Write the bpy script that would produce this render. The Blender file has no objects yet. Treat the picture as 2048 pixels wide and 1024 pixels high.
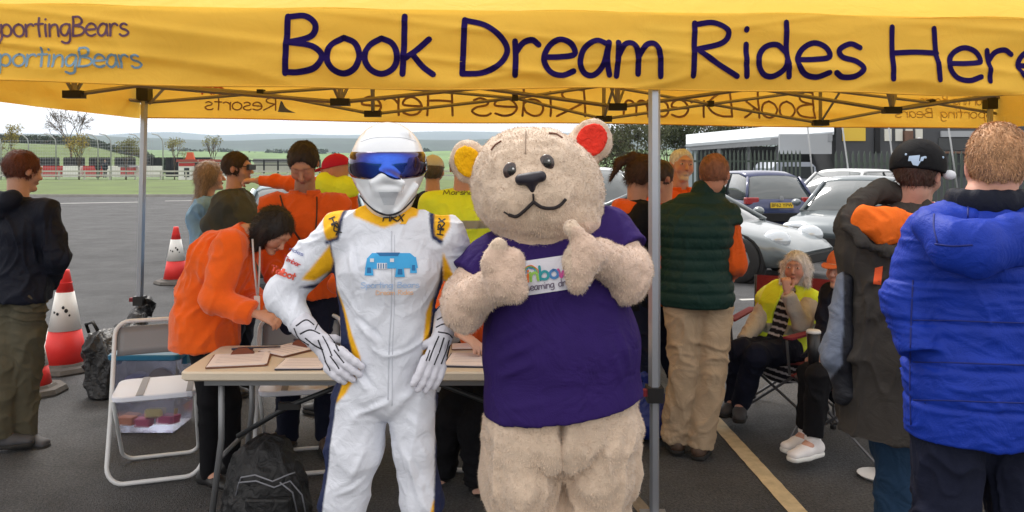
import bpy, math, random
import numpy as np
from mathutils import Vector, Matrix
random.seed(7); rng = np.random.default_rng(7)
R = math.radians
scene = bpy.context.scene
COL = scene.collection
# ------------------------------------------------------------------ camera, sky, sun
F, H, YH = 1600.0, 1.65, 328.0       # focal length in photo pixels, eye height, horizon row
cd = bpy.data.cameras.new('camera'); cam = bpy.data.objects.new('camera', cd); COL.objects.link(cam)
cam.location = (0, 0, H); cam.rotation_euler = (R(90), 0, 0)
cd.sensor_width = 36; cd.lens = F/2048*36; cd.shift_y = -(512-YH)/2048
cd.clip_start = .05; cd.clip_end = 20000
scene.camera = cam
world = bpy.data.worlds.new('World'); scene.world = world; world.use_nodes = True
wn = world.node_tree.nodes; wl = world.node_tree.links
bg = wn['Background']
sky = wn.new('ShaderNodeTexSky'); sky.sky_type = 'NISHITA'; sky.sun_disc = False
SUN_EL, SUN_AZ = 52, 338
sky.sun_elevation = R(SUN_EL); sky.sun_rotation = R(SUN_AZ); sky.dust_density = 4; sky.air_density = 1; sky.altitude = 100
hs = wn.new('ShaderNodeHueSaturation'); hs.inputs['Saturation'].default_value = .22; hs.inputs['Value'].default_value = 1.0
mxw = wn.new('ShaderNodeMix'); mxw.data_type = 'RGBA'; mxw.inputs[0].default_value = .62
mxw.inputs[7].default_value = (10.6, 10.1, 9.7, 1)      # cloud layer, about as bright as the clear sky at the horizon
tcw = wn.new('ShaderNodeTexCoord'); nzw = wn.new('ShaderNodeTexNoise'); nzw.inputs['Scale'].default_value = 3.0; nzw.inputs['Detail'].default_value = 5
mpw = wn.new('ShaderNodeMapping'); mpw.inputs['Scale'].default_value = (1, 1, 5)
rpw = wn.new('ShaderNodeMapRange'); rpw.inputs[1].default_value = .3; rpw.inputs[2].default_value = .7; rpw.inputs[3].default_value = .45; rpw.inputs[4].default_value = .85
wl.new(tcw.outputs['Generated'], mpw.inputs[0]); wl.new(mpw.outputs[0], nzw.inputs['Vector']); wl.new(nzw.outputs[0], rpw.inputs[0]); wl.new(rpw.outputs[0], mxw.inputs[0])
wl.new(sky.outputs[0], hs.inputs['Color']); wl.new(hs.outputs[0], mxw.inputs[6]); wl.new(mxw.outputs[2], bg.inputs[0])
bg.inputs[1].default_value = .15
sd = bpy.data.lights.new('sun', 'SUN'); sun = bpy.data.objects.new('sun', sd); COL.objects.link(sun)
sd.energy = 2.6; sd.angle = R(18); sd.color = (1, .95, .88)
az = R(SUN_AZ); el = R(SUN_EL)
sdir = Vector((math.sin(az)*math.cos(el), math.cos(az)*math.cos(el), math.sin(el)))
sun.rotation_euler = (-sdir).to_track_quat('-Z', 'Y').to_euler()
vs = scene.view_settings; vs.view_transform = 'Standard'; vs.look = 'None'; vs.exposure = 0.33; vs.gamma = 1; vs.use_curve_mapping = False

# ------------------------------------------------------------------ helpers
def at(px, py, Y): return Vector(((px-1024)/F*Y, Y, H-(py-YH)/F*Y))
def gp(px, py):
    Y = H*F/(py-YH); return Vector(((px-1024)/F*Y, Y, 0))
def lin(r, g, b):
    f = lambda c: (c/255/12.92 if c/255 <= .04045 else ((c/255+.055)/1.055)**2.4)
    return (f(r), f(g), f(b), 1)

def tag(o, label=None, cat=None, group=None, kind=None):
    if label: o['label'] = label
    if cat: o['category'] = cat
    if group: o['group'] = group
    if kind: o['kind'] = kind
    return o
def thing(name, label, cat, loc=(0, 0, 0), group=None, rz=0):
    o = bpy.data.objects.new(name, None); COL.objects.link(o); o.location = loc; o.rotation_euler = (0, 0, rz)
    o.empty_display_size = .1
    return tag(o, label, cat, group)
def copy_tree(o, parent=None):
    c = o.copy(); COL.objects.link(c); c.parent = parent
    for ch in list(o.children): copy_tree(ch, c)
    return c

# ---- materials
MATS = {}
def mat(name, col, rough=.7, metal=0, bump=0, bscale=60, bdetail=4, var=0, vscale=6, vcol=False, sheen=0, spec=.5, coat=0, trans=0, alpha=1, wrinkle=0, wscale=9, emit=None, subsurf=0, transl=0):
    if name in MATS: return MATS[name]
    m = bpy.data.materials.new(name); m.use_nodes = True; MATS[name] = m
    nt = m.node_tree; n = nt.nodes; l = nt.links; b = n['Principled BSDF']
    if len(col) == 3: col = (*col, 1)
    b.inputs['Roughness'].default_value = rough; b.inputs['Metallic'].default_value = metal
    b.inputs['Specular IOR Level'].default_value = spec
    b.inputs['Sheen Weight'].default_value = sheen; b.inputs['Sheen Roughness'].default_value = .5
    b.inputs['Coat Weight'].default_value = coat; b.inputs['Coat Roughness'].default_value = .06
    b.inputs['Transmission Weight'].default_value = trans; b.inputs['Alpha'].default_value = alpha
    if subsurf: b.inputs['Subsurface Weight'].default_value = subsurf; b.inputs['Subsurface Radius'].default_value = (.01, .004, .002); b.inputs['Subsurface Scale'].default_value = 1
    tc = n.new('ShaderNodeTexCoord')
    src = None
    if vcol:
        a = n.new('ShaderNodeAttribute'); a.attribute_name = 'Col'; src = a.outputs['Color']
    if var:
        nz = n.new('ShaderNodeTexNoise'); nz.inputs['Scale'].default_value = vscale; nz.inputs['Detail'].default_value = 6; nz.inputs['Roughness'].default_value = .6
        l.new(tc.outputs['Object'], nz.inputs['Vector'])
        mr = n.new('ShaderNodeMapRange'); mr.inputs[1].default_value = .25; mr.inputs[2].default_value = .75
        mr.inputs[3].default_value = 1-var; mr.inputs[4].default_value = 1+var; l.new(nz.outputs[0], mr.inputs[0])
        mx = n.new('ShaderNodeMix'); mx.data_type = 'RGBA'; mx.blend_type = 'MULTIPLY'; mx.inputs[0].default_value = 1
        if src: l.new(src, mx.inputs[6])
        else: mx.inputs[6].default_value = col
        l.new(mr.outputs[0], mx.inputs[7]); src = mx.outputs[2]
    if src: l.new(src, b.inputs['Base Color'])
    else: b.inputs['Base Color'].default_value = col
    last = None
    if wrinkle:
        w = n.new('ShaderNodeTexNoise'); w.inputs['Scale'].default_value = wscale; w.inputs['Detail'].default_value = 3; w.inputs['Distortion'].default_value = 1.6
        l.new(tc.outputs['Object'], w.inputs['Vector'])
        bp = n.new('ShaderNodeBump'); bp.inputs['Strength'].default_value = wrinkle; bp.inputs['Distance'].default_value = .02
        l.new(w.outputs[0], bp.inputs['Height']); last = bp
    if bump:
        w = n.new('ShaderNodeTexNoise'); w.inputs['Scale'].default_value = bscale; w.inputs['Detail'].default_value = bdetail
        l.new(tc.outputs['Object'], w.inputs['Vector'])
        bp = n.new('ShaderNodeBump'); bp.inputs['Strength'].default_value = bump; bp.inputs['Distance'].default_value = .004
        l.new(w.outputs[0], bp.inputs['Height'])
        if last: l.new(last.outputs[0], bp.inputs['Normal'])
        last = bp
    if last: l.new(last.outputs[0], b.inputs['Normal'])
    if emit: b.inputs['Emission Color'].default_value = (*emit[:3], 1); b.inputs['Emission Strength'].default_value = emit[3]
    if transl:
        t = n.new('ShaderNodeBsdfTranslucent'); ms = n.new('ShaderNodeMixShader'); ms.inputs[0].default_value = transl
        if src: l.new(src, t.inputs[0])
        else: t.inputs[0].default_value = col
        if last: l.new(last.outputs[0], t.inputs['Normal'])
        l.new(b.outputs[0], ms.inputs[1]); l.new(t.outputs[0], ms.inputs[2]); l.new(ms.outputs[0], n['Material Output'].inputs[0])
    return m
def cloth(name, rgb, **k):
    k.setdefault('rough', .9); k.setdefault('spec', .2); k.setdefault('bump', .35); k.setdefault('bscale', 260); k.setdefault('wrinkle', .35)
    k.setdefault('var', .1); k.setdefault('vscale', 14)
    return mat(name, lin(*rgb), **k)

# ---- mesh link
def link_mesh(name, V, Fc, m, parent=None, org=None, smooth=True, colors=None):
    me = bpy.data.meshes.new(name)
    V = np.asarray(V, dtype=np.float32).reshape(-1, 3)
    if org is None: org = parent_org(parent)
    V = V-np.array(org, dtype=np.float32)
    if isinstance(Fc, np.ndarray):
        nf, k = Fc.shape
        me.vertices.add(len(V)); me.vertices.foreach_set('co', V.ravel())
        me.loops.add(nf*k); me.loops.foreach_set('vertex_index', Fc.astype(np.int32).ravel())
        me.polygons.add(nf); me.polygons.foreach_set('loop_start', np.arange(0, nf*k, k, dtype=np.int32))
        me.polygons.foreach_set('loop_total', np.full(nf, k, dtype=np.int32))
        me.update(calc_edges=True)
    else:
        me.from_pydata(V.tolist(), [], Fc)
    me.polygons.foreach_set('use_smooth', [smooth]*len(me.polygons))
    if colors is not None:
        ca = me.color_attributes.new('Col', 'FLOAT_COLOR', 'POINT')
        c = np.ones((len(V), 4), dtype=np.float32); c[:, :3] = colors[:, :3]
        ca.data.foreach_set('color', c.ravel())
    if m: me.materials.append(m)
    o = bpy.data.objects.new(name, me); COL.objects.link(o)
    if parent: o.parent = parent
    return o
def parent_org(p):
    v = Vector((0, 0, 0))
    while p: v += Vector(p.location); p = p.parent
    return v

class MB:
    """collects simple solids into one mesh"""
    def __init__(s): s.v = []; s.f = []
    def add(s, vs, fs):
        b = len(s.v); s.v += [tuple(q) for q in vs]; s.f += [tuple(i+b for i in f) for f in fs]; return s
    def box(s, c, d, M=None):
        x, y, z = d[0]/2, d[1]/2, d[2]/2
        vs = [Vector(p) for p in ((-x,-y,-z),(x,-y,-z),(x,y,-z),(-x,y,-z),(-x,-y,z),(x,-y,z),(x,y,z),(-x,y,z))]
        if M is not None: vs = [M@p for p in vs]
        return s.add([p+Vector(c) for p in vs], [(0,3,2,1),(4,5,6,7),(0,1,5,4),(1,2,6,5),(2,3,7,6),(3,0,4,7)])
    def rbox(s, c, d, r, seg=3, M=None):
        """box with rounded vertical corners and small top bevel"""
        x, y, z = d[0]/2, d[1]/2, d[2]/2; pts = []
        for (sx, sy, a0) in ((1,1,0),(-1,1,90),(-1,-1,180),(1,-1,270)):
            for i in range(seg+1):
                a = R(a0+90*i/seg); pts.append((sx*(x-r)+r*math.cos(a), sy*(y-r)+r*math.sin(a)))
        n = len(pts); bv = min(r, z)*.35; vs = []
        for (zz, k) in ((-z, bv), (-z+bv, 0), (z-bv, 0), (z, bv)):
            for (px, py) in pts:
                vs.append(Vector((px*(1-k/x), py*(1-k/y), zz)))
        if M is not None: vs = [M@p for p in vs]
        fs = [tuple(range(n-1, -1, -1)), tuple(range(3*n, 4*n))]
        for L in range(3):
            for i in range(n): j = (i+1) % n; fs.append((L*n+i, L*n+j, (L+1)*n+j, (L+1)*n+i))
        return s.add([p+Vector(c) for p in vs], fs)
    def tube(s, pts, r, seg=8, closed=False, flat=1.0, up=None):
        pts = [Vector(p) for p in pts]; n = len(pts); rs = r if isinstance(r, (list, tuple)) else [r]*n
        vs = []; prev = None
        for i, p in enumerate(pts):
            a = pts[(i-1) % n] if (closed or i > 0) else p; b = pts[(i+1) % n] if (closed or i < n-1) else p
            t = (b-a); t = t.normalized() if t.length > 1e-9 else Vector((0,0,1))
            ref = Vector(up) if up else (prev if prev else (Vector((0,0,1)) if abs(t.z) < .9 else Vector((1,0,0))))
            u = ref-t*ref.dot(t)
            if u.length < 1e-6: u = Vector((1,0,0))-t*t.x
            u.normalize(); w = t.cross(u); prev = u
            for k in range(seg):
                A = 2*math.pi*k/seg; vs.append(p+(u*math.cos(A)+w*math.sin(A)*flat)*rs[i])
        fs = []
        for i in range(n if closed else n-1):
            j = (i+1) % n
            for k in range(seg):
                m_ = (k+1) % seg; fs.append((i*seg+k, i*seg+m_, j*seg+m_, j*seg+k))
        if not closed: fs += [tuple(range(seg-1, -1, -1)), tuple(range((n-1)*seg, n*seg))]
        return s.add(vs, fs)
    def lathe(s, prof, c=(0,0,0), seg=20, M=None):
        vs = []; n = len(prof)
        for (r, z) in prof:
            for k in range(seg):
                a = 2*math.pi*k/seg; v = Vector((r*math.cos(a), r*math.sin(a), z)); vs.append((M@v if M is not None else v)+Vector(c))
        fs = []
        for i in range(n-1):
            for k in range(seg): m_ = (k+1) % seg; fs.append((i*seg+k, i*seg+m_, (i+1)*seg+m_, (i+1)*seg+k))
        fs += [tuple(range(seg-1, -1, -1)), tuple(range((n-1)*seg, n*seg))]
        return s.add(vs, fs)
    def ell(s, c, r, seg=12, rings=8, M=None):
        prof = [(max(1e-4, math.sin(math.pi*i/rings)), -math.cos(math.pi*i/rings)) for i in range(rings+1)]
        vs = []
        for (q, z) in prof:
            for k in range(seg):
                a = 2*math.pi*k/seg; v = Vector((q*math.cos(a)*r[0], q*math.sin(a)*r[1], z*r[2])); vs.append((M@v if M is not None else v)+Vector(c))
        fs = []
        for i in range(rings):
            for k in range(seg): m_ = (k+1) % seg; fs.append((i*seg+k, i*seg+m_, (i+1)*seg+m_, (i+1)*seg+k))
        return s.add(vs, fs)
    def prism(s, poly, depth, M=None, c=(0,0,0)):
        """polygon in local XZ, extruded along local Y"""
        n = len(poly); vs = [Vector((x, -depth/2, z)) for x, z in poly]+[Vector((x, depth/2, z)) for x, z in poly]
        if M is not None: vs = [M@p for p in vs]
        return s.add([p+Vector(c) for p in vs], [tuple(range(n)), tuple(range(2*n-1, n-1, -1))]+[(i, i+n, (i+1) % n+n, (i+1) % n) for i in range(n)])
    def build(s, name, m, parent=None, smooth=False, org=None):
        return link_mesh(name, s.v, s.f, m, parent, org, smooth)

# ---- numpy noise
def _hash(ix, iy, iz, seed):
    h = (ix*73856093) ^ (iy*19349663) ^ (iz*83492791) ^ (seed*2654435)
    h = (h ^ (h >> 13))*1274126177
    h = h ^ (h >> 16)
    return (h & 0xffff)/65535.0
def vnoise(P, seed=0):
    I = np.floor(P).astype(np.int64); f = P-I; u = f*f*(3-2*f); r = 0
    for dx in (0, 1):
        for dy in (0, 1):
            for dz in (0, 1):
                w = (u[:, 0] if dx else 1-u[:, 0])*(u[:, 1] if dy else 1-u[:, 1])*(u[:, 2] if dz else 1-u[:, 2])
                r = r+w*_hash(I[:, 0]+dx, I[:, 1]+dy, I[:, 2]+dz, seed)
    return r*2-1
def folds(P, amp, sc=9, seed=1, st=(1, 1, .6)):
    Q = P*np.array(st)*sc
    W = np.stack([vnoise(Q*.6+7, seed+1), vnoise(Q*.6+19, seed+2), vnoise(Q*.6+31, seed+3)], 1)
    n1 = np.clip(1-np.abs(vnoise(Q+W*1.5, seed))*2.6, 0, 1)**1.6
    n2 = np.clip(1-np.abs(vnoise(Q*2.1+W*2.2, seed+5))*2.6, 0, 1)**1.6
    return amp*(n1*1.15+n2*.6-.45+.35*vnoise(Q*.5, seed+9))

# ---- signed distance modelling
class SDF:
    def __init__(s, vox=.008, k=.02): s.vox = vox; s.k = k; s.p = []; s.cuts = []; s.grow = 0
    def cone(s, a, b, ra, rb, k=None, sub=False, cap=False): return s.ec(a, b, (ra, ra), (rb, rb), None, k, sub, cap)
    def ec(s, a, b, ra, rb, v=None, k=None, sub=False, cap=False):
        a = np.array(a, float); b = np.array(b, float); u = b-a; L = np.linalg.norm(u); u = u/max(L, 1e-9)
        if v is None: v = np.array([1., 0, 0]) if abs(u[0]) < .9 else np.array([0, 1., 0])
        v = np.array(v, float); v = v-u*v.dot(u); v /= np.linalg.norm(v); w = np.cross(u, v)
        s.p.append(('c', a, b, u, L, v, w, ra, rb, s.k if k is None else k, sub, cap)); return s
    def ell(s, c, r, M=None, k=None, sub=False):
        r = (r, r, r) if isinstance(r, (int, float)) else r
        Mm = np.array(M.to_3x3() if M is not None else Matrix.Identity(3))
        s.p.append(('e', np.array(c, float), np.array(r, float), Mm, s.k if k is None else k, sub)); return s
    def cut(s, pt, n): n = Vector(n).normalized(); s.cuts.append((np.array(pt, float), np.array(n))); return s
    def mesh(s, dispf=None):
        vox = s.vox; lo = np.full(3, 1e9); hi = -lo; bb = []
        for q in s.p:
            if q[0] == 'c':
                a, b = q[1], q[2]; r = max(max(q[7]), max(q[8]))+s.grow; l_ = np.minimum(a, b)-r; h_ = np.maximum(a, b)+r; sub = q[10]; k = q[9]
            else:
                ext = np.sqrt(((q[3]*(q[2]+s.grow)[None, :])**2).sum(1)); l_ = q[1]-ext; h_ = q[1]+ext; sub = q[5]; k = q[4]
            bb.append((l_-k-2*vox, h_+k+2*vox))
            if not sub: lo = np.minimum(lo, l_); hi = np.maximum(hi, h_)
        lo = lo-3*vox-.01; hi = hi+3*vox+.01; n = np.ceil((hi-lo)/vox).astype(int)+1
        D = np.full(n, .3, dtype=np.float32)
        ax = [lo[i]+vox*np.arange(n[i]) for i in range(3)]
        for q, (l_, h_) in zip(s.p, bb):
            i0 = np.clip(np.floor((l_-lo)/vox).astype(int), 0, n-1); i1 = np.clip(np.ceil((h_-lo)/vox).astype(int)+1, 1, n)
            if (i1 <= i0).any(): continue
            sl = tuple(slice(i0[i], i1[i]) for i in range(3))
            X = ax[0][sl[0]][:, None, None].astype(np.float32); Y = ax[1][sl[1]][None, :, None].astype(np.float32); Z = ax[2][sl[2]][None, None, :].astype(np.float32)
            if q[0] == 'c':
                _, a, b, u, L, v, w, ra, rb, k, sub, cap = q
                x = X-a[0]; y = Y-a[1]; z = Z-a[2]
                au = x*u[0]+y*u[1]+z*u[2]; t = np.clip(au/max(L, 1e-9), 0, 1)
                qv = x*v[0]+y*v[1]+z*v[2]; qw = x*w[0]+y*w[1]+z*w[2]; qu = au-t*L
                rv = ra[0]+t*(rb[0]-ra[0])+s.grow; rw = ra[1]+t*(rb[1]-ra[1])+s.grow; ru = np.minimum(rv, rw)
                if ra[0] == ra[1] and rb[0] == rb[1]: d = np.sqrt(qv*qv+qw*qw+qu*qu)-rv
                else:
                    k0 = np.sqrt((qv/rv)**2+(qw/rw)**2+(qu/ru)**2)+1e-6; k1 = np.sqrt((qv/rv**2)**2+(qw/rw**2)**2+(qu/ru**2)**2)+1e-6
                    d = k0*(k0-1)/k1
                if cap: d = np.maximum(d, au-L)
                if cap == 2: d = np.maximum(d, -au)
            else:
                _, c, r, Mm, k, sub = q; r = r+(0 if sub else s.grow)
                x = X-c[0]; y = Y-c[1]; z = Z-c[2]
                e = [(x*Mm[0, i]+y*Mm[1, i]+z*Mm[2, i]) for i in range(3)]
                k0 = np.sqrt(sum((e[i]/r[i])**2 for i in range(3)))+1e-6; k1 = np.sqrt(sum((e[i]/r[i]**2)**2 for i in range(3)))+1e-6
                d = k0*(k0-1)/k1
            A = D[sl]; k = max(k, 1e-4)
            if sub:
                h = np.clip(.5-.5*(A+d)/k, 0, 1); D[sl] = A*(1-h)+(-d)*h+k*h*(1-h)
            else:
                h = np.clip(.5+.5*(d-A)/k, 0, 1); D[sl] = d*(1-h)+A*h-k*h*(1-h)
        for pt, nn in s.cuts:
            pl = (ax[0][:, None, None]-pt[0])*nn[0]+(ax[1][None, :, None]-pt[1])*nn[1]+(ax[2][None, None, :]-pt[2])*nn[2]
            D = np.maximum(D, pl.astype(np.float32))
        return nets(D, lo, vox)
def nets(D, lo, vox):
    S = D < 0; nx, ny, nz = D.shape
    offs = [(i, j, k) for i in (0, 1) for j in (0, 1) for k in (0, 1)]
    cnt = sum(S[i:nx-1+i, j:ny-1+j, k:nz-1+k].astype(np.int8) for i, j, k in offs)
    act = (cnt > 0) & (cnt < 8); I = np.argwhere(act); idx = np.full(act.shape, -1, dtype=np.int64); idx[act] = np.arange(len(I))
    V = np.stack([D[I[:, 0]+i, I[:, 1]+j, I[:, 2]+k] for i, j, k in offs], 1)
    P = np.zeros((len(I), 3)); C = np.zeros(len(I))
    for a in range(8):
        for b in range(a+1, 8):
            df = [offs[b][q]-offs[a][q] for q in range(3)]
            if sum(abs(t) for t in df) != 1: continue
            va, vb = V[:, a], V[:, b]; mk = (va < 0) != (vb < 0)
            t = np.where(mk, va/np.where(mk, va-vb, 1), 0)
            for q in range(3): P[:, q] += np.where(mk, offs[a][q]+t*df[q], 0)
            C += mk
    P = (P/C[:, None]+I)*vox+lo
    Q = []
    for axx in range(3):
        o1, o2 = [(1, 2), (2, 0), (0, 1)][axx]
        sl0 = [slice(None)]*3; sl1 = [slice(None)]*3; sl0[axx] = slice(0, -1); sl1[axx] = slice(1, None)
        a = S[tuple(sl0)]; b = S[tuple(sl1)]
        for sgn, mk in ((1, a & ~b), (-1, ~a & b)):
            E = np.argwhere(mk)
            E = E[(E[:, o1] > 0) & (E[:, o2] > 0) & (E[:, o1] < D.shape[o1]-1) & (E[:, o2] < D.shape[o2]-1)]
            if not len(E): continue
            def ci(d1, d2): G = E.copy(); G[:, o1] += d1; G[:, o2] += d2; return idx[G[:, 0], G[:, 1], G[:, 2]]
            q = np.stack([ci(-1, -1), ci(0, -1), ci(0, 0), ci(-1, 0)], 1)
            Q.append(q if sgn > 0 else q[:, ::-1])
    return P.astype(np.float32), np.concatenate(Q)
def vnormals(V, Q):
    n = np.zeros_like(V, dtype=np.float64); a = V[Q[:, 2]]-V[Q[:, 0]]; b = V[Q[:, 3 if Q.shape[1] > 3 else 1]]-V[Q[:, 1 if Q.shape[1] > 3 else 0]]
    fn = np.cross(a, b)
    for i in range(Q.shape[1]): np.add.at(n, Q[:, i], fn)
    return n/(np.linalg.norm(n, axis=1)[:, None]+1e-12)
def sdf_obj(s, name, m, parent, disp=None, colf=None):
    V, Q = s.mesh()
    if disp is not None:
        N = vnormals(V, Q); V = V+N*disp(V)[:, None]
    cl = None if colf is None else colf(V)
    o = link_mesh(name, V, Q, m, parent, colors=cl); return o, V, Q
def blades(name, V, Q, n, length, m, parent, dirf=None, width=.0025, col=None, cvar=.25, out=.6, mask=None, seed=3, jit=.5):
    """short hairs standing on a surface, real geometry joined into one mesh"""
    g = np.random.default_rng(seed)
    N = vnormals(V, Q); A = np.linalg.norm(np.cross(V[Q[:, 2]]-V[Q[:, 0]], V[Q[:, 3]]-V[Q[:, 1]]), axis=1)
    if mask is not None: A = A*mask(V[Q].mean(1))
    f = g.choice(len(Q), n, p=A/A.sum()); w = g.dirichlet((1, 1, 1, 1), n)
    P = (V[Q[f]]*w[:, :, None]).sum(1); nn = (N[Q[f]]*w[:, :, None]).sum(1)
    d = dirf(P, nn) if dirf else np.tile([0, 0, -1.], (n, 1))
    d = d+g.normal(0, jit, (n, 3))*.6; d = d-nn*(d*nn).sum(1)[:, None]*.8; d /= np.linalg.norm(d, axis=1)[:, None]+1e-9
    L = length*g.uniform(.6, 1.25, n)[:, None]
    tip = P+nn*L*out+d*L*(1-out*.5); side = np.cross(nn, d); side /= np.linalg.norm(side, axis=1)[:, None]+1e-9
    W = width*g.uniform(.6, 1.3, n)[:, None]; P0 = P-nn*.002
    Vv = np.stack([P0-side*W, P0+side*W, tip], 1).reshape(-1, 3); T = np.arange(3*n).reshape(-1, 3)
    cc = None
    if col is not None:
        c = np.array(col[:3])[None, :]*(1+g.uniform(-cvar, cvar, n))[:, None]; cc = np.repeat(c, 3, 0)
    return link_mesh(name, Vv, T, m, parent, colors=cc)

# ---- brush lettering: strokes in units of capital height
GL = {
'B': (.62, [[(.05,.98),(.03,.5),(0,0)], [(.05,.97),(.3,.99),(.45,.84),(.38,.64),(.06,.53)], [(.06,.53),(.4,.47),(.55,.3),(.45,.1),(.2,.02),(0,.02)]]),
'D': (.78, [[(.04,.98),(.02,.5),(0,.02)], [(.04,.97),(.35,.88),(.6,.65),(.68,.42),(.55,.18),(.3,.04),(0,.02)]]),
'R': (.72, [[(.03,.98),(.01,.5),(0,0)], [(.03,.95),(.3,.99),(.5,.84),(.42,.62),(.03,.48)], [(.08,.46),(.35,.22),(.62,.0)]]),
'H': (.78, [[(.02,1),(.01,.5),(0,0)], [(.62,1.0),(.62,.5),(.64,0)], [(.02,.5),(.33,.53),(.63,.52)]]),
'S': (.62, [[(.5,.86),(.35,.98),(.12,.92),(.05,.72),(.2,.56),(.42,.44),(.52,.25),(.38,.05),(.15,.0),(0,.1)]]),
'T': (.7, [[(0,.97),(.65,.99)], [(.33,.97),(.3,0)]]),
'X': (.62, [[(0,1),(.52,0)], [(.5,1),(0,0)]]),
'o': (.56, [[(.24,.63),(.06,.5),(0,.28),(.08,.08),(.25,0),(.42,.1),(.48,.32),(.4,.54),(.24,.63)]]),
'k': (.52, [[(.03,1.02),(.02,.5),(0,0)], [(.4,.62),(.2,.42),(.04,.28)], [(.14,.36),(.3,.14),(.46,.0)]]),
'r': (.46, [[(.02,.6),(.03,.3),(.02,0)], [(.03,.4),(.14,.57),(.28,.62),(.38,.54)]]),
'e': (.56, [[(.03,.32),(.25,.33),(.47,.38),(.42,.56),(.25,.64),(.08,.52),(.0,.28),(.1,.06),(.28,0),(.46,.08)]]),
'a': (.57, [[(.42,.56),(.25,.63),(.06,.48),(0,.22),(.08,.04),(.22,.02),(.36,.2),(.44,.58)], [(.44,.6),(.42,.3),(.46,.02)]]),
'm': (.82, [[(.02,.6),(.02,.3),(0,0)], [(.02,.35),(.12,.56),(.25,.58),(.33,.4),(.34,.04)], [(.34,.35),(.46,.56),(.6,.58),(.68,.38),(.7,.0)]]),
'n': (.54, [[(.02,.62),(.02,.3),(0,0)], [(.02,.33),(.14,.54),(.3,.6),(.4,.45),(.42,.0)]]),
'i': (.2, [[(.04,.6),(.03,.3),(.04,0)], [(.04,.86),(.045,.88)]]),
'l': (.2, [[(.04,1),(.03,.5),(.04,0)]]),
't': (.44, [[(.17,.95),(.15,.45),(.17,0)], [(0,.62),(.18,.63),(.36,.64)]]),
'd': (.57, [[(.42,1.02),(.42,.5),(.45,0)], [(.41,.46),(.28,.6),(.1,.54),(0,.3),(.06,.06),(.2,.0),(.36,.12),(.42,.3)]]),
'b': (.57, [[(.02,1.02),(.02,.5),(0,0)], [(.02,.35),(.15,.56),(.32,.6),(.45,.4),(.42,.12),(.25,0),(.03,.08)]]),
'p': (.57, [[(.02,.6),(.02,.1),(0,-.36)], [(.02,.4),(.15,.58),(.32,.6),(.45,.4),(.42,.15),(.25,.02),(.03,.1)]]),
'g': (.56, [[(.42,.58),(.25,.62),(.06,.5),(0,.25),(.1,.05),(.28,.08),(.42,.4)], [(.43,.6),(.44,.1),(.38,-.25),(.2,-.36),(.02,-.28)]]),
's': (.48, [[(.36,.56),(.22,.63),(.06,.52),(.1,.38),(.3,.3),(.4,.16),(.28,.02),(.1,0),(0,.08)]]),
'u': (.55, [[(0,.6),(.02,.2),(.15,.02),(.32,.1),(.42,.35)], [(.42,.6),(.43,.3),(.46,0)]]),
'w': (.75, [[(0,.6),(.15,0),(.32,.45),(.48,0),(.64,.6)]]),
'y': (.5, [[(0,.6),(.22,.1)], [(.44,.6),(.22,.1),(.02,-.36)]]),
'c': (.5, [[(.4,.52),(.25,.62),(.06,.5),(0,.27),(.1,.06),(.28,0),(.42,.08)]]),
'M': (.95, [[(.02,0),(.1,.5),(.14,.98)], [(.14,.98),(.3,.5),(.42,.15)], [(.42,.15),(.55,.5),(.68,.98)], [(.68,.98),(.74,.5),(.8,0)]]), 'h': (.54, [[(.02,1.02),(.02,.5),(0,0)], [(.02,.33),(.14,.54),(.3,.6),(.4,.45),(.42,.0)]]),
'.': (.2, [[(.04,.02),(.05,.03)]]), '@': (1.0, [[(.6,.35),(.45,.5),(.3,.35),(.4,.18),(.58,.3),(.62,.55),(.6,.2),(.78,.25),(.82,.6),(.6,.9),(.2,.85),(0,.4),(.15,0),(.5,-.12),(.75,0)]]),
' ': (.5, []),
}
def smooth_pts(p, n=6):
    if len(p) < 3: return [Vector((*q, 0)) for q in p]
    P = [Vector((*q, 0)) for q in p]; P = [P[0]*2-P[1]]+P+[P[-1]*2-P[-2]]; out = []
    for i in range(1, len(P)-2):
        a, b, c, d = P[i-1:i+3]
        for k in range(n):
            t = k/n; out.append(.5*((2*b)+(c-a)*t+(2*a-5*b+4*c-d)*t*t+(3*b-a-3*c+d)*t**3))
    out.append(P[-2]); return out
def text_width(t): return sum(GL[c][0] for c in t)-.1
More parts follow.
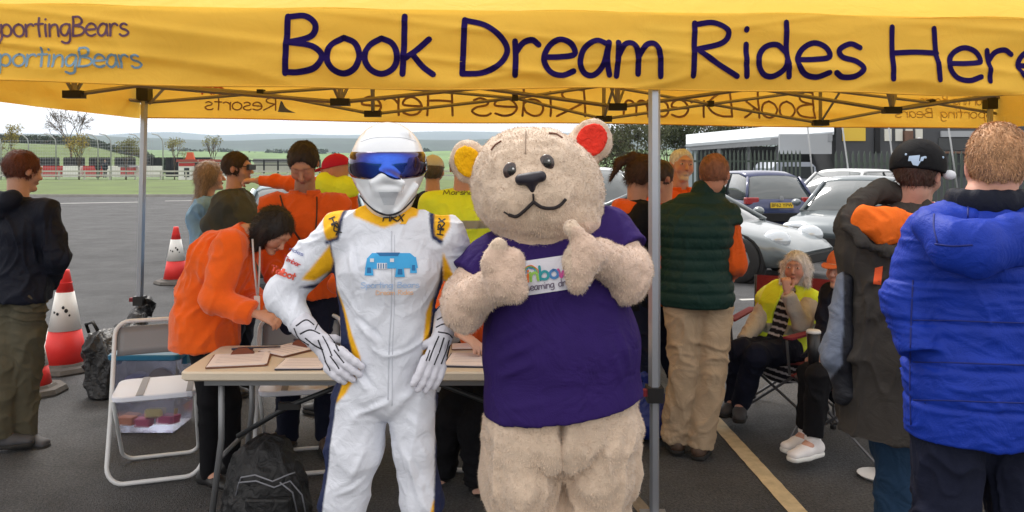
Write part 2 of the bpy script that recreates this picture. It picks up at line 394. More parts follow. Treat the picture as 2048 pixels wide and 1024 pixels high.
def lettering(name, text, capfn, m, parent, stroke=.075, size=None, width=None, h=1.0, org=None, gap=1.0):
    """text laid on a surface: capfn(u, v, lift) gives the point; u and v in metres"""
    vs = []; fs = []; x = 0; tw = text_width(text); sx = width/tw if width else h; lift = 0
    for ch in text:
        adv, st = GL[ch]
        for s_ in st:
            lift = (lift+1) % 4; lo = .0006*lift
            p = smooth_pts(s_); p = [Vector(((q.x+x)*sx, q.y*h, 0)) for q in p]
            d = [p[0]]
            for a, b in zip(p, p[1:]):
                k = max(1, int((b-a).length/(h*.12)))
                d += [a.lerp(b, (i+1)/k) for i in range(k)]
            p = d; w = stroke*h; n = len(p); base = len(vs)
            for i in range(n):
                t = (p[min(i+1, n-1)]-p[max(i-1, 0)]); t = t.normalized() if t.length > 1e-9 else Vector((1,0,0)); nn = Vector((-t.y, t.x, 0))
                q1 = p[i]+nn*w; q2 = p[i]-nn*w
                vs += [capfn(q1.x, q1.y, lo), capfn(p[i].x, p[i].y, lo), capfn(q2.x, q2.y, lo)]
                if i: b_ = base+3*i; fs += [(b_-3, b_-2, b_+1, b_), (b_-2, b_-1, b_+2, b_+1)]
            for e in (0, n-1):
                b2 = len(vs); vs.append(capfn(p[e].x, p[e].y, lo+.0003))
                for k in range(9): a = 2*math.pi*k/8; vs.append(capfn(p[e].x+w*math.cos(a), p[e].y+w*math.sin(a), lo+.0003))
                fs += [(b2, b2+1+k, b2+2+k) for k in range(8)]
        x += adv*gap
    return link_mesh(name, vs, fs, m, parent, org=org, smooth=False)

# ------------------------------------------------------------------ people
SK = (.56, .33, .25)
def skin_mat(): return mat('skin', (*SK, 1), rough=.55, vcol=True, spec=.35, var=.06, vscale=40, bump=.1, bscale=300, subsurf=.05)
HAIRM = lambda: mat('hair', (.1, .05, .03, 1), rough=.6, vcol=True, spec=.4)
class Fig:
    """a person: lat = the person's left, fwd = facing; joint positions in world space"""
    def __init__(s, label, x, y, face=0, height=1.75, build=1.0, lean=0, side=0, group=None, skin=SK, vox=.0085, name='person', cat='person', z0=0, head=(0, 0, 0), **J):
        s.S = height/1.75; s.b = build; s.skin = skin; s.vox = vox
        s.base = Vector((x, y, z0)); f = R(face); s.fwd = Vector((math.sin(f), -math.cos(f), 0)); s.lat = Vector((math.cos(f), math.sin(f), 0))
        s.root = thing(name, label, cat, s.base, group)
        S = s.S; L = s.P
        j = dict(hip=L(0, 0, .96), waist=L(0, .01, 1.10), chest=L(0, 0, 1.29), neck=L(0, -.015, 1.46), head=L(0, .015, 1.635),
                 sL=L(.172*build**.5, -.01, 1.385), sR=L(-.172*build**.5, -.01, 1.385), hL=L(.09, 0, .92), hR=L(-.09, 0, .92),
                 kL=L(.1, .02, .5), kR=L(-.1, .02, .5), aL=L(.11, -.03, .09), aR=L(-.11, -.03, .09))
        up = ('waist', 'chest', 'neck', 'head', 'sL', 'sR')
        if lean or side:
            M = Matrix.Rotation(R(lean), 3, s.lat) @ Matrix.Rotation(R(side), 3, s.fwd)
            for k in up: j[k] = j['hip']+M@(j[k]-j['hip'])
        j.update({k: v for k, v in J.items() if k not in ('eL', 'eR', 'wL', 'wR', 'headp')})
        if 'headp' in J: j['head'] = J['headp']
        for sd, sg in (('L', 1), ('R', -1)):
            if 'e'+sd in J: j['e'+sd] = J['e'+sd]
            else: j['e'+sd] = j['s'+sd]+s.lat*(.055*sg*S)-s.fwd*.02+Vector((0, 0, -.29*S))
            if 'w'+sd in J: j['w'+sd] = J['w'+sd]
            else: j['w'+sd] = j['e'+sd]+s.lat*(.0*sg*S)+s.fwd*.07*S+Vector((0, 0, -.25*S))
        for k in ('L', 'R'): j.setdefault('tdir'+k, (s.fwd+s.lat*(.25 if k == 'L' else -.25)).normalized())
        s.j = j; yaw, pitch, roll = head; s.eyes = pitch < 25
        hf = Matrix.Rotation(R(face+yaw), 4, 'Z'); s.hM = hf @ Matrix.Rotation(R(pitch), 4, 'X') @ Matrix.Rotation(R(roll), 4, 'Y')
    def P(s, l, f, z): return s.base+s.lat*(l*s.S)+s.fwd*(f*s.S)+Vector((0, 0, z*s.S))
    def h(s, x, y, z): return s.j['head']+s.hM.to_3x3()@Vector((x, y, z))*s.S
    def torso(s, d, g=0, bot=True, top=True):
        j, b = s.j, s.b; S = s.S
        if bot: d.ec(j['hip']-Vector((0, 0, .03)), j['waist'], (.155*b*S+g, .115*b*S+g), (.14*b*S+g, .11*b*S+g), s.lat, k=.05)
        d.ec(j['waist'], j['chest'], (.14*b*S+g, .112*b*S+g), (.165*b*S+g, .12*b*S+g), s.lat, k=.05)
        d.ec(j['chest'], j['chest'].lerp(j['neck'], .5), (.165*b*S+g, .118*b*S+g), (.118*b*S+g*.8, .08*b*S+g*.6), s.lat, k=.04)
        for q in ('sL', 'sR'): d.cone(j['neck'].lerp(j['chest'], .3), j[q], .045*S+g*.7, .054*S*b**.5+g*.8, k=.035)
    def arms(s, d, g=0, sides='LR', end=1.0, r=1.0, cap=True):
        j = s.j; S = s.S*s.b**.4
        for q in sides:
            d.cone(j['s'+q], j['e'+q], .052*S*r+g, .042*S*r+g, k=.03)
            w = j['e'+q].lerp(j['w'+q], end); d.cone(j['e'+q], w, .042*S*r+g, .031*S*r+g*.8, k=.025, cap=cap)
    def legs(s, d, g=0, end=1.0, cap=False, flare=0):
        j = s.j; S = s.S*s.b**.5
        for q in 'LR':
            d.cone(j['h'+q], j['k'+q], .083*S+g, .056*S+g, k=.03)
            a = j['k'+q].lerp(j['a'+q], end); d.cone(j['k'+q], a, .056*S+g, .04*S+g+flare, k=.02, cap=cap)
    def hand(s, d, q, fdir=None, palm=None, curl=.5, thumbup=False, tuck=False, fat=1.0, k=.006, sc=1.0, spread=1.0):
        j = s.j; w = j['w'+q]; S = s.S*sc; fd = (fdir if fdir is not None else (w-j['e'+q])).normalized()
        pn = palm if palm is not None else (s.lat*(-1 if q == 'L' else 1)+s.fwd*.2)   # palm faces inwards
        pn = Vector(pn); pn = (pn-fd*pn.dot(fd)).normalized(); sv = fd.cross(pn).normalized()
        if q == 'L': sv = -sv
        # sv points to the thumb side
        a = w+fd*.015*S; b = w+fd*.085*S
        d.ec(a, b, (.026*S, .016*S), (.038*S, .014*S), sv, k=.012)
        for i, (o, ln) in enumerate(((.030, .074), (.0105, .082), (-.0095, .077), (-.028, .06))):
            p = b+sv*o*S*.95*spread; th = 0
            for seg, fr in enumerate((.45, .3, .25)):
                th += curl*(1+.12*i)*(.7, 1.0, .8)[seg]
                dr = fd*math.cos(th)+pn*math.sin(th)+sv*(o*2.2*spread*(1 if seg == 0 else .4)); dr.normalize(); nxt = p+dr*ln*fr*S
                d.cone(p, nxt, (.0098, .009, .0082)[seg]*S*fat, (.009, .0082, .0072)[seg]*S*fat, k=k*.7)
                p = nxt
        t0 = w+fd*.025*S+sv*.022*S; t1 = t0+(fd*.55+sv*.75+pn*.25).normalized()*.04*S; t2 = t1+(fd*.95+sv*.25+pn*.35).normalized()*.034*S; t3 = t2+(fd+pn*.45).normalized()*.026*S
        if tuck: t1 = t0+(sv*.3+pn*.8+fd*.3)*.03*S; t2 = t1+(pn*.9+fd*.4)*.03*S; t3 = t2+(pn*.7+fd*.6)*.02*S
        if thumbup: t1 = t0+sv*.04*S+fd*.01*S; t2 = t1+sv*.035*S; t3 = t2+sv*.028*S
        d.cone(t0, t1, .014*S, .0115*S, k=.01); d.cone(t1, t2, .0115*S, .01*S, k=.006); d.cone(t2, t3, .01*S, .008*S, k=.005)
    def headsdf(s, d):
        S = s.S; M = s.hM; h = s.h
        def E(c, r, **k): d.ell(h(*c), tuple(x*S for x in r), M=M, **k)
        X = M.to_3x3()@Vector((1, 0, 0))
        E((0, .018, .03), (.074, .094, .086), k=.02)
        d.ec(h(0, -.032, .0), h(0, -.05, -.078), (.064*S, .056*S), (.034*S, .03*S), X, k=.02)
        for q in (-1, 1):
            E((q*.036, -.058, -.028), (.026, .026, .026), k=.02); E((q*.076, .012, -.002), (.01, .019, .032), k=.006)
            E((q*.0310, -.094, .013), (.019, .014, .012), k=.012, sub=True)
            E((q*.0305, -.0785, .012), (.0125, .0115, .0115), k=.002)
        E((0, -.075, .036), (.05, .02, .011), k=.012)
        d.cone(h(0, -.086, .014), h(0, -.107, -.024), .008*S, .0125*S, k=.008)
        for q in (-1, 1): E((q*.011, -.098, -.028), (.008, .01, .007), k=.005)
        E((0, -.078, -.092), (.024, .02, .018), k=.02)
        E((0, -.0905, -.052), (.022, .009, .005), k=.004); E((0, -.089, -.062), (.019, .009, .0055), k=.003)
        d.cone(h(0, .025, -.06), s.j['neck'], .052*S, .06*S, k=.03)
    def body(s, hands='LR', hargs=None, lips=True, stubble=None):
        d = SDF(s.vox, .02); s.torso(d, -.02); s.arms(d, -.006, r=.9, sides=hands); s.arms(d, -.01, r=.85, sides=''.join(q for q in 'LR' if q not in hands), end=.7); s.legs(d, -.014); s.headsdf(d)
        for q in 'LR':
            a = s.j['a'+q]; d.cone(a, a+s.j['tdir'+q]*.1-Vector((0, 0, .05)), .035, .028, k=.02)
        for q in hands: s.hand(d, q, **(hargs or {}).get(q, {}))
        Mi = np.array(s.hM.to_3x3().inverted()); hc = np.array(s.j['head'])
        def cf(V):
            c = np.tile(np.array(s.skin), (len(V), 1)).astype(float)
            L = (V-hc)@Mi.T/s.S
            g = lambda cx, cy, cz, r: np.exp(-(((L-np.array([cx, cy, cz]))**2).sum(1))/(r*r))[:, None]
            red = np.array(s.skin)*np.array([1.0, .62, .6])
            for q in (-1, 1):
                w = g(q*.04, -.08, -.02, .022)*.5; c = c*(1-w)+red*w
                w = g(q*.08, .01, 0, .025)*.5; c = c*(1-w)+red*w
                for k_ in range(3):
                    w = g(q*(.02+.011*k_), -.096, .037-.002*abs(k_-1), .0085)*.85; c = c*(1-w)+np.array(s.skin)*.25*w
            w = g(0, -.1, -.035, .018)*.4; c = c*(1-w)+red*w
            for xx in (-.014, 0, .014):
                w = g(xx, -.098, -.057, .0105)*.75; c = c*(1-w)+np.array(s.skin)*np.array([.75, .36, .38])*w
            if stubble is not None:
                w = np.clip((-.03-L[:, 2])*30, 0, 1)*np.clip((-L[:, 1]-.0)*20, 0, 1)*np.clip((L[:, 2]+.14)*40, 0, 1); w = (w*stubble[3])[:, None]; c = c*(1-w)+np.array(stubble[:3])*w
            return c
        o, V, Q = sdf_obj(d, 'body', skin_mat(), s.root, colf=cf)
        for q in (-1, 1) if s.eyes else ():
            e = MB().ell(s.h(q*.0305, -.0835, .0115), (.0115*s.S, .0085*s.S, .0052*s.S), 12, 8, M=s.hM.to_3x3()).build('eye', mat('eye_white', lin(225, 218, 210), rough=.25), s.root, smooth=True)
            MB().ell(s.h(q*.0305, -.0895, .0115), (.0062*s.S, .0035*s.S, .0050*s.S), 10, 6, M=s.hM.to_3x3()).build('iris', mat('iris', (.02, .014, .01, 1), rough=.15), e, smooth=True)
        return o
    def hair(s, col, style='short', n=4200, length=.017, grow=.008, top=.0, nape=-.055, name='hair', face=.0):
        S = s.S; d = SDF(min(s.vox, .006), .012); h = s.h; M = s.hM; g = grow
        d.ell(h(0, .02, .03+top*.5), tuple(x*S for x in (.076+g, .096+g, .088+g+top)), M=M)
        if style in ('bob', 'long', 'pony'):
            d.ell(h(0, .035, 0), tuple(x*S for x in (.082+g, .085+g, .1)), M=M)
        if style == 'bob':
            X = M.to_3x3()@Vector((1, 0, 0))
            d.ec(h(0, .03, 0), h(0, .035, -.11), (.095*S, .07*S), (.085*S, .06*S), X, k=.03)
            for q in (-1, 1): d.cone(h(q*.085, -.01, .03), h(q*.082, -.03, -.1), .02*S, .022*S, k=.02)
        if style == 'long':
            X = M.to_3x3()@Vector((1, 0, 0))
            d.ec(h(0, .05, 0), h(0, .08, -.2), (.09*S, .06*S), (.1*S, .045*S), X, k=.03); d.ec(h(0, .08, -.2), h(0, .08, -.36), (.1*S, .045*S), (.06*S, .025*S), X, k=.03)
        if style == 'pony':
            d.ell(h(0, .125, .06), .028*S, k=.02); d.cone(h(0, .13, .055), h(0, .175, -.02), .022*S, .028*S, k=.02); d.cone(h(0, .175, -.02), h(0, .165, -.15), .028*S, .008*S, k=.02)
        # clear the face, the ears and the nape
        d.ell(h(0, -.112, -.012+face), tuple(x*S for x in (.076, .078, .102)), M=M, sub=True, k=.008)
        if style in ('short', 'buzz', 'bald'):
            for q in (-1, 1): d.ell(h(q*.09, -.01, -.035), tuple(x*S for x in (.03, .05, .05)), M=M, sub=True, k=.01)
            d.cut(h(0, 0, nape), M.to_3x3()@Vector((0, .1, -1)))
        if style == 'bald': d.cut(h(0, 0, .075), M.to_3x3()@Vector((0, -.7, .8)))
        c = np.array(col)
        def cf(V): return c[None, :]*(1+.35*vnoise(V*np.array([110, 110, 40]), 5)+.2*vnoise(V*22, 9))[:, None]
        o, V, Q = sdf_obj(d, name, HAIRM(), s.root, disp=lambda V: .0035*vnoise(V*np.array([110, 110, 35]), 3)+.0025*vnoise(V*32, 8), colf=cf)
        hc = np.array(s.j['head']); Mx = M.to_3x3(); crown = np.array(s.h(0, .03, .11)); dn = np.array(Mx@Vector((0, .2, -1)))
        def df(P, N): t = P-crown; t = t/(np.linalg.norm(t, axis=1)[:, None]+1e-6); return t*.8+dn
        if n: blades('hair_strand', V, Q, n, length, HAIRM(), o, df, width=.0016, col=col, cvar=.5, out=.4, jit=.75)['kind'] = 'stuff'
        return o
    def top(s, name, m, g=.016, hem=None, end=.93, neck=.0, amp=.011, fs=7, extra=None, arms='LR', disp=None, sleeves=True, vox=None, armg=None, cut_neck=True, hood=False, neckr=None, flare=0, armr=1.0, colf=None):
        j = s.j; d = SDF(vox or s.vox, .02); s.torso(d, g)
        hz = hem if hem is not None else .88
        dn = (j['hip']-j['waist']).normalized()
        if hz < .93: d.ec(j['hip'], j['hip']+(Vector((0, 0, -1)))*((.96-hz)*s.S+.04), (.15*s.b*s.S+g, .115*s.b*s.S+g), (.155*s.b*s.S+g+flare, .12*s.b*s.S+g+flare), s.lat, k=.05)
        if sleeves: s.arms(d, (g if armg is None else armg), end=end, r=armr, sides=arms)
        else:
            for q in arms: d.cone(j['s'+q], j['s'+q].lerp(j['e'+q], .15), .05*s.S+g, .05*s.S+g, k=.03, cap=True)
        nk = (j['neck']-j['chest']).normalized()
        d.cone(j['neck']-nk*.06, j['neck']+nk*(.006+neck), .066*s.S+g*.4, (neckr or .058)*s.S+g*.4, k=.025, cap=True)
        if hood:   # the hood lies folded behind the neck
            c = j['neck']-s.fwd*.085*s.S+Vector((0, 0, .0)); 
            d.ec(c-s.lat*.09*s.S+Vector((0, 0, .02)), c-s.fwd*.03-Vector((0, 0, .05)), (.05, .045), (.06, .05), s.lat, k=.03)
            d.ec(c+s.lat*.09*s.S+Vector((0, 0, .02)), c-s.fwd*.03-Vector((0, 0, .05)), (.05, .045), (.06, .05), s.lat, k=.03)
            d.ec(c-s.fwd*.02-s.lat*.07, c-s.fwd*.02+s.lat*.07, (.05, .05), (.05, .05), None, k=.03)
        if extra: extra(d)
        d.cut(j['hip']+Vector((0, 0, (hz-.96)*s.S)), (0, 0, -1)) if hem is not None else None
        sd = abs(hash(name+s.root['label'])) % 97 if False else len(s.root['label']) % 13
        return sdf_obj(d, name, m, s.root, disp=(lambda V: folds(V, amp, fs, sd)+(disp(V) if disp else 0)), colf=colf)
    def trousers(s, m, g=.014, end=1.06, amp=.010, name='trousers', flare=.006, fs=8, colf=None):
        j = s.j; d = SDF(s.vox, .02); b = s.b; S = s.S
        d.ec(j['hip']-Vector((0, 0, .02)), j['hip'].lerp(j['waist'], .4), (.148*b*S+g*.6, .112*b*S+g*.6), (.14*b*S+g*.5, .105*b*S+g*.5), s.lat, k=.05)
        s.legs(d, g, end=end, cap=True, flare=flare)
        if end > 1: d.cut((0, 0, s.base.z+.03*s.S), (0, 0, -1))
        return sdf_obj(d, name, m, s.root, disp=lambda V: folds(V, amp, fs, 4+len(s.root['label']) % 7, st=(1, 1, .9)), colf=colf)
    def shoes(s, m, sole=None, sc=1.0, only='LR'):
        for q in only:
            a = s.j['a'+q]; t = s.j['tdir'+q]; S = s.S*sc; sv = Vector((0,0,1)).cross(t).normalized(); dn = Vector((0, 0, -1))
            d = SDF(.007, .02); he = a-t*.045*S+dn*.035*S; mid = a+t*.07*S+dn*.042*S; toe = a+t*.155*S+dn*.05*S
            d.ec(he, mid, (.038*S, .04*S), (.044*S, .036*S), sv); d.ec(mid, toe, (.044*S, .034*S), (.04*S, .026*S), sv)
            d.cone(a+Vector((0, 0, .02)), he+t*.02, .046*S, .04*S)
            z0 = a.z-.085*S; d.cut((0, 0, z0+.018), (0, 0, -1))
            o, V, Q = sdf_obj(d, 'shoe', m, s.root)
            b = SDF(.007, .015); b.ec(Vector((he.x, he.y, z0+.014))+t*.0, Vector((mid.x, mid.y, z0+.014)), (.042*S, .03), (.05*S, .03), sv); b.ec(Vector((mid.x, mid.y, z0+.014)), Vector((toe.x, toe.y, z0+.014)), (.05*S, .03), (.043*S, .03), sv)
            b.cut((0, 0, z0), (0, 0, -1)); b.cut((0, 0, z0+.026), (0, 0, 1))
            sdf_obj(b, 'sole', sole or mat('sole_black', lin(28, 27, 26), rough=.8), o)

# ------------------------------------------------------------------ ground and landscape
def grid_obj(name, xs, ys, zf, m, kind='structure', smooth=True, parent=None):
    V = [(x, y, zf(x, y)) for y in ys for x in xs]; n = len(xs)
    Fq = [(j*n+i, j*n+i+1, (j+1)*n+i+1, (j+1)*n+i) for j in range(len(ys)-1) for i in range(n-1)]
    o = link_mesh(name, V, Fq, m, parent, smooth=smooth); o['kind'] = kind; return o
def asphalt():
    m = bpy.data.materials.new('asphalt'); m.use_nodes = True; nt = m.node_tree; n = nt.nodes; l = nt.links; b = n['Principled BSDF']
    tc = n.new('ShaderNodeTexCoord')
    def noise(sc, det, rough=.5): q = n.new('ShaderNodeTexNoise'); q.inputs['Scale'].default_value = sc; q.inputs['Detail'].default_value = det; q.inputs['Roughness'].default_value = rough; l.new(tc.outputs['Object'], q.inputs['Vector']); return q
    a = noise(70, 8, .85); c = noise(1.3, 8, .75); e = noise(.12, 4)
    v = n.new('ShaderNodeTexVoronoi'); v.inputs['Scale'].default_value = 130; l.new(tc.outputs['Object'], v.inputs['Vector'])
    r = n.new('ShaderNodeValToRGB'); r.color_ramp.elements[0].position = .39; r.color_ramp.elements[0].color = (.027, .0275, .029, 1); r.color_ramp.elements[1].position = .64; r.color_ramp.elements[1].color = (.112, .113, .118, 1); l.new(a.outputs[0], r.inputs[0])
    r2 = n.new('ShaderNodeMapRange'); r2.inputs[1].default_value = .3; r2.inputs[2].default_value = .7; r2.inputs[3].default_value = .6; r2.inputs[4].default_value = 1.35; l.new(c.outputs[0], r2.inputs[0])
    r3 = n.new('ShaderNodeMapRange'); r3.inputs[1].default_value = .3; r3.inputs[2].default_value = .7; r3.inputs[3].default_value = .9; r3.inputs[4].default_value = 1.2; l.new(e.outputs[0], r3.inputs[0])
    mm = n.new('ShaderNodeMath'); mm.operation = 'MULTIPLY'; l.new(r2.outputs[0], mm.inputs[0]); l.new(r3.outputs[0], mm.inputs[1])
    mx = n.new('ShaderNodeMix'); mx.data_type = 'RGBA'; mx.blend_type = 'MULTIPLY'; mx.inputs[0].default_value = 1; l.new(r.outputs[0], mx.inputs[6]); l.new(mm.outputs[0], mx.inputs[7]); l.new(mx.outputs[2], b.inputs['Base Color'])
    b.inputs['Roughness'].default_value = .85; b.inputs['Specular IOR Level'].default_value = .25
    bp = n.new('ShaderNodeBump'); bp.inputs['Strength'].default_value = .9; bp.inputs['Distance'].default_value = .008; l.new(v.outputs['Distance'], bp.inputs['Height']); l.new(bp.outputs[0], b.inputs['Normal'])
    return m
M_ASPH = asphalt()
M_GRASS = mat('grass', (.075, .115, .018, 1), rough=.95, var=.35, vscale=.35, bump=.8, bscale=20)
M_FIELD = mat('field', (.085, .13, .04, 1), rough=.95, var=.45, vscale=.012)
M_FAR = mat('far_hill', (.05, .075, .045, 1), rough=1, var=.4, vscale=.004)
M_WHITE = mat('white_paint', lin(226, 226, 222), rough=.5, var=.06, vscale=3)
def lerp_tab(tab, x):
    if x <= tab[0][0]: return tab[0][1]
    for (a, va), (b, vb) in zip(tab, tab[1:]):
        if x <= b: t = (x-a)/(b-a); t = t*t*(3-2*t); return va+(vb-va)*t
    return tab[-1][1]
far = grid_obj('ground', [-9000+600*i for i in range(31)], [-300, 0, 60, 200, 600, 1500, 3000, 6000, 9500], lambda x, y: -.02 if y < 100 else -.02-min((y-100)*.002, 6), M_FIELD)
grid_obj('car_park', [-60+5*i for i in range(31)], [-20+3*i for i in range(20)]+[40.4], lambda x, y: 0, M_ASPH, smooth=False)
grid_obj('grass_verge', [-90+6*i for i in range(22)], [40.5, 41.5, 45, 50, 56, 62, 66], lambda x, y: .1+.25*max(0, min(1, (y-41)/20)), M_GRASS)
MB().box((-10, 40.45, .06), (100, .14, .12)).build('kerb', mat('kerb_concrete', lin(150, 148, 142), rough=.9, var=.15, vscale=3))['kind'] = 'structure'
# painted lines (each with its own thin sheet)
M_LINE = mat('line_paint', lin(190, 172, 138), rough=.8, var=.25, vscale=14, bump=.3, bscale=90)
def line(a, b, w, m=M_LINE, name='painted_line'):
    a = Vector(a); b = Vector(b); n_ = max(2, int((b-a).length/.05)); d = (b-a).normalized(); s_ = Vector((-d.y, d.x, 0)); V = []; 
    for i in range(n_+1):
        p = a.lerp(b, i/n_); w1 = w/2*(1+.02*math.sin(i*1.7)+random.uniform(-.03, .03)); V += [(p+s_*w1)+Vector((0,0,.004)), (p-s_*w1)+Vector((0,0,.004))]
    o = link_mesh(name, V, [(2*i, 2*i+1, 2*i+3, 2*i+2) for i in range(n_)], m, smooth=False); o['kind'] = 'structure'
line(gp(1400, 808), gp(1618, 1050), .095)
line(gp(1218, 940), gp(1320, 1060), .07, mat('line_worn', lin(120, 108, 92), rough=.85, var=.3, vscale=20))
M_LW = mat('line_white', lin(175, 175, 172), rough=.8, var=.3, vscale=2)
line(gp(60, 408), gp(290, 404), .35, M_LW); line(gp(330, 402), gp(560, 399), .3, M_LW)
line(gp(112, 640), gp(60, 735), .06, M_LW); line(gp(180, 668), gp(330, 664), .05, M_LW); line(gp(1480, 600), gp(1780, 590), .1, M_LW)
# hills: each ridge is a long mound with a front, a crest and a back
def ridge(name, y0, yc, y1, tab, m, z0=-3, nx=90, ny=14, rough=.12, seed=1, xr=(-500, 2600)):
    xs = [xr[0]+(xr[1]-xr[0])*i/nx for i in range(nx+1)]; V = []
    ys = [y0+(yc-y0)*i/ny for i in range(ny+1)]+[yc+(y1-yc)*i/6 for i in range(1, 7)]
    for y in ys:
        for px in xs:
            zc = H-(lerp_tab(tab, px)-YH)/F*yc; t = (y-y0)/(yc-y0) if y <= yc else 1-(y-yc)/(y1-yc)
            t = max(0, min(1, t)); t = t*t*(3-2*t); X = (px-1024)/F*yc
            nz = float(vnoise(np.array([[X/yc*14, y/yc*9, seed]]), seed)[0])
            V.append((X, y, z0+(zc-z0)*t*(1+rough*nz*t*(1-t)*4)+nz*zc*.02*t))
    n = nx+1; Q = np.array([(j*n+i, j*n+i+1, (j+1)*n+i+1, (j+1)*n+i) for j in range(len(ys)-1) for i in range(nx)])
    o = link_mesh(name, V, Q, m); o['kind'] = 'structure'; return o
ridge('grass_bank', 90, 190, 260, [(-500, 280), (0, 286), (150, 290), (260, 312), (320, 330), (500, 340), (2600, 340)], M_GRASS, z0=-.5)
ridge('field_slope', 260, 620, 900, [(-500, 284), (300, 300), (700, 306), (1000, 300), (1300, 300), (2600, 300)], mat('field_green', (.11, .19, .05, 1), rough=1, var=.5, vscale=.02), z0=-4, seed=2)
ridge('wooded_hill', 900, 1500, 2100, [(-500, 266), (130, 268), (300, 276), (470, 282), (640, 277), (900, 280), (1200, 272), (2600, 262)], mat('wood_hill', (.028, .05, .03, 1), rough=1, var=.5, vscale=.02), z0=-6, seed=3)
ridge('far_hills', 2600, 4200, 5600, [(-500, 276), (200, 274), (350, 264), (440, 270), (560, 267), (700, 271), (900, 263), (1300, 268), (2600, 262)], M_FAR, z0=-8, seed=4)

# ------------------------------------------------------------------ vegetation
M_BARK = mat('bark', (.10, .075, .055, 1), rough=.95, var=.3, vscale=9, bump=.6, bscale=30)
def leaf_mat(name, c): return mat(name, (*c, 1), rough=.7, vcol=True, spec=.3, transl=.3)
def branches(mb, p, d, L, r, depth, tips, spread=.5, minr=.004):
    n_ = 3; pts = [p.copy()]; rs = [r]
    for i in range(n_):
        d = (d+Vector([random.gauss(0, .09) for _ in range(3)])+Vector((0, 0, .04))).normalized(); p = p+d*L/n_; pts.append(p.copy()); rs.append(r*(1-.4*(i+1)/n_))
    mb.tube(pts, [max(minr, q) for q in rs], 5 if depth > 1 else 3)
    if depth == 0: tips.append(p); return
    for k in range(random.choice((2, 3, 3))):
        nd = (d+Vector([random.gauss(0, spread) for _ in range(3)])).normalized(); branches(mb, pts[random.choice((2, 3))] if k else p, nd, L*random.uniform(.62, .82), r*.6, depth-1, tips, spread, minr)
def leafcloud(name, centres, rad, n, size, col, parent, m, cv=.4):
    C = np.array([tuple(c) for c in centres]); g = rng
    ci = g.integers(0, len(C), n); dv = g.normal(0, 1, (n, 3)); dv /= np.linalg.norm(dv, axis=1)[:, None]
    P = C[ci]+dv*(g.uniform(.25, 1, n)**.5)[:, None]*np.array(rad)
    a = g.normal(0, 1, (n, 3)); a /= np.linalg.norm(a, axis=1)[:, None]; b = np.cross(a, g.normal(0, 1, (n, 3))); b /= np.linalg.norm(b, axis=1)[:, None]
    s1 = size*g.uniform(.5, 1.3, n)[:, None]; V = np.stack([P-a*s1, P+b*s1*.5, P+a*s1, P-b*s1*.5], 1).reshape(-1, 3)
    cc = np.array(col)[None]*(1+g.uniform(-cv, cv, (n, 1)))*(1+.3*(g.random(len(C))[ci]-.5))[:, None]
    return link_mesh(name, V, np.arange(4*n).reshape(-1, 4), m, parent, colors=np.repeat(cc, 4, 0), smooth=False)
def tree(label, px, Y, ptop, width, col=None, n=2600, depth=4, leaf=.05, group=None, trunk=.3, name='tree', cat='tree', bare=False, pbase=None, spread=.45, minr=.004, leafr=.5, seed=1):
    random.seed(seed)
    x = (px-1024)/F*Y; zb = 0 if pbase is None else H-(pbase-YH)/F*Y; ztop = H-(ptop-YH)/F*Y; hh = ztop-zb
    root = thing(name, label, cat, (x, Y, zb), group); mb = MB(); tips = []
    p = Vector((x, Y, zb)); th = hh*trunk; r = hh*.022
    mb.tube([p, p+Vector((.02, 0, th*.5)), p+Vector((0, 0, th))], [r*1.3, r, r*.9], 7)
    for k in range(4 if depth > 2 else 3):
        a = 2*math.pi*k/4+random.random(); branches(mb, p+Vector((0, 0, th*random.uniform(.85, 1))), Vector((math.cos(a)*spread, math.sin(a)*spread, 1)).normalized(), hh*(1-trunk)*.38, r*.6, depth, tips, spread*.85, minr)
    zs = max(q[2] for q in mb.v); k = hh/(zs-zb); xs_ = max(abs(q[0]-x) for q in mb.v); kx = width/2/xs_
    f = lambda q: (x+(q[0]-x)*kx, Y+(q[1]-Y)*kx, zb+(q[2]-zb)*k)
    mb.v = [f(q) for q in mb.v]; tips = [f(q) for q in tips]
    mb.build('trunk' if not bare else 'trunk', M_BARK, root, smooth=True)
    if not bare: leafcloud('crown', tips, (leafr, leafr, leafr*.8), n, leaf, col, root, leaf_mat('leaves', col))
    return root
tree('tall bare winter tree on the grass bank left of the gazebo pole', 142, 90, 214, 6.2, bare=True, depth=5, trunk=.25, pbase=330, spread=.5, minr=.018, seed=3)
tree('slim yellow-green sapling beside the track fence at far left', 20, 75, 252, 1.9, (.24, .2, .04), n=900, depth=3, leaf=.09, leafr=.35, seed=4, group='spring saplings along the grass bank')
tree('yellowish sapling in front of the tall bare tree', 158, 72, 270, 2.0, (.3, .24, .05), n=700, depth=3, leaf=.09, leafr=.4, seed=5, group='spring saplings along the grass bank')
tree('olive-green sapling just left of the gazebo pole', 252, 78, 276, 2.4, (.15, .15, .04), n=900, depth=3, leaf=.1, leafr=.4, seed=6, group='spring saplings along the grass bank')
tree('pale green sapling just right of the gazebo pole', 349, 80, 276, 1.7, (.22, .21, .06), n=500, depth=3, leaf=.09, leafr=.4, seed=7, group='spring saplings along the grass bank')
tree('thin upright poplar sapling above the little white kiosk', 424, 85, 272, 1.6, (.2, .2, .07), n=500, depth=3, leaf=.08, leafr=.3, seed=8, group='spring saplings along the grass bank', spread=.2)
M_DL = None
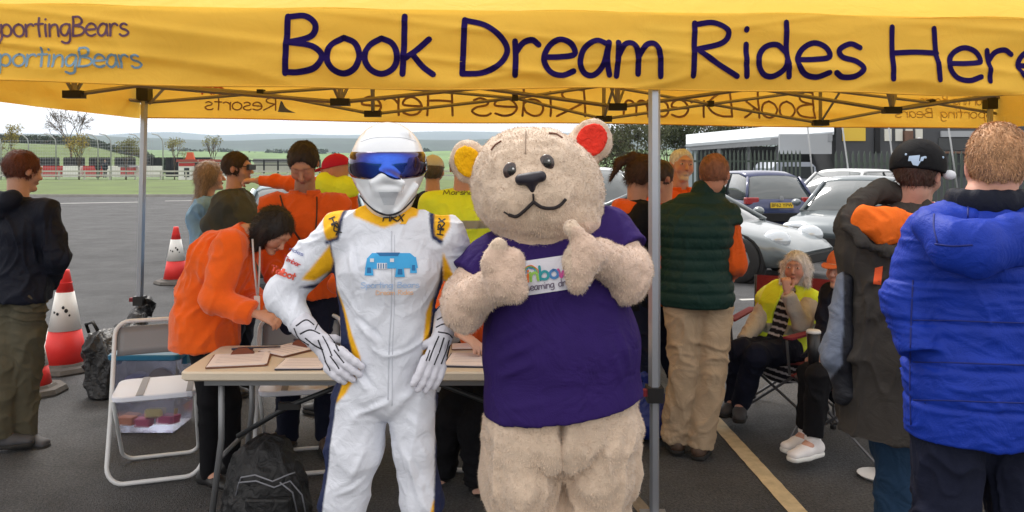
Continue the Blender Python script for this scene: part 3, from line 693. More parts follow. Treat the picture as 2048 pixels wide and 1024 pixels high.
for i, (px, Y, pt, w, c, lb) in enumerate([
    (1205, 46, 262, 3.2, (.07, .08, .03), 'low dark shrubby tree just behind the red bear ear'),
    (1262, 40, 244, 3.8, (.09, .10, .05), 'grey-green tree between the bear ear and the front gazebo pole'),
    (1345, 42, 238, 4.6, (.06, .075, .03), 'dark tangled tree directly right of the front gazebo pole'),
    (1420, 47, 232, 5.0, (.05, .06, .03), 'dark tree rising behind the white roofed shed, left of two'),
    (1500, 50, 226, 5.0, (.055, .06, .03), 'dark tree rising behind the white roofed shed, right of two')]):
    tree(lb, px, Y, pt, w, c, n=3600, depth=4, leaf=.09, leafr=.55, seed=20+i, trunk=.12, group='dark trees behind the parked cars', minr=.012)
tree('bare twiggy tree showing above the hazy hills behind the bear', 1240, 60, 238, 5.5, bare=True, depth=5, trunk=.2, minr=.012, seed=41, spread=.6)
# hedges and woods on the slopes, uncountable
def hedge(name, pts, rad, n, size, col):
    o = leafcloud(name, pts, rad, n, size, col, None, leaf_mat('leaves', col)); o['kind'] = 'stuff'
hp = []
for i in range(70): px = -60+i*5.2; Y = 196; hp.append(((px-1024)/F*Y, Y, H-(lerp_tab([(-500, 278), (0, 284), (150, 288), (260, 310), (320, 328)], px)-YH)/F*Y+.2))
hedge('dark_hedge', hp, (1.6, 3, 1.7), 9000, .45, (.035, .05, .02))
hp = [((px-1024)/F*150, 150, H-(332-YH)/F*150) for px in range(300, 360, 6)]+[((px-1024)/F*150, 150, 1.2) for px in range(300, 350, 5)]
hedge('evergreen_hedge', hp, (1.3, 2, 1.7), 3000, .35, (.03, .05, .02))
hp = [((px-1024)/F*600, 560, H-(p-YH)/F*560) for px, p in [(random.uniform(300, 1300), random.choice((304, 312, 318))) for _ in range(90)]]
hedge('field_hedgerow', hp, (6, 6, 2.2), 6000, 1.6, (.04, .06, .03))

# ------------------------------------------------------------------ far left: rail, barriers, catch fence
M_GALV = mat('galvanised', lin(165, 168, 170), rough=.5, metal=.5, var=.1)
M_RED = mat('red_paint', lin(178, 40, 38), rough=.5, var=.12, vscale=2)
M_BLK = mat('black_rubber', lin(24, 24, 26), rough=.85)
rt = thing('post_and_rail_fence', 'low white post and rail fence along the far edge of the grass', 'fence', at(60, 360, 66))
Zr = 66; M_RAIL = mat('rail_weathered', lin(176, 176, 168), rough=.8, var=.15)
for zz in (.75, .42):
    MB().box(((330-1024)/F*Zr-4, Zr, zz+.3), (62, .07, .13)).build('rail', M_RAIL, rt)
for i in range(30): MB().box(((330-1024)/F*Zr-34+i*2.1, Zr+.09, .55), (.1, .1, 1.1)).build('post', M_RAIL, rt)
tb = 0
for i in range(9):
    px = -14+i*40; red = i in (3, 5); lb = ('red' if red else 'white')
    o = MB().prism([(-.95, 0), (.95, 0), (.95, .35), (.93, 1.15), (-.93, 1.15), (-.95, .35)], .6, c=((px-1024)/F*86, 86, .3)).build('track_barrier', M_RED if red else M_WHITE)
    names = ['far-left edge', 'left edge', 'left man\'s head', 'left man\'s head, on its right', 'tall bare tree', 'two distant walkers, left side', 'two distant walkers, right side', 'red kiosk', 'gazebo pole']
    tag(o, ['white barrier block cut by the left photo edge', 'second white barrier block from the left photo edge', 'white barrier block behind the left man\'s head', 'red barrier block just right of the left man\'s head', 'white barrier block right of the leftmost red one', 'red barrier block behind the two distant walkers', 'white barrier block right of the distant walkers', 'white barrier block just left of the gazebo pole', 'white barrier block just right of the gazebo pole'][i], 'track barrier', 'barrier blocks along the kart track')
tw = thing('tyre_wall', 'long dark tyre wall behind the white and red barrier blocks', 'tyre wall', ((150-1024)/F*90, 90, 0))
for i in range(44):
    x = ((-20+i*10.2)-1024)/F*90
    if i % 5 == 4: continue
    MB().lathe([(.28, 0), (.33, .1), (.33, 2.1), (.27, 2.2)], (x, 90, .2), 8).build('tyre_stack', M_BLK, tw)
cf = thing('catch_fence', 'tall grey debris catch fence with curved post tops at left', 'fence', ((150-1024)/F*72, 72, 0))
for i, px in enumerate((2, 57, 112, 196, 222, 281, 326)):
    x = (px-1024)/F*72; MB().tube([(x, 72, 0), (x, 72, 3.4), (x-.05, 71.9, 3.9), (x-.35, 71.7, 4.25), (x-.8, 71.5, 4.35)], .055, 6).build('post', M_GALV, cf, smooth=True)
wires = MB()
for k in range(13): wires.tube([((-40-1024)/F*72, 72.06, .5+k*.27), ((300-1024)/F*72, 72.06, .5+k*.27)], .010, 3)
for k in range(70): x = ((-40+k*5)-1024)/F*72; wires.tube([(x, 72.06, .4), (x, 72.06, 3.8)], .008, 3)
wires.build('wire_mesh', M_GALV, cf)['kind'] = 'stuff'
def block(name, label, cat, px0, px1, pt, pb, Y, depth, m, roofm=None, rh=.0, feats=None):
    x0 = (px0-1024)/F*Y; x1 = (px1-1024)/F*Y; z1 = H-(pt-YH)/F*Y; z0 = max(0, H-(pb-YH)/F*Y)
    r = thing(name, label, cat, ((x0+x1)/2, Y, z0)); MB().box(((x0+x1)/2, Y+depth/2, (z0+z1)/2), (x1-x0, depth, z1-z0)).build('wall', m, r)
    if roofm: MB().prism([((x0-x1)/2-.2, 0), ((x1-x0)/2+.2, 0), ((x1-x0)/2+.1, rh), ((x0-x1)/2-.1, rh)], depth+.4, c=((x0+x1)/2, Y+depth/2, z1+.003)).build('roof', roofm, r)
    if feats: feats(r, x0, x1, z0, z1, Y)
    return r
def bandf(r, x0, x1, z0, z1, Y):
    MB().box(((x0+x1)/2, Y-.03, z1-.25), (x1-x0-.1, .05, .3)).build('red_fascia', M_RED, r)
    for k in range(3): MB().box((x0+(x1-x0)*(.2+.3*k), Y-.03, (z0+z1)/2-.1), (.5, .05, .9)).build('window', mat('dark_glass', (.02, .025, .03, 1), rough=.15), r)
block('kiosk', 'small red kiosk on the track edge left of the gazebo pole', 'kiosk', 241, 257, 334, 352, 84, 2, M_RED, mat('grey_roof', lin(120, 120, 122)), .15)
block('race_control_hut', 'low white trackside building with a red strip, left of the grey jacket man', 'building', 357, 440, 324, 362, 78, 4, M_WHITE, mat('red_roof', lin(150, 70, 60)), .25, bandf)
block('far_pit_building', 'long low dark-roofed pit building in the valley behind the heads', 'building', 508, 600, 325, 345, 130, 8, mat('cream_wall', lin(170, 170, 160), var=.1), mat('grey_roof', lin(120, 120, 122)), .6)
ob = MB(); Y = 77; x = (368-1024)/F*Y
ot = thing('inflatable_arrow', 'orange triangular marker standing on the white hut roof', 'marker', (x, Y, 0))
MB().prism([(-.45, 0), (.45, 0), (.25, .75), (-.25, .75)], .3, c=(x, Y+1.5, 2.05)).build('panel', mat('orange_marker', lin(200, 90, 50)), ot)
# gantry in valley
gt = thing('footbridge', 'thin dark footbridge across the valley above the dark haired man', 'bridge', ((565-1024)/F*110, 110, 0))
x0, x1 = (500-1024)/F*110, (640-1024)/F*110
for zz in (2.1, 1.5): MB().box(((x0+x1)/2, 110, zz), (x1-x0, .3, .14)).build('beam', M_BLK, gt)
for k in range(6): MB().box((x0+(x1-x0)*k/5, 110, 1.3), (.18, .2, 1.9)).build('post', M_BLK, gt)

# ------------------------------------------------------------------ right: shed, fence, trailers, dark building
M_CLAD = mat('grey_cladding', lin(140, 144, 148), rough=.6, var=.06)
M_ROOFW = mat('pale_roof', lin(186, 194, 200), rough=.4, var=.06)
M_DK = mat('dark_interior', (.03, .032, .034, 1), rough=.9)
Ys = 34
sh = thing('open_shed', 'low open-fronted shed with a pale sloping roof behind the blue estate car', 'shed', at(1520, 370, Ys).xy.to_3d())
def quad3(mb, a, b, c, d, th=.12):
    vs = [Vector(a), Vector(b), Vector(c), Vector(d)]; dn = Vector((0, 0, -th)); mb.add(vs+[v+dn for v in vs], [(0,1,2,3),(7,6,5,4),(0,4,5,1),(1,5,6,2),(2,6,7,3),(3,7,4,0)])
mb = MB(); quad3(mb, at(1372, 288, Ys), at(1668, 263, Ys-4), at(1668, 261, Ys+4)+Vector((0,0,.5)), at(1372, 284, Ys+4)+Vector((0,0,.35)), .12); mb.build('roof', M_ROOFW, sh)
mb = MB(); 
a = at(1376, 291, Ys); b = at(1665, 266, Ys-4); mb.add([a, b, b-Vector((0,0,.3)), a-Vector((0,0,.22)), a+Vector((0,.1,0)), b+Vector((0,.1,0)), b+Vector((0,.1,-.3)), a+Vector((0,.1,-.22))], [(0,3,2,1),(4,5,6,7),(3,7,6,2)]); mb.build('fascia', M_CLAD, sh)
MB().box((at(1385, 330, Ys).x, Ys+.1, 1.2), (.45, .3, 2.3)).build('post', mat('pale_post', lin(160, 175, 180)), sh)
for i, px in enumerate((1440, 1500, 1558)): MB().box((at(px, 330, Ys-1).x, Ys-.8, 1.2), (.12, .12, 2.4)).build('post', M_CLAD, sh)
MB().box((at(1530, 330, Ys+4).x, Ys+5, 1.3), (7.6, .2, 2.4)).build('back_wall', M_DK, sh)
xw0, xw1 = at(1560, 300, Ys-3.9).x, at(1664, 300, Ys-3.9).x
MB().box(((xw0+xw1)/2, Ys-3.8, H-(288-YH)/F*(Ys-3.9)), (xw1-xw0, .16, .75)).build('cladding_panel', mat('light_cladding', lin(160, 165, 170), rough=.5), sh)
o = MB().rbox((at(1590, 345, 27).x, 28, .95), (1.25, 2.2, 1.5), .18).build('van_body', mat('van_grey', lin(150, 158, 172), rough=.3, coat=.5), None)
bpy.data.objects.remove(o)
vn = thing('van', 'grey-white van parked under the shed, between fence and pale cladding', 'van', (at(1592, 345, 28).x, 28, 0))
X0 = at(1592, 345, 28).x
MB().prism([(-.8, .3), (.8, .3), (.82, 1.0), (.72, 1.55), (.55, 1.72), (-.6, 1.72), (-.8, 1.5)], 2.2, c=(X0, 29.2, 0)).build('body', mat('van_grey', lin(150, 158, 172), rough=.3, coat=.5), vn)
MB().box((X0+.1, 28.08, 1.35), (1.1, .04, .42)).build('windscreen', mat('dark_glass', (.02, .025, .03, 1), rough=.15), vn)
for q in (-.62, .62): MB().lathe([(.02, -.1), (.3, -.1), (.3, .1), (.02, .1)], (X0+q, 28.4, .3), 14, M=Matrix.Rotation(R(90), 3, 'Y')).build('wheel', M_BLK, vn)
# palisade fence
pf = thing('palisade_fence', 'dark green palisade fence of narrow upright pales behind the parked cars', 'fence', (at(1500, 360, 25).x, 25, 0))
M_PAL = mat('palisade_green', lin(62, 74, 66), rough=.6, var=.1, vscale=3)
def pales(x0, x1, Y, zt, n, parent, z0=.1):
    mb = MB(); w = (x1-x0)/n*.42
    for i in range(n+1):
        x = x0+(x1-x0)*i/n; mb.prism([(-w/2, z0), (w/2, z0), (w/2, zt-.12), (0, zt), (-w/2, zt-.12)], .02, c=(x, Y, 0))
    o = mb.build('pale', M_PAL, parent); o['kind'] = 'stuff'
    for zz in (.4, zt-.35): MB().box(((x0+x1)/2, Y+.04, zz), (x1-x0, .04, .06)).build('rail', M_PAL, parent)
pales(at(1386, 0, 25).x, at(1600, 0, 25).x, 25, H-(300-YH)/F*25, 26, pf)
pf2 = thing('palisade_fence', 'grey palisade fence in front of the dark building behind the black cap', 'fence', (at(1750, 360, 22).x, 22, 0))
pales(at(1672, 0, 22).x, at(2060, 0, 22).x, 22, H-(302-YH)/F*22, 34, pf2)
Yb_ = 36
db = thing('dark_clubhouse', 'dark grey clubhouse with a yellow sign behind the right-hand group', 'building', at(1850, 340, Yb_).xy.to_3d())
bx0, bx1 = at(1672, 0, Yb_).x, at(2200, 0, Yb_).x
MB().box(((bx0+bx1)/2, Yb_+4, 2.2), (bx1-bx0, 8, 4.4)).build('wall', mat('charcoal_wall', lin(72, 74, 78), rough=.8, var=.12, vscale=1), db)
def wpanel(px0, px1, pt, pb, name, m, proud=.06):
    a = at(px0, pt, Yb_); b = at(px1, pb, Yb_); return MB().box(((a.x+b.x)/2, Yb_-proud/2-.002, (a.z+b.z)/2), (b.x-a.x, proud, a.z-b.z)).build(name, m, db)
wpanel(1684, 1730, 250, 282, 'sign', mat('sign_yellow', lin(225, 190, 60), rough=.5))
for px in (1776, 1798, 1818, 1838): wpanel(px-8, px+6, 258, 282, 'window', mat('bright_blind', lin(215, 215, 205)))
wpanel(1748, 1758, 256, 306, 'downpipe', M_BLK, .12); wpanel(1806, 1822, 262, 300, 'brick_pier', mat('brick_brown', lin(110, 82, 66), var=.2, vscale=8), .2)
wpanel(1880, 2048, 262, 274, 'cladding_panel', mat('light_cladding', lin(160, 165, 170)), .1); wpanel(1876, 1984, 276, 300, 'window', mat('dark_glass', (.02, .025, .03, 1), rough=.15), .04)
wpanel(1880, 2100, 303, 307, 'sill', mat('brick_brown', lin(110, 82, 66)), .2)
wpanel(1900, 1935, 312, 352, 'door', mat('door_dark', lin(40, 44, 48)), .05)
# white flag poles leaning
for i, (p0, p1) in enumerate((((1609, 258), (1624, 372)), ((1676, 258), (1694, 356)), ((1770, 256), (1786, 360)), ((1888, 258), (1896, 300)))):
    Y = 21; a = at(*p0, Y); b = at(*p1, Y); d = (b-a)/abs(b.z-a.z); b = a+d*(a.z)
    t = thing('leaning_pole', ['pale leaning pole just right of the shed roof end', 'pale leaning pole left of the yellow sign', 'pale leaning pole just left of the black cap', 'pale leaning pole right of the black cap'][i], 'pole', (b.x, b.y, 0), 'pale leaning poles behind the cars')
    MB().tube([b, a+Vector((-.0, 0, .9))-d*.0], .022, 8).build('shaft', M_GALV, t, smooth=True)
    MB().lathe([(.09, 0), (.09, .02), (.03, .05)], (b.x, b.y, 0), 12).build('foot', M_BLK, t, smooth=True)

# ------------------------------------------------------------------ cars
M_TYRE = mat('tyre', (.018, .018, .019, 1), rough=.85); M_RIM = mat('alloy', lin(150, 152, 156), rough=.35, metal=.8)
M_GLS = mat('car_glass', (.05, .065, .07, 1), rough=.06, spec=.8, coat=1)
def loft(stations, m, name, parent, T, close=True):
    """stations: (x, [(y, z), ...]) half sections from sill centre to roof centre"""
    V = []; n = None
    for x, sec in stations:
        full = [(-y, z) for y, z in reversed(sec)]+[(y, z) for y, z in sec][1 if sec[0][0] == 0 else 0:]
        n = len(full); V += [T@Vector((x, y, z)) for y, z in full]
    Fq = [(i*n+j, i*n+j+1, (i+1)*n+j+1, (i+1)*n+j) for i in range(len(stations)-1) for j in range(n-1)]
    Fq += [tuple(range(n-1, -1, -1)), tuple(range((len(stations)-1)*n, len(stations)*n))]
    return link_mesh(name, V, Fq, m, parent, smooth=True)
def car(label, pos, yaw, paint, L=4.4, W=1.78, Hh=1.46, kind='estate', group=None, plate=None):
    """nose towards local +x"""
    root = thing('parked_car', label, 'car', pos, group)
    T = Matrix.Translation(pos) @ Matrix.Rotation(R(yaw), 4, 'Z'); h = L/2; w = W/2
    def sec(hw, zb, zm, zt, dome=.03): return [(hw*.86, zb), (hw*.97, zb+.1), (hw, (zb+zm)/2), (hw*.985, zm), (hw*.9, zt), (hw*.5, zt+dome), (0, zt+dome*1.2)]
    sp = kind == 'sports'; belt = .86*Hh/1.46 if not sp else .8
    nose = .55 if sp else .62
    st = [(-h, sec(w*.80, .34, .62, belt-.12)), (-h+.06, sec(w*.9, .24, .66, belt-.05)), (-h+.3, sec(w*.97, .2, .7, belt)), (-h*.5, sec(w, .2, .72, belt)), (0, sec(w, .2, .72, belt)),
          (h*.38, sec(w, .2, .72, belt)), (h*.62, sec(w*.98, .2, .66, belt-.1)), (h*.82, sec(w*.93, .22, .6, nose+.08)), (h-.12, sec(w*.84, .26, .5, nose-.02)), (h, sec(w*.7, .34, .44, nose-.14))]
    body = loft(st, paint, 'body', root, T)
    ct = {'estate': [(-h+.06, belt, .78), (-h+.42, Hh-.1, .70), (-h*.55, Hh, .69), (0, Hh, .69), (h*.12, Hh-.05, .68), (h*.48, belt-.02, .80)],
          'saloon': [(-h*.72, belt, .8), (-h*.42, Hh-.1, .68), (-h*.15, Hh, .66), (.1, Hh, .66), (h*.2, Hh-.07, .66), (h*.5, belt-.02, .8)],
          'sports': [(-h*.75, belt, .72), (-h*.35, Hh-.08, .6), (-.1, Hh, .58), (.25, Hh-.04, .58), (h*.46, belt, .74)]}[kind]
    def csec(hw, z, top): return [(w*.93, belt-.03), (w*(.5*hw+.46), (belt+z)/2), (w*hw*1.02, z-.05*top), (w*hw*.85, z), (w*.3, z+.02*top), (0, z+.025*top)]
    gst = [(x, csec(hw, z, 1)) for x, z, hw in ct]; glass = loft(gst, M_GLS, 'glass', root, T)
    # roof skin and pillars in body colour
    rs = [(x, [(w*hw*1.03, z-.045), (w*hw*.87, z+.006), (w*.3, z+.028), (0, z+.034)]) for x, z, hw in ct[1:-1]]; loft(rs, paint, 'roof', root, T)
    def P(i, s_): x, z, hw = ct[i]; return (T@Vector((x, s_*w*(hw*1.01 if z > belt+.1 else .9), z-.02))), (T@Vector((x, s_*w*.94, belt-.01)))
    for s_ in (-1, 1):
        for i0, i1 in ((0, 1), (len(ct)-2, len(ct)-1)):
            MB().tube([P(i0, s_)[0], P(i1, s_)[0]], .035, 6).build('pillar', paint, root, smooth=True)
        xm = (ct[1][0]+ct[-2][0])/2; zt = ct[2][1]
        MB().tube([T@Vector((xm, s_*w*.70, zt-.06)), T@Vector((xm-.05, s_*w*.955, belt))], .028, 6).build('pillar', M_BLK, root, smooth=True)
        # mirror
        MB().ell(T@Vector((h*.36, s_*(w+.1), belt+.1)), (.09, .11, .07), 10, 6).build('wing_mirror', paint, root, smooth=True)
        # lamps
        if sp: MB().ell(T@Vector((h-.33, s_*w*.66, .60)), (.2, .15, .15), 16, 10, M=T.to_3x3()).build('headlight', mat('lamp_glass', lin(190, 198, 205), rough=.05, coat=1, metal=.3), root, smooth=True)
        else: MB().ell(T@Vector((h-.16, s_*w*.68, .57)), (.17, .2, .08), 12, 8, M=T.to_3x3()).build('headlight', mat('lamp_glass', lin(190, 198, 205), rough=.05, coat=1, metal=.3), root, smooth=True)
        MB().rbox(T@Vector((-h+.1, s_*w*.76, .80)), (.16, .34, .16), .05, M=T.to_3x3()).build('tail_light', mat('tail_red', lin(150, 22, 24), rough=.15, coat=1), root)
        for xx in (h*.62, -h*.62):
            c = T@Vector((xx, s_*(w-.09), .31)); Mw = T.to_3x3()@Matrix.Rotation(R(90), 3, 'X')
            wh = MB().lathe([(.2, -.1), (.31, -.105), (.325, -.06), (.325, .06), (.31, .105), (.2, .1)], c, 22, M=Mw).build('wheel', M_TYRE, root, smooth=True)
            MB().lathe([(.02, -.103), (.2, -.108), (.21, -.09), (.21, .09), (.2, .108), (.02, .103)], c, 10, M=Mw).build('rim', M_RIM, wh)
            MB().lathe([(.36, -.115), (.37, -.112), (.37, .05), (.33, .05), (.33, -.112)], c, 22, M=Mw).build('wheel_arch', M_BLK, root, smooth=True)
    MB().rbox(T@Vector((-h+.02, 0, .42)), (.14, W*.86, .2), .05, M=T.to_3x3()).build('bumper', M_BLK if kind == 'estate' else paint, root)
    MB().rbox(T@Vector((h-.04, 0, .34)), (.12, W*.7, .14), .05, M=T.to_3x3()).build('grille', M_BLK, root)
    if plate:
        p = MB().box(T@Vector((-h-.03, 0, .70)), (.02, .54, .12), M=T.to_3x3()).build('number_plate', mat('plate_yellow', lin(225, 190, 40), rough=.5), root)
        cu = bpy.data.curves.new('plate_text', 'FONT'); cu.body = plate; cu.size = .115; cu.align_x = 'CENTER'; cu.align_y = 'CENTER'; cu.extrude = .001
        to = bpy.data.objects.new('plate_text', cu); COL.objects.link(to); dg = bpy.context.evaluated_depsgraph_get(); me = bpy.data.meshes.new_from_object(to.evaluated_get(dg)); bpy.data.objects.remove(to)
        Mt = T @ Matrix.Translation((-h-.043, 0, .70)) @ Matrix.Rotation(R(-90), 4, 'Z') @ Matrix.Rotation(R(90), 4, 'X')
        link_mesh('registration', [Mt@v.co for v in me.vertices], [tuple(q.vertices) for q in me.polygons], M_BLK, root, smooth=False)
        MB().lathe([(.001, 0), (.05, 0), (.05, .01), (.001, .012)], T@Vector((-h-.02, 0, .86)), 14, M=T.to_3x3()@Matrix.Rotation(R(-90), 3, 'Y')).build('badge', M_RIM, root)
    return root
def paint(name, rgb): return mat(name, lin(*rgb), rough=.28, coat=.8, metal=.15, spec=.5)
car('dark blue estate car seen from behind with a yellow number plate', Vector((at(1500, 400, 20.4).x-.1, 20.6, 0)), 96, paint('paint_blue', (36, 48, 92)), kind='estate', plate='BF62 YPW', group='cars parked on the right')
car('silver rounded sports car with oval headlamp behind the green gilet man', Vector((at(1385, 480, 12.2).x, 12.6, 0)), -42, paint('paint_silver', (108, 117, 121)), L=4.1, W=1.76, Hh=1.26, kind='sports', group='cars parked on the right')
car('silver two-tone saloon nose-on beside the sports car', Vector((at(1760, 470, 14.5).x, 15.2, 0)), -128, paint('paint_grey', (104, 114, 120)), L=4.5, Hh=1.4, kind='saloon', group='cars parked on the right')
car('white estate car parked in the second row behind the silver saloon', Vector((at(1712, 400, 19.5).x, 20.2, 0)), -140, paint('paint_white', (215, 218, 220)), kind='estate', L=4.5, Hh=1.5, group='cars parked on the right')
car('pale blue-white car half hidden behind the pointing man', Vector((at(590, 400, 10.2).x, 11.6, 0)), 98, paint('paint_pale', (178, 196, 205)), kind='estate', Hh=1.45, group=None)
car('white car glimpsed between the bear and the pony-tailed woman', Vector((at(1200, 370, 15).x, 16.5, 0)), -80, paint('paint_white', (215, 218, 220)), kind='estate', Hh=1.55)
# air over the valley
hz = MB().box((0, 2850, 93), (9000, 5860, 190)).build('haze', None); hz['kind'] = 'stuff'
hm = bpy.data.materials.new('haze'); hm.use_nodes = True; hn = hm.node_tree.nodes; hn.remove(hn['Principled BSDF']); pv = hn.new('ShaderNodeVolumePrincipled')
pv.inputs['Color'].default_value = (.66, .80, .97, 1); pv.inputs['Density'].default_value = .00024; pv.inputs['Anisotropy'].default_value = .2; hm.node_tree.links.new(pv.outputs[0], hn['Material Output'].inputs['Volume']); hz.data.materials.append(hm)

# ------------------------------------------------------------------ gazebo
CX = .705; HW = 3.64
YF0 = 3.68
def yf(x): return YF0+.12*(x-CX)
def yb(x): return 6.78+.13*(x-CX)
M_YEL = mat('canopy_fabric', lin(250, 202, 80), rough=.75, spec=.25, var=.05, vscale=2.5, bump=.12, bscale=500, transl=.3, wrinkle=.3, wscale=5)
M_NAVY = mat('print_navy', lin(30, 16, 74), spec=.1, rough=.95, var=.1, vscale=20)
M_LILAC = mat('print_lilac', lin(120, 150, 170), rough=.7); M_PURP = mat('print_purple', lin(100, 66, 88), rough=.7)
M_THRU = mat('print_show_through', lin(150, 112, 92), rough=.85); M_THRUR = mat('print_show_red', lin(200, 84, 50), rough=.85)
M_ALU = mat('aluminium_pole', lin(176, 180, 188), rough=.38, metal=.75, var=.05, vscale=4, bump=.08, bscale=80)
M_STRUT = mat('strut_grey', lin(150, 140, 120), rough=.5, metal=.4); M_PLK = mat('black_plastic', lin(22, 21, 22), rough=.5)
gz = thing('gazebo', 'yellow pop-up gazebo with Book Dream Rides Here printed on its valance', 'gazebo', (CX, 5.3, 0))
def wr(x, z, sd=0):   # cloth ripple
    q = np.array([[x*1.0+z*1.2, z*7+sd+x*.35, sd*1.0]]); q2 = np.array([[x*2.6-z*2, z*11+sd, 3.]])
    return .026*float(vnoise(q, 3)[0])+.014*float(vnoise(q2, 5)[0])+.008*math.sin(x*1.1+z*9)+.02*max(0, 1-3.2*abs(float(vnoise(np.array([[x*.8-z*.9, z*6.5+x*.7+sd, 7.]]), 11)[0])))+.012*max(0, 1-3*abs(float(vnoise(np.array([[x*1.7+z*1.5, z*9-x*1.1+sd, 2.]]), 12)[0])))
def ztop_f(x): return 2.34+.012*(x-CX)/3.6+.012*math.sin(x*.8)
def zbot_f(x): return 1.985+.006*math.sin(x*2.3)+.004*math.sin(x*5.1)
def front(x, t):  # t 0 bottom .. 1 top
    z = zbot_f(x)+(ztop_f(x)-zbot_f(x))*t; w = wr(x, z)*(1-.6*t); return Vector((x, yf(x)-w-.02*math.sin(math.pi*t), z))
def front_xz(x, z, lift=.004): t = (z-zbot_f(x))/(ztop_f(x)-zbot_f(x)); p = front(x, t); p.y -= lift; p.z = z; return p
def sheet(name, f, nu, nv, m, parent, th=0):
    V = [f(i/nu, j/nv) for j in range(nv+1) for i in range(nu+1)]; n = nu+1
    return link_mesh(name, V, [(j*n+i, j*n+i+1, (j+1)*n+i+1, (j+1)*n+i) for j in range(nv) for i in range(nu)], m, parent)
XL, XR = CX-HW, CX+HW
sheet('valance', lambda u, v: front(XL+(XR-XL)*u, v), 300, 34, M_YEL, gz)
MB().tube([front(XL+(XR-XL)*i/160, 0)+Vector((0, -.001, .004)) for i in range(161)], .0035, 5).build('hem', M_YEL, gz, smooth=True)
def zb_b(x): return 1.985-.006*(x-.7)+.006*math.sin(x*2.0)
def backf(x, t): z = zb_b(x)+.40*t; return Vector((x, yb(x)-wr(x, z, 4)*(1-t), z))
sheet('valance', lambda u, v: backf(XL+.03+(XR-XL-.06)*u, v), 240, 14, M_YEL, gz)
MB().tube([backf(XL+.03+(XR-XL-.06)*i/100, 0)+Vector((0, -.002, .004)) for i in range(101)], .004, 5).build('hem', mat('hem_orange', lin(205, 140, 50), rough=.8), gz, smooth=True)
for X_ in (XL, XR):
    sg = -1 if X_ == XL else 1
    def sidef(u, v, X_=X_, sg=sg): y = yf(X_)+(yb(X_)-yf(X_))*u; z = 2.0+(zb_b(X_)-2.0)*u+.39*v; return Vector((X_+sg*wr(y, z, 9)*(1-v)*.7, y, z))
    sheet('valance', sidef, 80, 12, M_YEL, gz)
# roof: hipped, with ripples
def roof(u, v):
    x = XL+(XR-XL)*u; a = yf(x); b = yb(x); y = a+(b-a)*v
    e = min(v, 1-v)*2; ex = min(1, min(u, 1-u)*2*HW/1.5); k = min(e, ex); zt = ztop_f(x)*(1-v)+(zb_b(x)+.40)*v
    return Vector((x, y, zt+.95*k**.92-.03*math.sin(math.pi*min(1, k*1.3))+.008*math.sin(x*6)))
sheet('roof_canopy', roof, 120, 40, M_YEL, gz)
def fx(px):  # front plane x from a pixel column
    s_ = (px-1024)/F; a = YF0-.12*CX; return s_*a/(1-s_*.12)
def bxp(px): s_ = (px-1024)/F; a = 6.78-.13*CX; return s_*a/(1-s_*.13)
def fz(px, py): x = fx(px); return H-(py-YH)/F*yf(x)
def bz(px, py): x = bxp(px); return H-(py-YH)/F*yb(x)
for word, p0, p1, b0, b1, hgt in (('Book', 572, 862, 147, 150, .25), ('Dream', 925, 1322, 151, 154, .25), ('Rides', 1384, 1718, 153, 156, .25), ('Here', 1778, 2096, 160, 166, .25)):
    xa, xb = fx(p0), fx(p1); za, zb = fz(p0, b0), fz(p1, b1)
    lettering('lettering', word, lambda u, v, o, xa=xa, xb=xb, za=za, zb=zb: front_xz(xa+u, za+(zb-za)*u/(xb-xa)+v, .0032+o), M_NAVY, gz, stroke=.053, width=xb-xa, h=hgt)
for word, p0, p1, b0, b1, hgt, m in (('@SportingBears', -62, 261, 75, 73, .080, M_PURP), ('@SportingBears', -70, 281, 133, 135, .080, M_LILAC)):
    xa, xb = fx(p0), fx(p1); za, zb = fz(p0, b0), fz(p1, b1)
    lettering('lettering', word, lambda u, v, o, xa=xa, xb=xb, za=za, zb=zb: front_xz(xa+u, za+(zb-za)*u/(xb-xa)+v, .0032+o), m, gz, stroke=.06, width=xb-xa, h=hgt)
# roof line lettering, its foot just in view
M_RW = mat('print_white', lin(225, 225, 225), rough=.7)
def roofpt(x, s_, o): 
    v = s_/3.0; p = roof((x-XL)/(XR-XL), v); return p+Vector((0, -.004-o, .006+o))
xa, xb = fx(945), fx(1600)
lettering('lettering', 'Sporting Bears', lambda u, v, o: roofpt(xa+u, .30+v*.9, o), M_RW, gz, stroke=.08, width=xb-xa, h=.24)
# back valance: the print shows through, mirrored
def backtxt(word, p0, p1, py, hgt, m, stroke=.06):
    xa, xb = bxp(p0), bxp(p1); zz = bz((p0+p1)/2, py)
    def f(u, v, o):
        x = xb-u; t = (zz+v-zb_b(x))/.40; p = backf(x, t); p.y -= .005+o; return p
    lettering('lettering', word, f, m, gz, stroke=stroke, width=xb-xa, h=hgt)
backtxt('Book', 1490, 1628, 236, .23, M_THRU, .042); backtxt('Dream', 1245, 1462, 234, .23, M_THRU, .042); backtxt('Rides', 946, 1170, 232, .23, M_THRU, .042); backtxt('Here', 725, 905, 230, .23, M_THRU, .042)
backtxt('Resorts', 412, 552, 220, .10, M_THRU, .055); backtxt('an', 404, 448, 188, .09, M_THRUR, .09); backtxt('Timing', 180, 262, 192, .1, M_THRU, .05)
backtxt('Sporting Bears', 1790, 1985, 236, .085, mat('print_faint', lin(205, 165, 95), rough=.8), .05); backtxt('Sporting Bears', 1840, 1985, 210, .085, mat('print_faint', lin(205, 165, 95), rough=.8), .05)
def tri(u, v):
    a, b, c = [backf(bxp(px), (bz(px, py)-zb_b(bxp(px)))/.40)+Vector((0, -.008, 0)) for px, py in ((556, 224), (562, 201), (592, 226))]
    return a+(b-a)*v*(1-u)+(c-a)*u*(1-.4*math.sin(math.pi*u)*v)
sheet('moon_logo', tri, 8, 6, mat('logo_blue', lin(96, 104, 140)), gz)
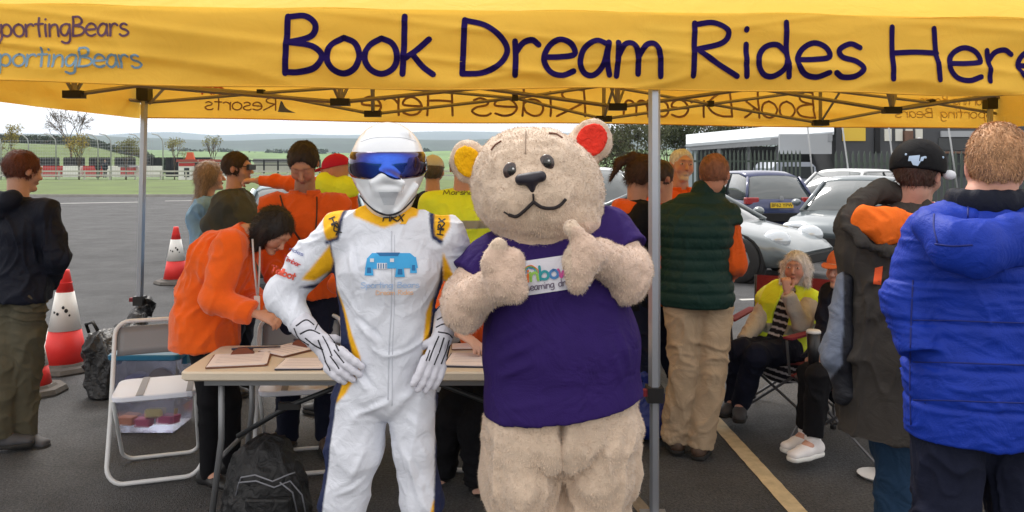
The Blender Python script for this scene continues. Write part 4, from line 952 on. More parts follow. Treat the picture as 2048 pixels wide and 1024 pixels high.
for (py0, py1, m) in ((196, 212, M_RW), (214, 234, mat('logo_pale_blue', lin(130, 170, 205)))):
    x0, x1 = bxp(1996), bxp(2030); z0, z1 = bz(2012, py1), bz(2012, py0)
    sheet('logo_panel', lambda u, v: Vector((x0+(x1-x0)*u, yb(x0)-.03, z0+(z1-z0)*v)), 2, 2, m, gz)
# poles
def pole(x, y, label=None, lean=(0, 0), zc=.40, r=.028):
    top = Vector((x, y, 2.36)); ft = Vector((x+lean[0], y+lean[1], 0)); k = lambda z: ft.lerp(top, z/2.36)
    p = MB().tube([k(zc), k(2.30)], r, 6).build('pole', M_ALU, gz)
    q = MB().tube([k(.01), k(zc+.01)], r*.8, 6).build('inner_leg', M_ALU, p)
    MB().box(k(zc), (.075, .08, .07)).build('leg_clamp', M_PLK, p); MB().box(k(zc)+Vector((-.05, -.02, .01)), (.035, .03, .03)).build('release_button', mat('button_red', lin(120, 24, 34)), p)
    MB().box(k(2.17)+Vector((0, -.0, .02)), (.09, .09, .10)).build('bracket', M_PLK, p); MB().box(k(2.27), (.07, .07, .06)).build('bracket', M_PLK, p)
    MB().box(ft+Vector((0, 0, .008)), (.12, .12, .016)).build('foot_plate', M_ALU, p)
xp = fx(1313); pole(xp, yf(xp)+.055, zc=H-(787-YH)/F*(yf(xp)+.055))
xl = XL+.07; pole(xl, yb(xl)-.07, lean=(-.055, 0), zc=H-(598-YH)/F*yb(xl)); pole(XR-.07, yb(XR)-.1); pole(XL+.07, yf(XL)+.08); pole(XR-.07, yf(XR)+.08)
# scissor trusses
def truss(pts, yfun, off):
    P3 = [Vector((x, yfun(x)+off, z)) for x, z in pts]
    for a, b in zip(P3, P3[1:]): MB().tube([a, b], .013, 4, flat=.6).build('strut', M_STRUT, gz)
def bq(px, py): x = bxp(px); return (x, H-(py-YH)/F*(yb(x)-.08))
truss([bq(306, 205), bq(530, 186), bq(750, 228), bq(1030, 196), bq(1205, 238), bq(1415, 208), bq(1632, 246), bq(1850, 205), bq(2060, 240)], yb, -.08)
truss([bq(306, 170), bq(530, 187), bq(750, 172), bq(1030, 197), bq(1205, 172), bq(1415, 209), bq(1632, 180), bq(1850, 206), bq(2060, 190)], yb, -.115)
for px, py in ((530, 186), (1030, 196), (1415, 208), (1850, 205)): x, z = bq(px, py); MB().box((x, yb(x)-.1, z), (.05, .07, .05)).build('joint', M_PLK, gz)
for px, py in ((750, 228), (1205, 238), (1632, 246)):
    x, z = bq(px, py); MB().box((x, yb(x)-.1, z), (.13, .07, .05)).build('slider', M_PLK, gz)
    MB().tube([(x, yb(x)-.1, z), (x, yb(x)-.1, z+.45)], .016, 6).build('strut', M_STRUT, gz); MB().tube([(x, yb(x)-.1, z), (x+.1, yb(x)-.8, z+.55)], .012, 4).build('strut', M_STRUT, gz)
def mq(px, py, Y): p = at(px, py, Y); return (p.x, p.z)
ym = lambda x: 5.2+.12*(x-CX)
mids = [mq(130, 186, 4.7), mq(300, 176, 5.0), mq(685, 206, 5.05), mq(960, 176, 5.1), mq(1235, 214, 5.2), mq(1510, 176, 5.3), mq(1780, 221, 5.45), mq(2060, 180, 5.5)]
for i, (a, b) in enumerate(zip(mids, mids[1:])): MB().tube([(a[0], ym(a[0]), a[1]), (b[0], ym(b[0]), b[1])], .013, 4, flat=.6).build('strut', M_STRUT, gz)
for k in (0, 2, 4, 6):
    x, z = mids[k]; MB().box((x, ym(x), z), (.115, .06, .045)).build('slider', M_PLK, gz); MB().tube([(x, ym(x), z), (x, ym(x), z+.4)], .018, 6).build('strut', M_STRUT, gz)
    for sg in (-1, 1): MB().tube([(x, ym(x), z), (x+sg*.12, ym(x)+.1*sg, z+.3)], .011, 4).build('strut', M_STRUT, gz)
for px0, py0, px1, py1 in ((95, 178, 300, 205), (330, 175, 300, 207)):
    a = at(px0, py0, 5.6); b = at(px1, py1, 6.3); MB().tube([a, b], .013, 4).build('strut', M_STRUT, gz)
ft = [(XL+.1+i*(2*HW-.2)/8, 2.12 if i % 2 else 2.31) for i in range(9)]; truss(ft, yf, .10)
ft2 = [(XL+.1+i*(2*HW-.2)/8, 2.31 if i % 2 else 2.14) for i in range(9)]; truss(ft2, yf, .13)

# ------------------------------------------------------------------ cones
M_CR = mat('cone_red', lin(222, 46, 42), rough=.5, var=.08, vscale=8); M_CW = mat('cone_sleeve', lin(222, 220, 216), rough=.35, var=.05); M_CB = mat('cone_base', lin(88, 84, 80), rough=.95, var=.2, vscale=20, bump=.5, bscale=60)
def cone(label, pos, h, rb, group=None, logo=True, base=.27):
    t = thing('traffic_cone', label, 'traffic cone', pos, group); x, y, z = pos; r0 = rb; r1 = .032
    rr = lambda s_: r0+(r1-r0)*s_
    z0 = .06; hh = h-z0
    MB().lathe([(rr(0), z0), (rr(.36), z0+hh*.36)], pos, 28).build('cone_body', M_CR, t, smooth=True)
    MB().lathe([(rr(.36)+.004, z0+hh*.352), (rr(.76)+.004, z0+hh*.76)], pos, 28).build('reflective_sleeve', M_CW, t, smooth=True)
    MB().lathe([(rr(.76), z0+hh*.76), (rr(.97), z0+hh*.97), (rr(1), h), (.012, h-.004)], pos, 28).build('cone_tip', M_CR, t, smooth=True)
    for s_ in (.86,): MB().lathe([(rr(s_)+.001, z0+hh*s_-.004), (rr(s_)+.006, z0+hh*s_), (rr(s_)+.001, z0+hh*s_+.004)], pos, 28).build('rib', M_CR, t, smooth=True)
    MB().lathe([(base*1.05, 0), (base*1.08, .015), (base*1.0, .045), (base*.74, .05), (rr(0)+.02, .065), (rr(0)-.01, .07)], pos, 8, M=Matrix.Rotation(R(22.5), 3, 'Z')).build('base', M_CB, t)
    if logo:
        mb = MB()
        for (u, w, k) in ((.03, .05, .014), (.012, .085, .011), (-.02, .02, .011), (-.045, .035, .009), (.05, .0, .008)):
            s_ = .52+w; a = -math.pi/2+u/(rr(s_)+.01)*1.3+.2; r_ = rr(s_)+.0065; mb.ell((x+r_*math.cos(a), y+r_*math.sin(a), z0+hh*s_), (k, .003, k*1.2), 8, 5, M=Matrix.Rotation(a+math.pi/2, 3, 'Z'))
        mb.build('bear_paw_mark', M_PLK, t, smooth=True)
    return t
p = gp(130, 738); cone('tall red and white traffic cone by the black bag, nearest large one', Vector((p.x, p.y, 0)), .80, .165, 'red and white cones on the car park')
p = gp(352, 566); cone('red and white cone standing alone beyond the gazebo pole', Vector((p.x, p.y, 0)), .78, .165, 'red and white cones on the car park')
p = gp(70, 786); cone('small red cone half hidden behind the left man\'s legs', Vector((p.x, p.y, 0)), .46, .11, 'red and white cones on the car park', logo=False, base=.2)

# ------------------------------------------------------------------ table and what lies on it
M_TT = mat('table_plastic', lin(205, 192, 172), rough=.55, var=.06, vscale=5, bump=.25, bscale=160); M_TL = mat('table_leg_grey', lin(125, 127, 130), rough=.4, metal=.5)
tx0, tx1, ty0, ty1, tz = -1.47, .36, 3.53, 4.05, .732
tb = thing('folding_table', 'cream plastic folding table with grey tubular legs between the two costumes', 'table', ((tx0+tx1)/2, (ty0+ty1)/2, 0))
MB().rbox(((tx0+tx1)/2, (ty0+ty1)/2, tz-.021), (tx1-tx0, ty1-ty0, .042), .035).build('tabletop', M_TT, tb)
MB().box(((tx0+tx1)/2, ty0+.04, tz-.055), (tx1-tx0-.2, .02, .026)).build('frame_rail', M_TL, tb); MB().box(((tx0+tx1)/2, ty1-.04, tz-.055), (tx1-tx0-.2, .02, .026)).build('frame_rail', M_TL, tb)
for sx, xx in ((1, tx0+.17), (-1, tx1-.17)):
    for yy in (ty0+.05, ty1-.05):
        l_ = MB().tube([(xx, yy, tz-.05), (xx-.0*sx, yy, .42), (xx-sx*.05, yy-(.0 if yy > 3.8 else .0), .02)], .0145, 8).build('leg', M_TL, tb, smooth=True); MB().lathe([(.02, 0), (.02, .03), (.015, .04)], (xx-sx*.052, yy, 0), 10).build('rubber_foot', M_PLK, l_)
    MB().tube([(xx-.01*sx, ty0+.05, .33), (xx-.01*sx, ty1-.05, .33)], .011, 6).build('crossbar', M_TL, tb, smooth=True)
    MB().tube([(xx, (ty0+ty1)/2, .36), (xx+sx*.26, (ty0+ty1)/2-.05, .52), (xx+sx*.62, (ty0+ty1)/2-.1, tz-.06)], .012, 8).build('brace', mat('brace_dark', lin(52, 54, 56), rough=.45, metal=.4), tb, smooth=True)
    MB().box((xx+sx*.26, (ty0+ty1)/2-.05, .52), (.1, .03, .03)).build('brace_lock', M_PLK, tb)
M_PAPER = mat('paper', lin(222, 212, 210), rough=.8, var=.03, vscale=30); M_BOARD = mat('clipboard_board', lin(112, 70, 50), rough=.6, var=.15, vscale=20); M_CLIP = mat('clip_metal', lin(120, 66, 46), rough=.35, metal=.3); M_BDK = mat('board_dark', lin(46, 44, 60), rough=.5)
def board(label, px0, px1, py, rz, w=.235, d=.33, dark=False, clip=True, y=None, name='clipboard', z=.0, lines=True):
    y = y or (H-tz)*F/(py-YH); x = ((px0+px1)/2-1024)/F*y; z_ = tz+z
    t = thing(name, label, name.replace('_', ' '), (x, y, z_)); M3 = Matrix.Rotation(R(rz), 3, 'Z')
    MB().rbox((x, y, z_+.004), (w, d, .006), .012, M=M3).build('backing_board', M_BDK if dark else M_BOARD, t)
    for k in range(3): MB().box(Vector((x, y, z_+.0085+k*.0014))+M3@Vector((.003*k-.003, -.008+.002*k, 0)), (w*.93, d*.9, .001), M=M3 @ Matrix.Rotation(R(k*1.2-1), 3, 'Z')).build('sheet', M_PAPER, t)
    if lines:
        for k in range(6): MB().box(Vector((x, y, z_+.0124))+M3@Vector((0, .09-.03*k, 0)), (w*.75, .002, .0003), M=M3).build('printed_rule', mat('print_grey', lin(150, 145, 155)), t)
    if clip:
        MB().prism([(-.055, 0), (.055, 0), (.045, .016), (.02, .03), (-.02, .03), (-.045, .016)], .03, M=M3, c=Vector((x, y, z_+.010))+M3@Vector((0, d/2-.03, 0))).build('clip', M_CLIP, t)
        MB().tube([Vector((x, y, z_+.036))+M3@Vector((-.05, d/2-.035, 0)), Vector((x, y, z_+.036))+M3@Vector((.05, d/2-.03, 0))], .006, 6).build('clip_roll', M_BDK, t, smooth=True)
    return t
board('clipboard with blank white forms at the left end of the table', 415, 545, 722, 12, w=.27, d=.26)
board('dark-edged clipboard with white sheets near the racer\'s gloved hand', 560, 655, 730, 2, w=.22, d=.2, dark=True, clip=False)
board('clipboard lying behind the others with its brown clip to the right', 535, 620, 702, -35, w=.2, d=.22)
board('brown-edged clipboard with white sheets beside the bear', 905, 985, 722, -4, w=.24, d=.26, dark=True, clip=False)
board('loose white form near the back edge beside the bear', 905, 980, 695, 5, w=.2, d=.12, clip=False, dark=False, name='paper_form', lines=False)
o = MB().tube([(at(480, 706, 3.9).x, 3.9, tz+.022), (at(545, 700, 3.9).x+.03, 3.93, tz+.02)], .004, 6).build('pen', M_BDK, None, smooth=True); tag(o, 'dark pen lying across the forms on the table', 'pen')

# ------------------------------------------------------------------ folding chairs
M_CHW = mat('chair_white_frame', lin(206, 208, 210), rough=.4, spec=.5); M_SEAT = mat('chair_seat_white', lin(216, 220, 232), rough=.35); M_TAPE = mat('tape_silver', lin(140, 140, 145), rough=.5)
def arc(cx, cz, r, a0, a1, n=6): return [(cx+r*math.cos(R(a0+(a1-a0)*i/n)), cz+r*math.sin(R(a0+(a1-a0)*i/n))) for i in range(n+1)]
def folding_chair(label, x, y, rz, group, tape=True):
    t = thing('folding_chair', label, 'chair', (0, 0, 0), group)
    w = .225; zt = .79
    # long frame: backrest loop down to the front feet; y runs from back (top) to front (bottom)
    yy = lambda z: .17-.32*(1-z/zt)   # local +y is the back
    loop = [(w, .04+.06)]+[(w-.0, .35)]+arc(w-.07, zt-.07, .07, 0, 90)+arc(-w+.07, zt-.07, .07, 90, 180)+[(-w, .35), (-w, .1)]
    bot = arc(-w+.08, .1, .085, 180, 270)+arc(w-.08, .1, .085, 270, 360)
    pts = [Vector((a, yy(b), b)) for a, b in loop[1:-1]+bot]
    MB().tube(pts, .0115, 8, closed=True).build('long_frame', M_CHW, t, smooth=True)
    y2 = lambda z: -.17+.42*(1-z/.46)
    w2 = .195; lp = [(w2, .45)]+[(w2, .3), (w2, .1)]+arc(w2-.06, .075, .06, 0, -90)+arc(-w2+.06, .075, .06, 270, 180)+[(-w2, .3), (-w2, .45)]
    MB().tube([Vector((a, y2(b), b)) for a, b in lp], .0105, 8).build('short_frame', M_CHW, t, smooth=True)
    s_ = MB().rbox((0, .0, .455), (.41, .37, .03), .05).build('seat', M_SEAT, t)
    if tape:
        MB().box((-.07, 0, .472), (.035, .372, .0015)).build('tape_strip', M_TAPE, s_); MB().box((.165, 0, .472), (.03, .355, .0015)).build('tape_strip', M_TAPE, s_)
    MB().tube([(-w, yy(.40), .40), (w, yy(.40), .40)], .008, 6).build('seat_rail', M_CHW, t)
    # backrest panel, clear grey plastic
    V = []; 
    for j in range(5):
        for i in range(13): a = -w+.015+(2*w-.03)*i/12; z = .615+.145*j/4; V.append((a, yy(z)+.028*math.cos(a/w*1.5)+.0, z))
    V2 = [(a, b+.008, c) for a, b, c in V]; n = 13; fs = [(j*n+i, j*n+i+1, (j+1)*n+i+1, (j+1)*n+i) for j in range(4) for i in range(12)]
    fs2 = [tuple(q+65 for q in reversed(f)) for f in fs]
    rim = [(i, i+65, i+66, i+1) for i in range(12)]+[(52+i, 53+i, 118+i, 117+i) for i in range(12)]+[(13*j, 13*(j+1), 13*(j+1)+65, 13*j+65) for j in range(4)]+[(13*j+12, 13*j+77, 13*(j+1)+77, 13*(j+1)+12) for j in range(4)]
    link_mesh('backrest', V+V2, fs+fs2+rim, mat('backrest_grey', lin(120, 122, 126), rough=.35), t, org=(0, 0, 0))
    t.location = (x, y, 0); t.rotation_euler = (0, 0, R(rz)); return t
cg = 'white folding chairs behind the table'
c0 = folding_chair('white tube folding chair with silver tape on its seat, left of the table', at(312, 900, 4.25).x, 4.27, 19, cg)
for lb, px, Y, rz in (('white folding chair just left of the racer, behind the table', 600, 4.36, 12), ('white folding chair between the racer\'s and the bear\'s legs', 905, 4.42, -2)):
    c = copy_tree(c0); c.location = (at(px, 900, Y).x, Y, 0); c.rotation_euler = (0, 0, R(rz)); c['label'] = lb
# storage box behind the first chair
sb = thing('storage_box', 'clear plastic storage box with a blue lid full of papers behind the chair', 'storage box', (at(304, 0, 4.98).x, 4.98, 0))
bx = at(304, 0, 4.98).x; by = 5.02
M_CLEAR = mat('clear_plastic', lin(190, 195, 225), rough=.12, trans=.85, alpha=.75, spec=.5)
V = []; 
for z, k in ((.01, .86), (.46, 1.0)):
    for a, b in ((-.2, -.16), (.2, -.16), (.2, .16), (-.2, .16)): V.append((bx+a*k, by+b*k, z))
link_mesh('tub', V, [(0, 3, 2, 1), (0, 1, 5, 4), (1, 2, 6, 5), (2, 3, 7, 6), (3, 0, 4, 7)], M_CLEAR, sb, smooth=False)
MB().rbox((bx, by, .475), (.44, .36, .035), .04).build('lid', mat('lid_blue', lin(24, 104, 142), rough=.4), sb)
for q in (-1, 1): MB().box((bx+q*.21, by, .44), (.03, .12, .06)).build('handle', mat('lid_blue', lin(24, 104, 142), rough=.4), sb)
random.seed(3)
for i, (cc, lb, px_, z_) in enumerate((((205, 120, 60), 'orange packet low at the left in the clear box', -.13, .05), ((190, 60, 90), 'crimson packet low beside the orange one in the clear box', -.03, .04), ((215, 200, 120), 'cream packet low in the middle of the clear box', .03, .09), ((120, 120, 170), 'mauve pouch high at the left in the clear box', -.08, .30), ((200, 60, 110), 'pink packet low at the right in the clear box', .11, .05), ((225, 225, 225), 'folded white sheets across the middle of the clear box', 0, .2))):
    mb = MB()
    mb.rbox((0, 0, 0), (.1 if i < 5 else .24, .09, .05), .012, M=Matrix.Rotation(random.uniform(-.5, .5), 3, 'Z') @ Matrix.Rotation(random.uniform(-.3, .3), 3, 'X'))
    mb.v = [(a+bx+px_, b+by-.05, c+z_+.02) for a, b, c in mb.v]; tag(mb.build('packet' if i < 5 else 'paper_bundle', mat('item%d' % i, lin(*cc), rough=.6), None), lb, 'packet' if i < 5 else 'papers')
MB().lathe([(.07, -.03), (.075, 0), (.07, .03), (.03, .034)], (bx+.09, by-.1, .33), 16, M=Matrix.Rotation(R(80), 3, 'X')).build('tape_roll', mat('tape_brown', lin(120, 108, 100), rough=.5), sb)
# ------------------------------------------------------------------ bags
M_BAG = mat('bag_black', lin(22, 22, 25), rough=.45, spec=.5, var=.2, vscale=12, wrinkle=.9, wscale=16)
def bag_obj(name, label, cat, prims, m, loc, k=.06, vox=.012, amp=.02, fs=10, seed=3, parts=None):
    t = thing(name, label, cat, loc); d = SDF(vox, k)
    for p_ in prims: d.ec(*p_[:4], v=p_[4] if len(p_) > 4 else (1, 0, 0))
    d.cut((0, 0, .004), (0, 0, -1)); o, V, Q = sdf_obj(d, 'shell', m, t, disp=lambda V: folds(V, amp, fs, seed)*(np.clip((V[:, 2]-.02)*12, 0, 1)))
    if parts: parts(t)
    return t
def B(px, py, Y): return at(px, py, Y)
def gbag(t):
    MB().tube([B(178, 665, 5.5), B(172, 648, 5.48), B(186, 644, 5.45), B(196, 662, 5.45)], .012, 6).build('handle', M_BAG, t, smooth=True)
    MB().tube([B(200, 668, 5.4), B(235, 760, 5.35), B(245, 800, 5.35)], .01, 6).build('seam', M_BAG, t, smooth=True)
bag_obj('gazebo_bag', 'slumped black gazebo carry bag leaning by the left gazebo pole behind the chair', 'bag', [
    (B(215, 790, 5.7), B(215, 700, 5.75), (.12, .14), (.13, .13)), (B(215, 700, 5.75), B(255, 680, 5.9), (.13, .12), (.10, .10)), (B(255, 690, 5.9), B(288, 612, 6.3), (.09, .09), (.045, .05)),
    (B(290, 618, 6.3), B(296, 600, 6.3), (.05, .05), (.03, .03)), (B(280, 790, 5.8), B(290, 690, 6.2), (.13, .12), (.08, .09))], M_BAG, gp(220, 800), amp=.03, fs=7, parts=gbag)
M_RUCK = mat('rucksack_nylon', lin(17, 18, 21), rough=.6, var=.15, vscale=15, wrinkle=.8, wscale=14, bump=.3, bscale=300)
def ruckparts(t):
    rr = mat('reflective_trim', lin(120, 122, 130), rough=.4)
    for pts in (((475, 975), (482, 955), (510, 950), (545, 963), (575, 950), (590, 945)), ((470, 1000), (478, 965), (512, 962), (548, 975), (580, 962), (604, 990), (612, 1030)), ((560, 965), (585, 985), (595, 1030)), ((480, 1015), (500, 1040), (515, 1020))):
        MB().tube([B(a, b, 3.435+abs(a-535)*.0011+max(0, (960-b))*.0006) for a, b in pts], .0035, 5).build('piping', rr, t, smooth=True)
    MB().tube([B(520, 893, 3.72), B(535, 872, 3.72), B(555, 875, 3.72), B(560, 893, 3.72)], .008, 6).build('grab_handle', M_RUCK, t, smooth=True)
    MB().rbox((B(535, 1000, 3.46).x, 3.475, .12), (.2, .05, .16), .02).build('front_pocket', M_RUCK, t)
bag_obj('rucksack', 'black rucksack with grey piping on the ground under the table', 'rucksack', [
    (B(530, 1030, 3.62), B(530, 935, 3.66), (.185, .13), (.16, .12)), (B(530, 940, 3.68), B(535, 905, 3.72), (.15, .11), (.10, .08)), (B(530, 1010, 3.56), B(535, 965, 3.58), (.15, .1), (.13, .09)), (B(480, 1035, 3.6), B(490, 970, 3.62), (.06, .08), (.05, .06)), (B(592, 1035, 3.6), B(584, 970, 3.62), (.06, .08), (.05, .06))], M_RUCK, gp(532, 1045), amp=.012, fs=12, parts=ruckparts)
bag_obj('carrier_bag', 'bright blue carrier bag hanging low behind the front gazebo pole', 'bag', [
    (B(1290, 840, 4.75), B(1280, 730, 4.8), (.12, .08), (.06, .05)), (B(1300, 850, 4.75), B(1300, 800, 4.8), (.11, .08), (.1, .07))], mat('bag_blue', lin(26, 44, 120), rough=.5, wrinkle=.8, wscale=14), gp(1295, 885), amp=.02)
bag_obj('tote_bag', 'off-white cloth bag tied at the top beside the front gazebo pole', 'bag', [
    (B(1328, 830, 5.1), B(1325, 745, 5.1), (.10, .08), (.09, .07)), (B(1325, 745, 5.1), B(1320, 712, 5.1), (.08, .06), (.05, .04))], mat('bag_offwhite', lin(158, 156, 148), rough=.9, wrinkle=.8, wscale=14), gp(1326, 870), amp=.02)
o = MB().lathe([(.001, 0), (.07, .001), (.085, .012), (.095, .02), (.09, .021), (.07, .006), (.001, .004)], gp(1752, 955), 20).build('white_disc', mat('matt_white', lin(205, 205, 205), rough=.7), None, smooth=True); tag(o, 'round white paper plate on the tarmac beside the denim legs', 'plate')  # made-up white dish, stands in for a white trainer toe

# ------------------------------------------------------------------ projecting prints onto a garment along the view depth
from mathutils.bvhtree import BVHTree
def bvh(V, Q): return BVHTree.FromPolygons([tuple(v) for v in V.tolist()], [tuple(q) for q in Q.tolist()])
CAMO = Vector((0, 0, H))
def hitray(tr, P3):
    d = (Vector(P3)-CAMO).normalized(); return tr.ray_cast(CAMO+d*.3, d)[0], d
def hitpx(tr, px, py): return hitray(tr, at(px, py, 3))[0]
def onto(tree_, x, z, y0, lift=.003, fallback=None, dirn=1):
    h_, d = hitray(tree_, (x, y0, z))
    return Vector((x, y0, z)) if h_ is None else h_-d*lift
def pline(name, tr, pts, Y, r, m, parent, lift=0, seg=6, n=6, closed=False, smooth=True, flat=1.0, fb=None):
    q = smooth_pts(pts, n) if smooth else [Vector((*p, 0)) for p in pts]; d = [q[0]]
    for a, b in zip(q, q[1:]):
        k = max(1, int((b-a).length/8)); d += [a.lerp(b, (i+1)/k) for i in range(k)]
    P3 = []
    for p in d:
        h_, dd_ = hitray(tr, at(p.x, p.y, Y))
        if h_ is not None and (not P3 or abs(h_.y-P3[-1].y) < .06): P3.append(h_-dd_*lift)
    if len(P3) < 2: return None
    return MB().tube(P3, r, seg, flat=flat).build(name, m, parent, smooth=True)
def ppatch(name, tr, corners, Y, m, parent, nu=12, nv=8, lift=.003, off=None):
    """corners in photo pixels: tl, tr, br, bl"""
    tl, tr_, br, bl = [Vector((*c, 0)) for c in corners]; last = Y
    def f(u, v):
        p = (tl*(1-u)+tr_*u)*v+(bl*(1-u)+br*u)*(1-v); w = at(p.x, p.y, Y); return onto(tr, w.x, w.z, Y, lift)
    return sheet(name, f, nu, nv, m, parent)
def ptext(name, tr, text, p0, p1, hpx, Y, m, parent, stroke=.08, lift=.004, shear=0):
    a = at(p0[0], p0[1], Y); b = at(p1[0], p1[1], Y); L = (b-a).length; d = (b-a)/L; up = Vector((-d.z, 0, d.x)) if abs(d.x) > .01 or True else Vector((0, 0, 1)); hh = hpx/F*Y
    def f(u, v, o): w = a+d*u+up*v+d*(shear*v); return onto(tr, w.x, w.z, Y, lift+o)
    return lettering(name, text, f, m, parent, stroke=stroke, width=L, h=hh)
def in_poly(x, y, poly):
    c = np.zeros(len(x), bool); n = len(poly)
    for i in range(n):
        x1, y1 = poly[i]; x2, y2 = poly[(i+1) % n]
        cond = ((y1 > y) != (y2 > y)) & (x < (x2-x1)*(y-y1)/((y2-y1)+1e-9)+x1); c ^= cond
    return c

# ------------------------------------------------------------------ garments
C_OR = cloth('fleece_orange', (238, 98, 22), sheen=.3, bump=.5, bscale=400); C_ORD = cloth('fleece_orange_dark', (214, 88, 24), sheen=.2, bump=.5, bscale=400)
C_NAVY = cloth('jacket_navy', (20, 24, 38), wrinkle=.6, rough=.7); C_OLIVE = cloth('trousers_olive', (84, 80, 66)); C_BLK = cloth('trousers_black', (20, 20, 24)); C_NV2 = cloth('trousers_navy', (24, 28, 46))
C_GREY = cloth('jacket_greygreen', (76, 78, 74)); C_DENIML = cloth('denim_light', (122, 156, 186)); C_BEIGE = cloth('chino_beige', (172, 150, 124), wrinkle=.6)
C_GILET = cloth('gilet_green', (24, 52, 46), rough=.6, wrinkle=.5); C_BLUE = cloth('parka_blue', (16, 50, 156), rough=.6, wrinkle=.4, wscale=12, spec=.25); C_CHAR = cloth('coat_charcoal', (66, 62, 58), wrinkle=.5)
C_JEANS = cloth('jeans', (34, 58, 84), wrinkle=.6); C_CARD = cloth('cardigan_oat', (192, 186, 176), bump=.9, bscale=120)
SH_BR = mat('shoe_brown', lin(78, 60, 48), rough=.6); SH_GR = mat('shoe_grey', lin(70, 70, 74), rough=.8); SH_BK = mat('shoe_black', lin(26, 26, 28), rough=.5); SH_WH = mat('shoe_white', lin(228, 224, 224), rough=.6)
SOLE_W = mat('sole_white', lin(215, 215, 212), rough=.7)
M_HIV = mat('hi_vis', lin(214, 238, 40), rough=.75, vcol=True, wrinkle=.5, wscale=12, bump=.2, bscale=300)
HIV = np.array(lin(232, 255, 60)[:3]); BAND = np.array(lin(150, 152, 140)[:3])
def vest_col(zs, w=.05, verts=None, org=None):
    def cf(V):
        c = np.tile(HIV, (len(V), 1))
        for z in zs: k = (np.abs(V[:, 2]-z) < w/2)[:, None]; c = np.where(k, BAND, c)
        return c
    return cf
def lanyard(f, m, l0=-.07, drop=.30, card=True):
    j = f.j; c = j['chest']; fw = f.fwd
    a = j['neck']+f.lat*.07+fw*.03+Vector((0,0,.0)); b = j['neck']-f.lat*.07+fw*.03; e = j['neck'].lerp(j['waist'], .62)+fw*.175
    mid = lambda p: p.lerp(e, .45)+fw*.06
    MB().tube([a, mid(a), e], .006, 5).build('lanyard', m, f.root, smooth=True); MB().tube([b, mid(b), e], .006, 5).build('lanyard', m, f.root, smooth=True)
    if card: MB().rbox(e+Vector((0, 0, -.05)), (.07, .012, .1), .005, M=Matrix.Rotation(math.atan2(f.fwd.x, -f.fwd.y), 3, 'Z')).build('pass_card', mat('card_white', lin(200, 196, 190)), f.root)

def collar(f, m, r=.012, up=.0, hgt=.028, rad=.072):
    c = f.j['neck']; n = 14; ax = (f.j['neck']-f.j['chest']).normalized(); mb = MB(); sd_ = ax.cross(f.fwd).normalized(); fr = sd_.cross(ax).normalized(); V = []
    for i in range(n+1):
        a = R(-165+330*i/n); o = -fr*math.cos(a)*rad*.95+sd_*math.sin(a)*rad*1.05
        for (k, q) in ((1.10, -.02), (1.06, hgt*.6), (1.0, hgt), (.94, hgt*.5), (.96, -.02)): V.append(c+o*k*f.S+ax*(q+up))
    fs = [(i*5+k, i*5+(k+1) % 5, (i+1)*5+(k+1) % 5, (i+1)*5+k) for i in range(n) for k in range(5)]+[(4, 3, 2, 1, 0), tuple(n*5+k for k in range(5))]
    return link_mesh('collar', V, fs, m, f.root)
# left: man in navy hooded jacket, seen from behind
def mk(label, px, Y, face, height, build=1.0, **k): return Fig(label, at(px, 0, Y).x, Y, face, height, build, **k)
f = mk('man in navy hooded jacket and olive trousers seen from behind at left', 42, 4.66, 150, 1.72, 1.0, head=(0, 12, 0), skin=(.52, .3, .22),
       sR=at(90, 425, 4.6), eR=at(116, 512, 4.60), wR=at(92, 572, 4.86), eL=at(-48, 512, 4.8), wL=at(-10, 585, 5.0), kR=at(52, 735, 4.66), kL=at(10, 735, 4.6), aR=at(44, 866, 4.70), aL=at(-2, 868, 4.58), tdirR=Vector((.95, -.2, 0)).normalized(), tdirL=Vector((.9, .3, 0)).normalized())
f.body(hands=''); f.hair(lin(92, 48, 34)[:3], 'short', length=.018); f.top('jacket', C_NAVY, g=.028, hem=.87, hood=True, amp=.014); f.trousers(C_OLIVE, g=.018, amp=.014, flare=.014); f.shoes(SH_GR)
# woman bending over the table
_W = dict(hip=at(410, 635, 4.17), waist=at(418, 580, 4.17), chest=at(444, 520, 4.17), neck=at(492, 468, 4.16), headp=at(548, 462, 4.14), sR=at(462, 492, 4.00), sL=at(478, 488, 4.33), eR=at(428, 600, 3.93), wR=at(510, 628, 3.92), eL=at(490, 590, 4.32), wL=at(535, 615, 4.1),
         hR=at(405, 655, 4.08), hL=at(418, 655, 4.26), kR=at(418, 800, 4.06), kL=at(462, 800, 4.28), aR=at(418, 945, 4.12), aL=at(462, 925, 4.3))
f = mk('dark haired woman in bright orange fleece bending over the table', 425, 4.15, 78, 1.62, 1.1, head=(-12, 48, 0), skin=(.55, .29, .2), **_W)
f.body(hands='LR', hargs={'R': dict(curl=.5, fdir=Vector((.8, .05, -.25)), palm=Vector((0, .5, -.8))), 'L': dict(curl=.6, fdir=Vector((.7, -.3, -.4)))})
f.hair(lin(30, 24, 24)[:3], 'bob', length=.03, grow=.016, n=3500)
f.top('fleece', C_OR, g=.03, hem=.80, amp=.012, end=.94, flare=.012); f.trousers(C_BLK, g=.0, amp=.003); f.shoes(SH_BK); collar(f, C_OR)
M_LAN = mat('lanyard_white', lin(190, 186, 190), rough=.6)
MB().tube([at(505, 478, 3.98), at(508, 530, 3.96), at(514, 590, 3.95)], .005, 5).build('lanyard', M_LAN, f.root, smooth=True); MB().tube([at(520, 478, 4.1), at(519, 540, 4.0), at(516, 592, 3.96)], .005, 5).build('lanyard', M_LAN, f.root, smooth=True); MB().rbox(at(514, 606, 3.95), (.03, .01, .07), .004).build('pass_card', mat('card_white', lin(200, 196, 190)), f.root)
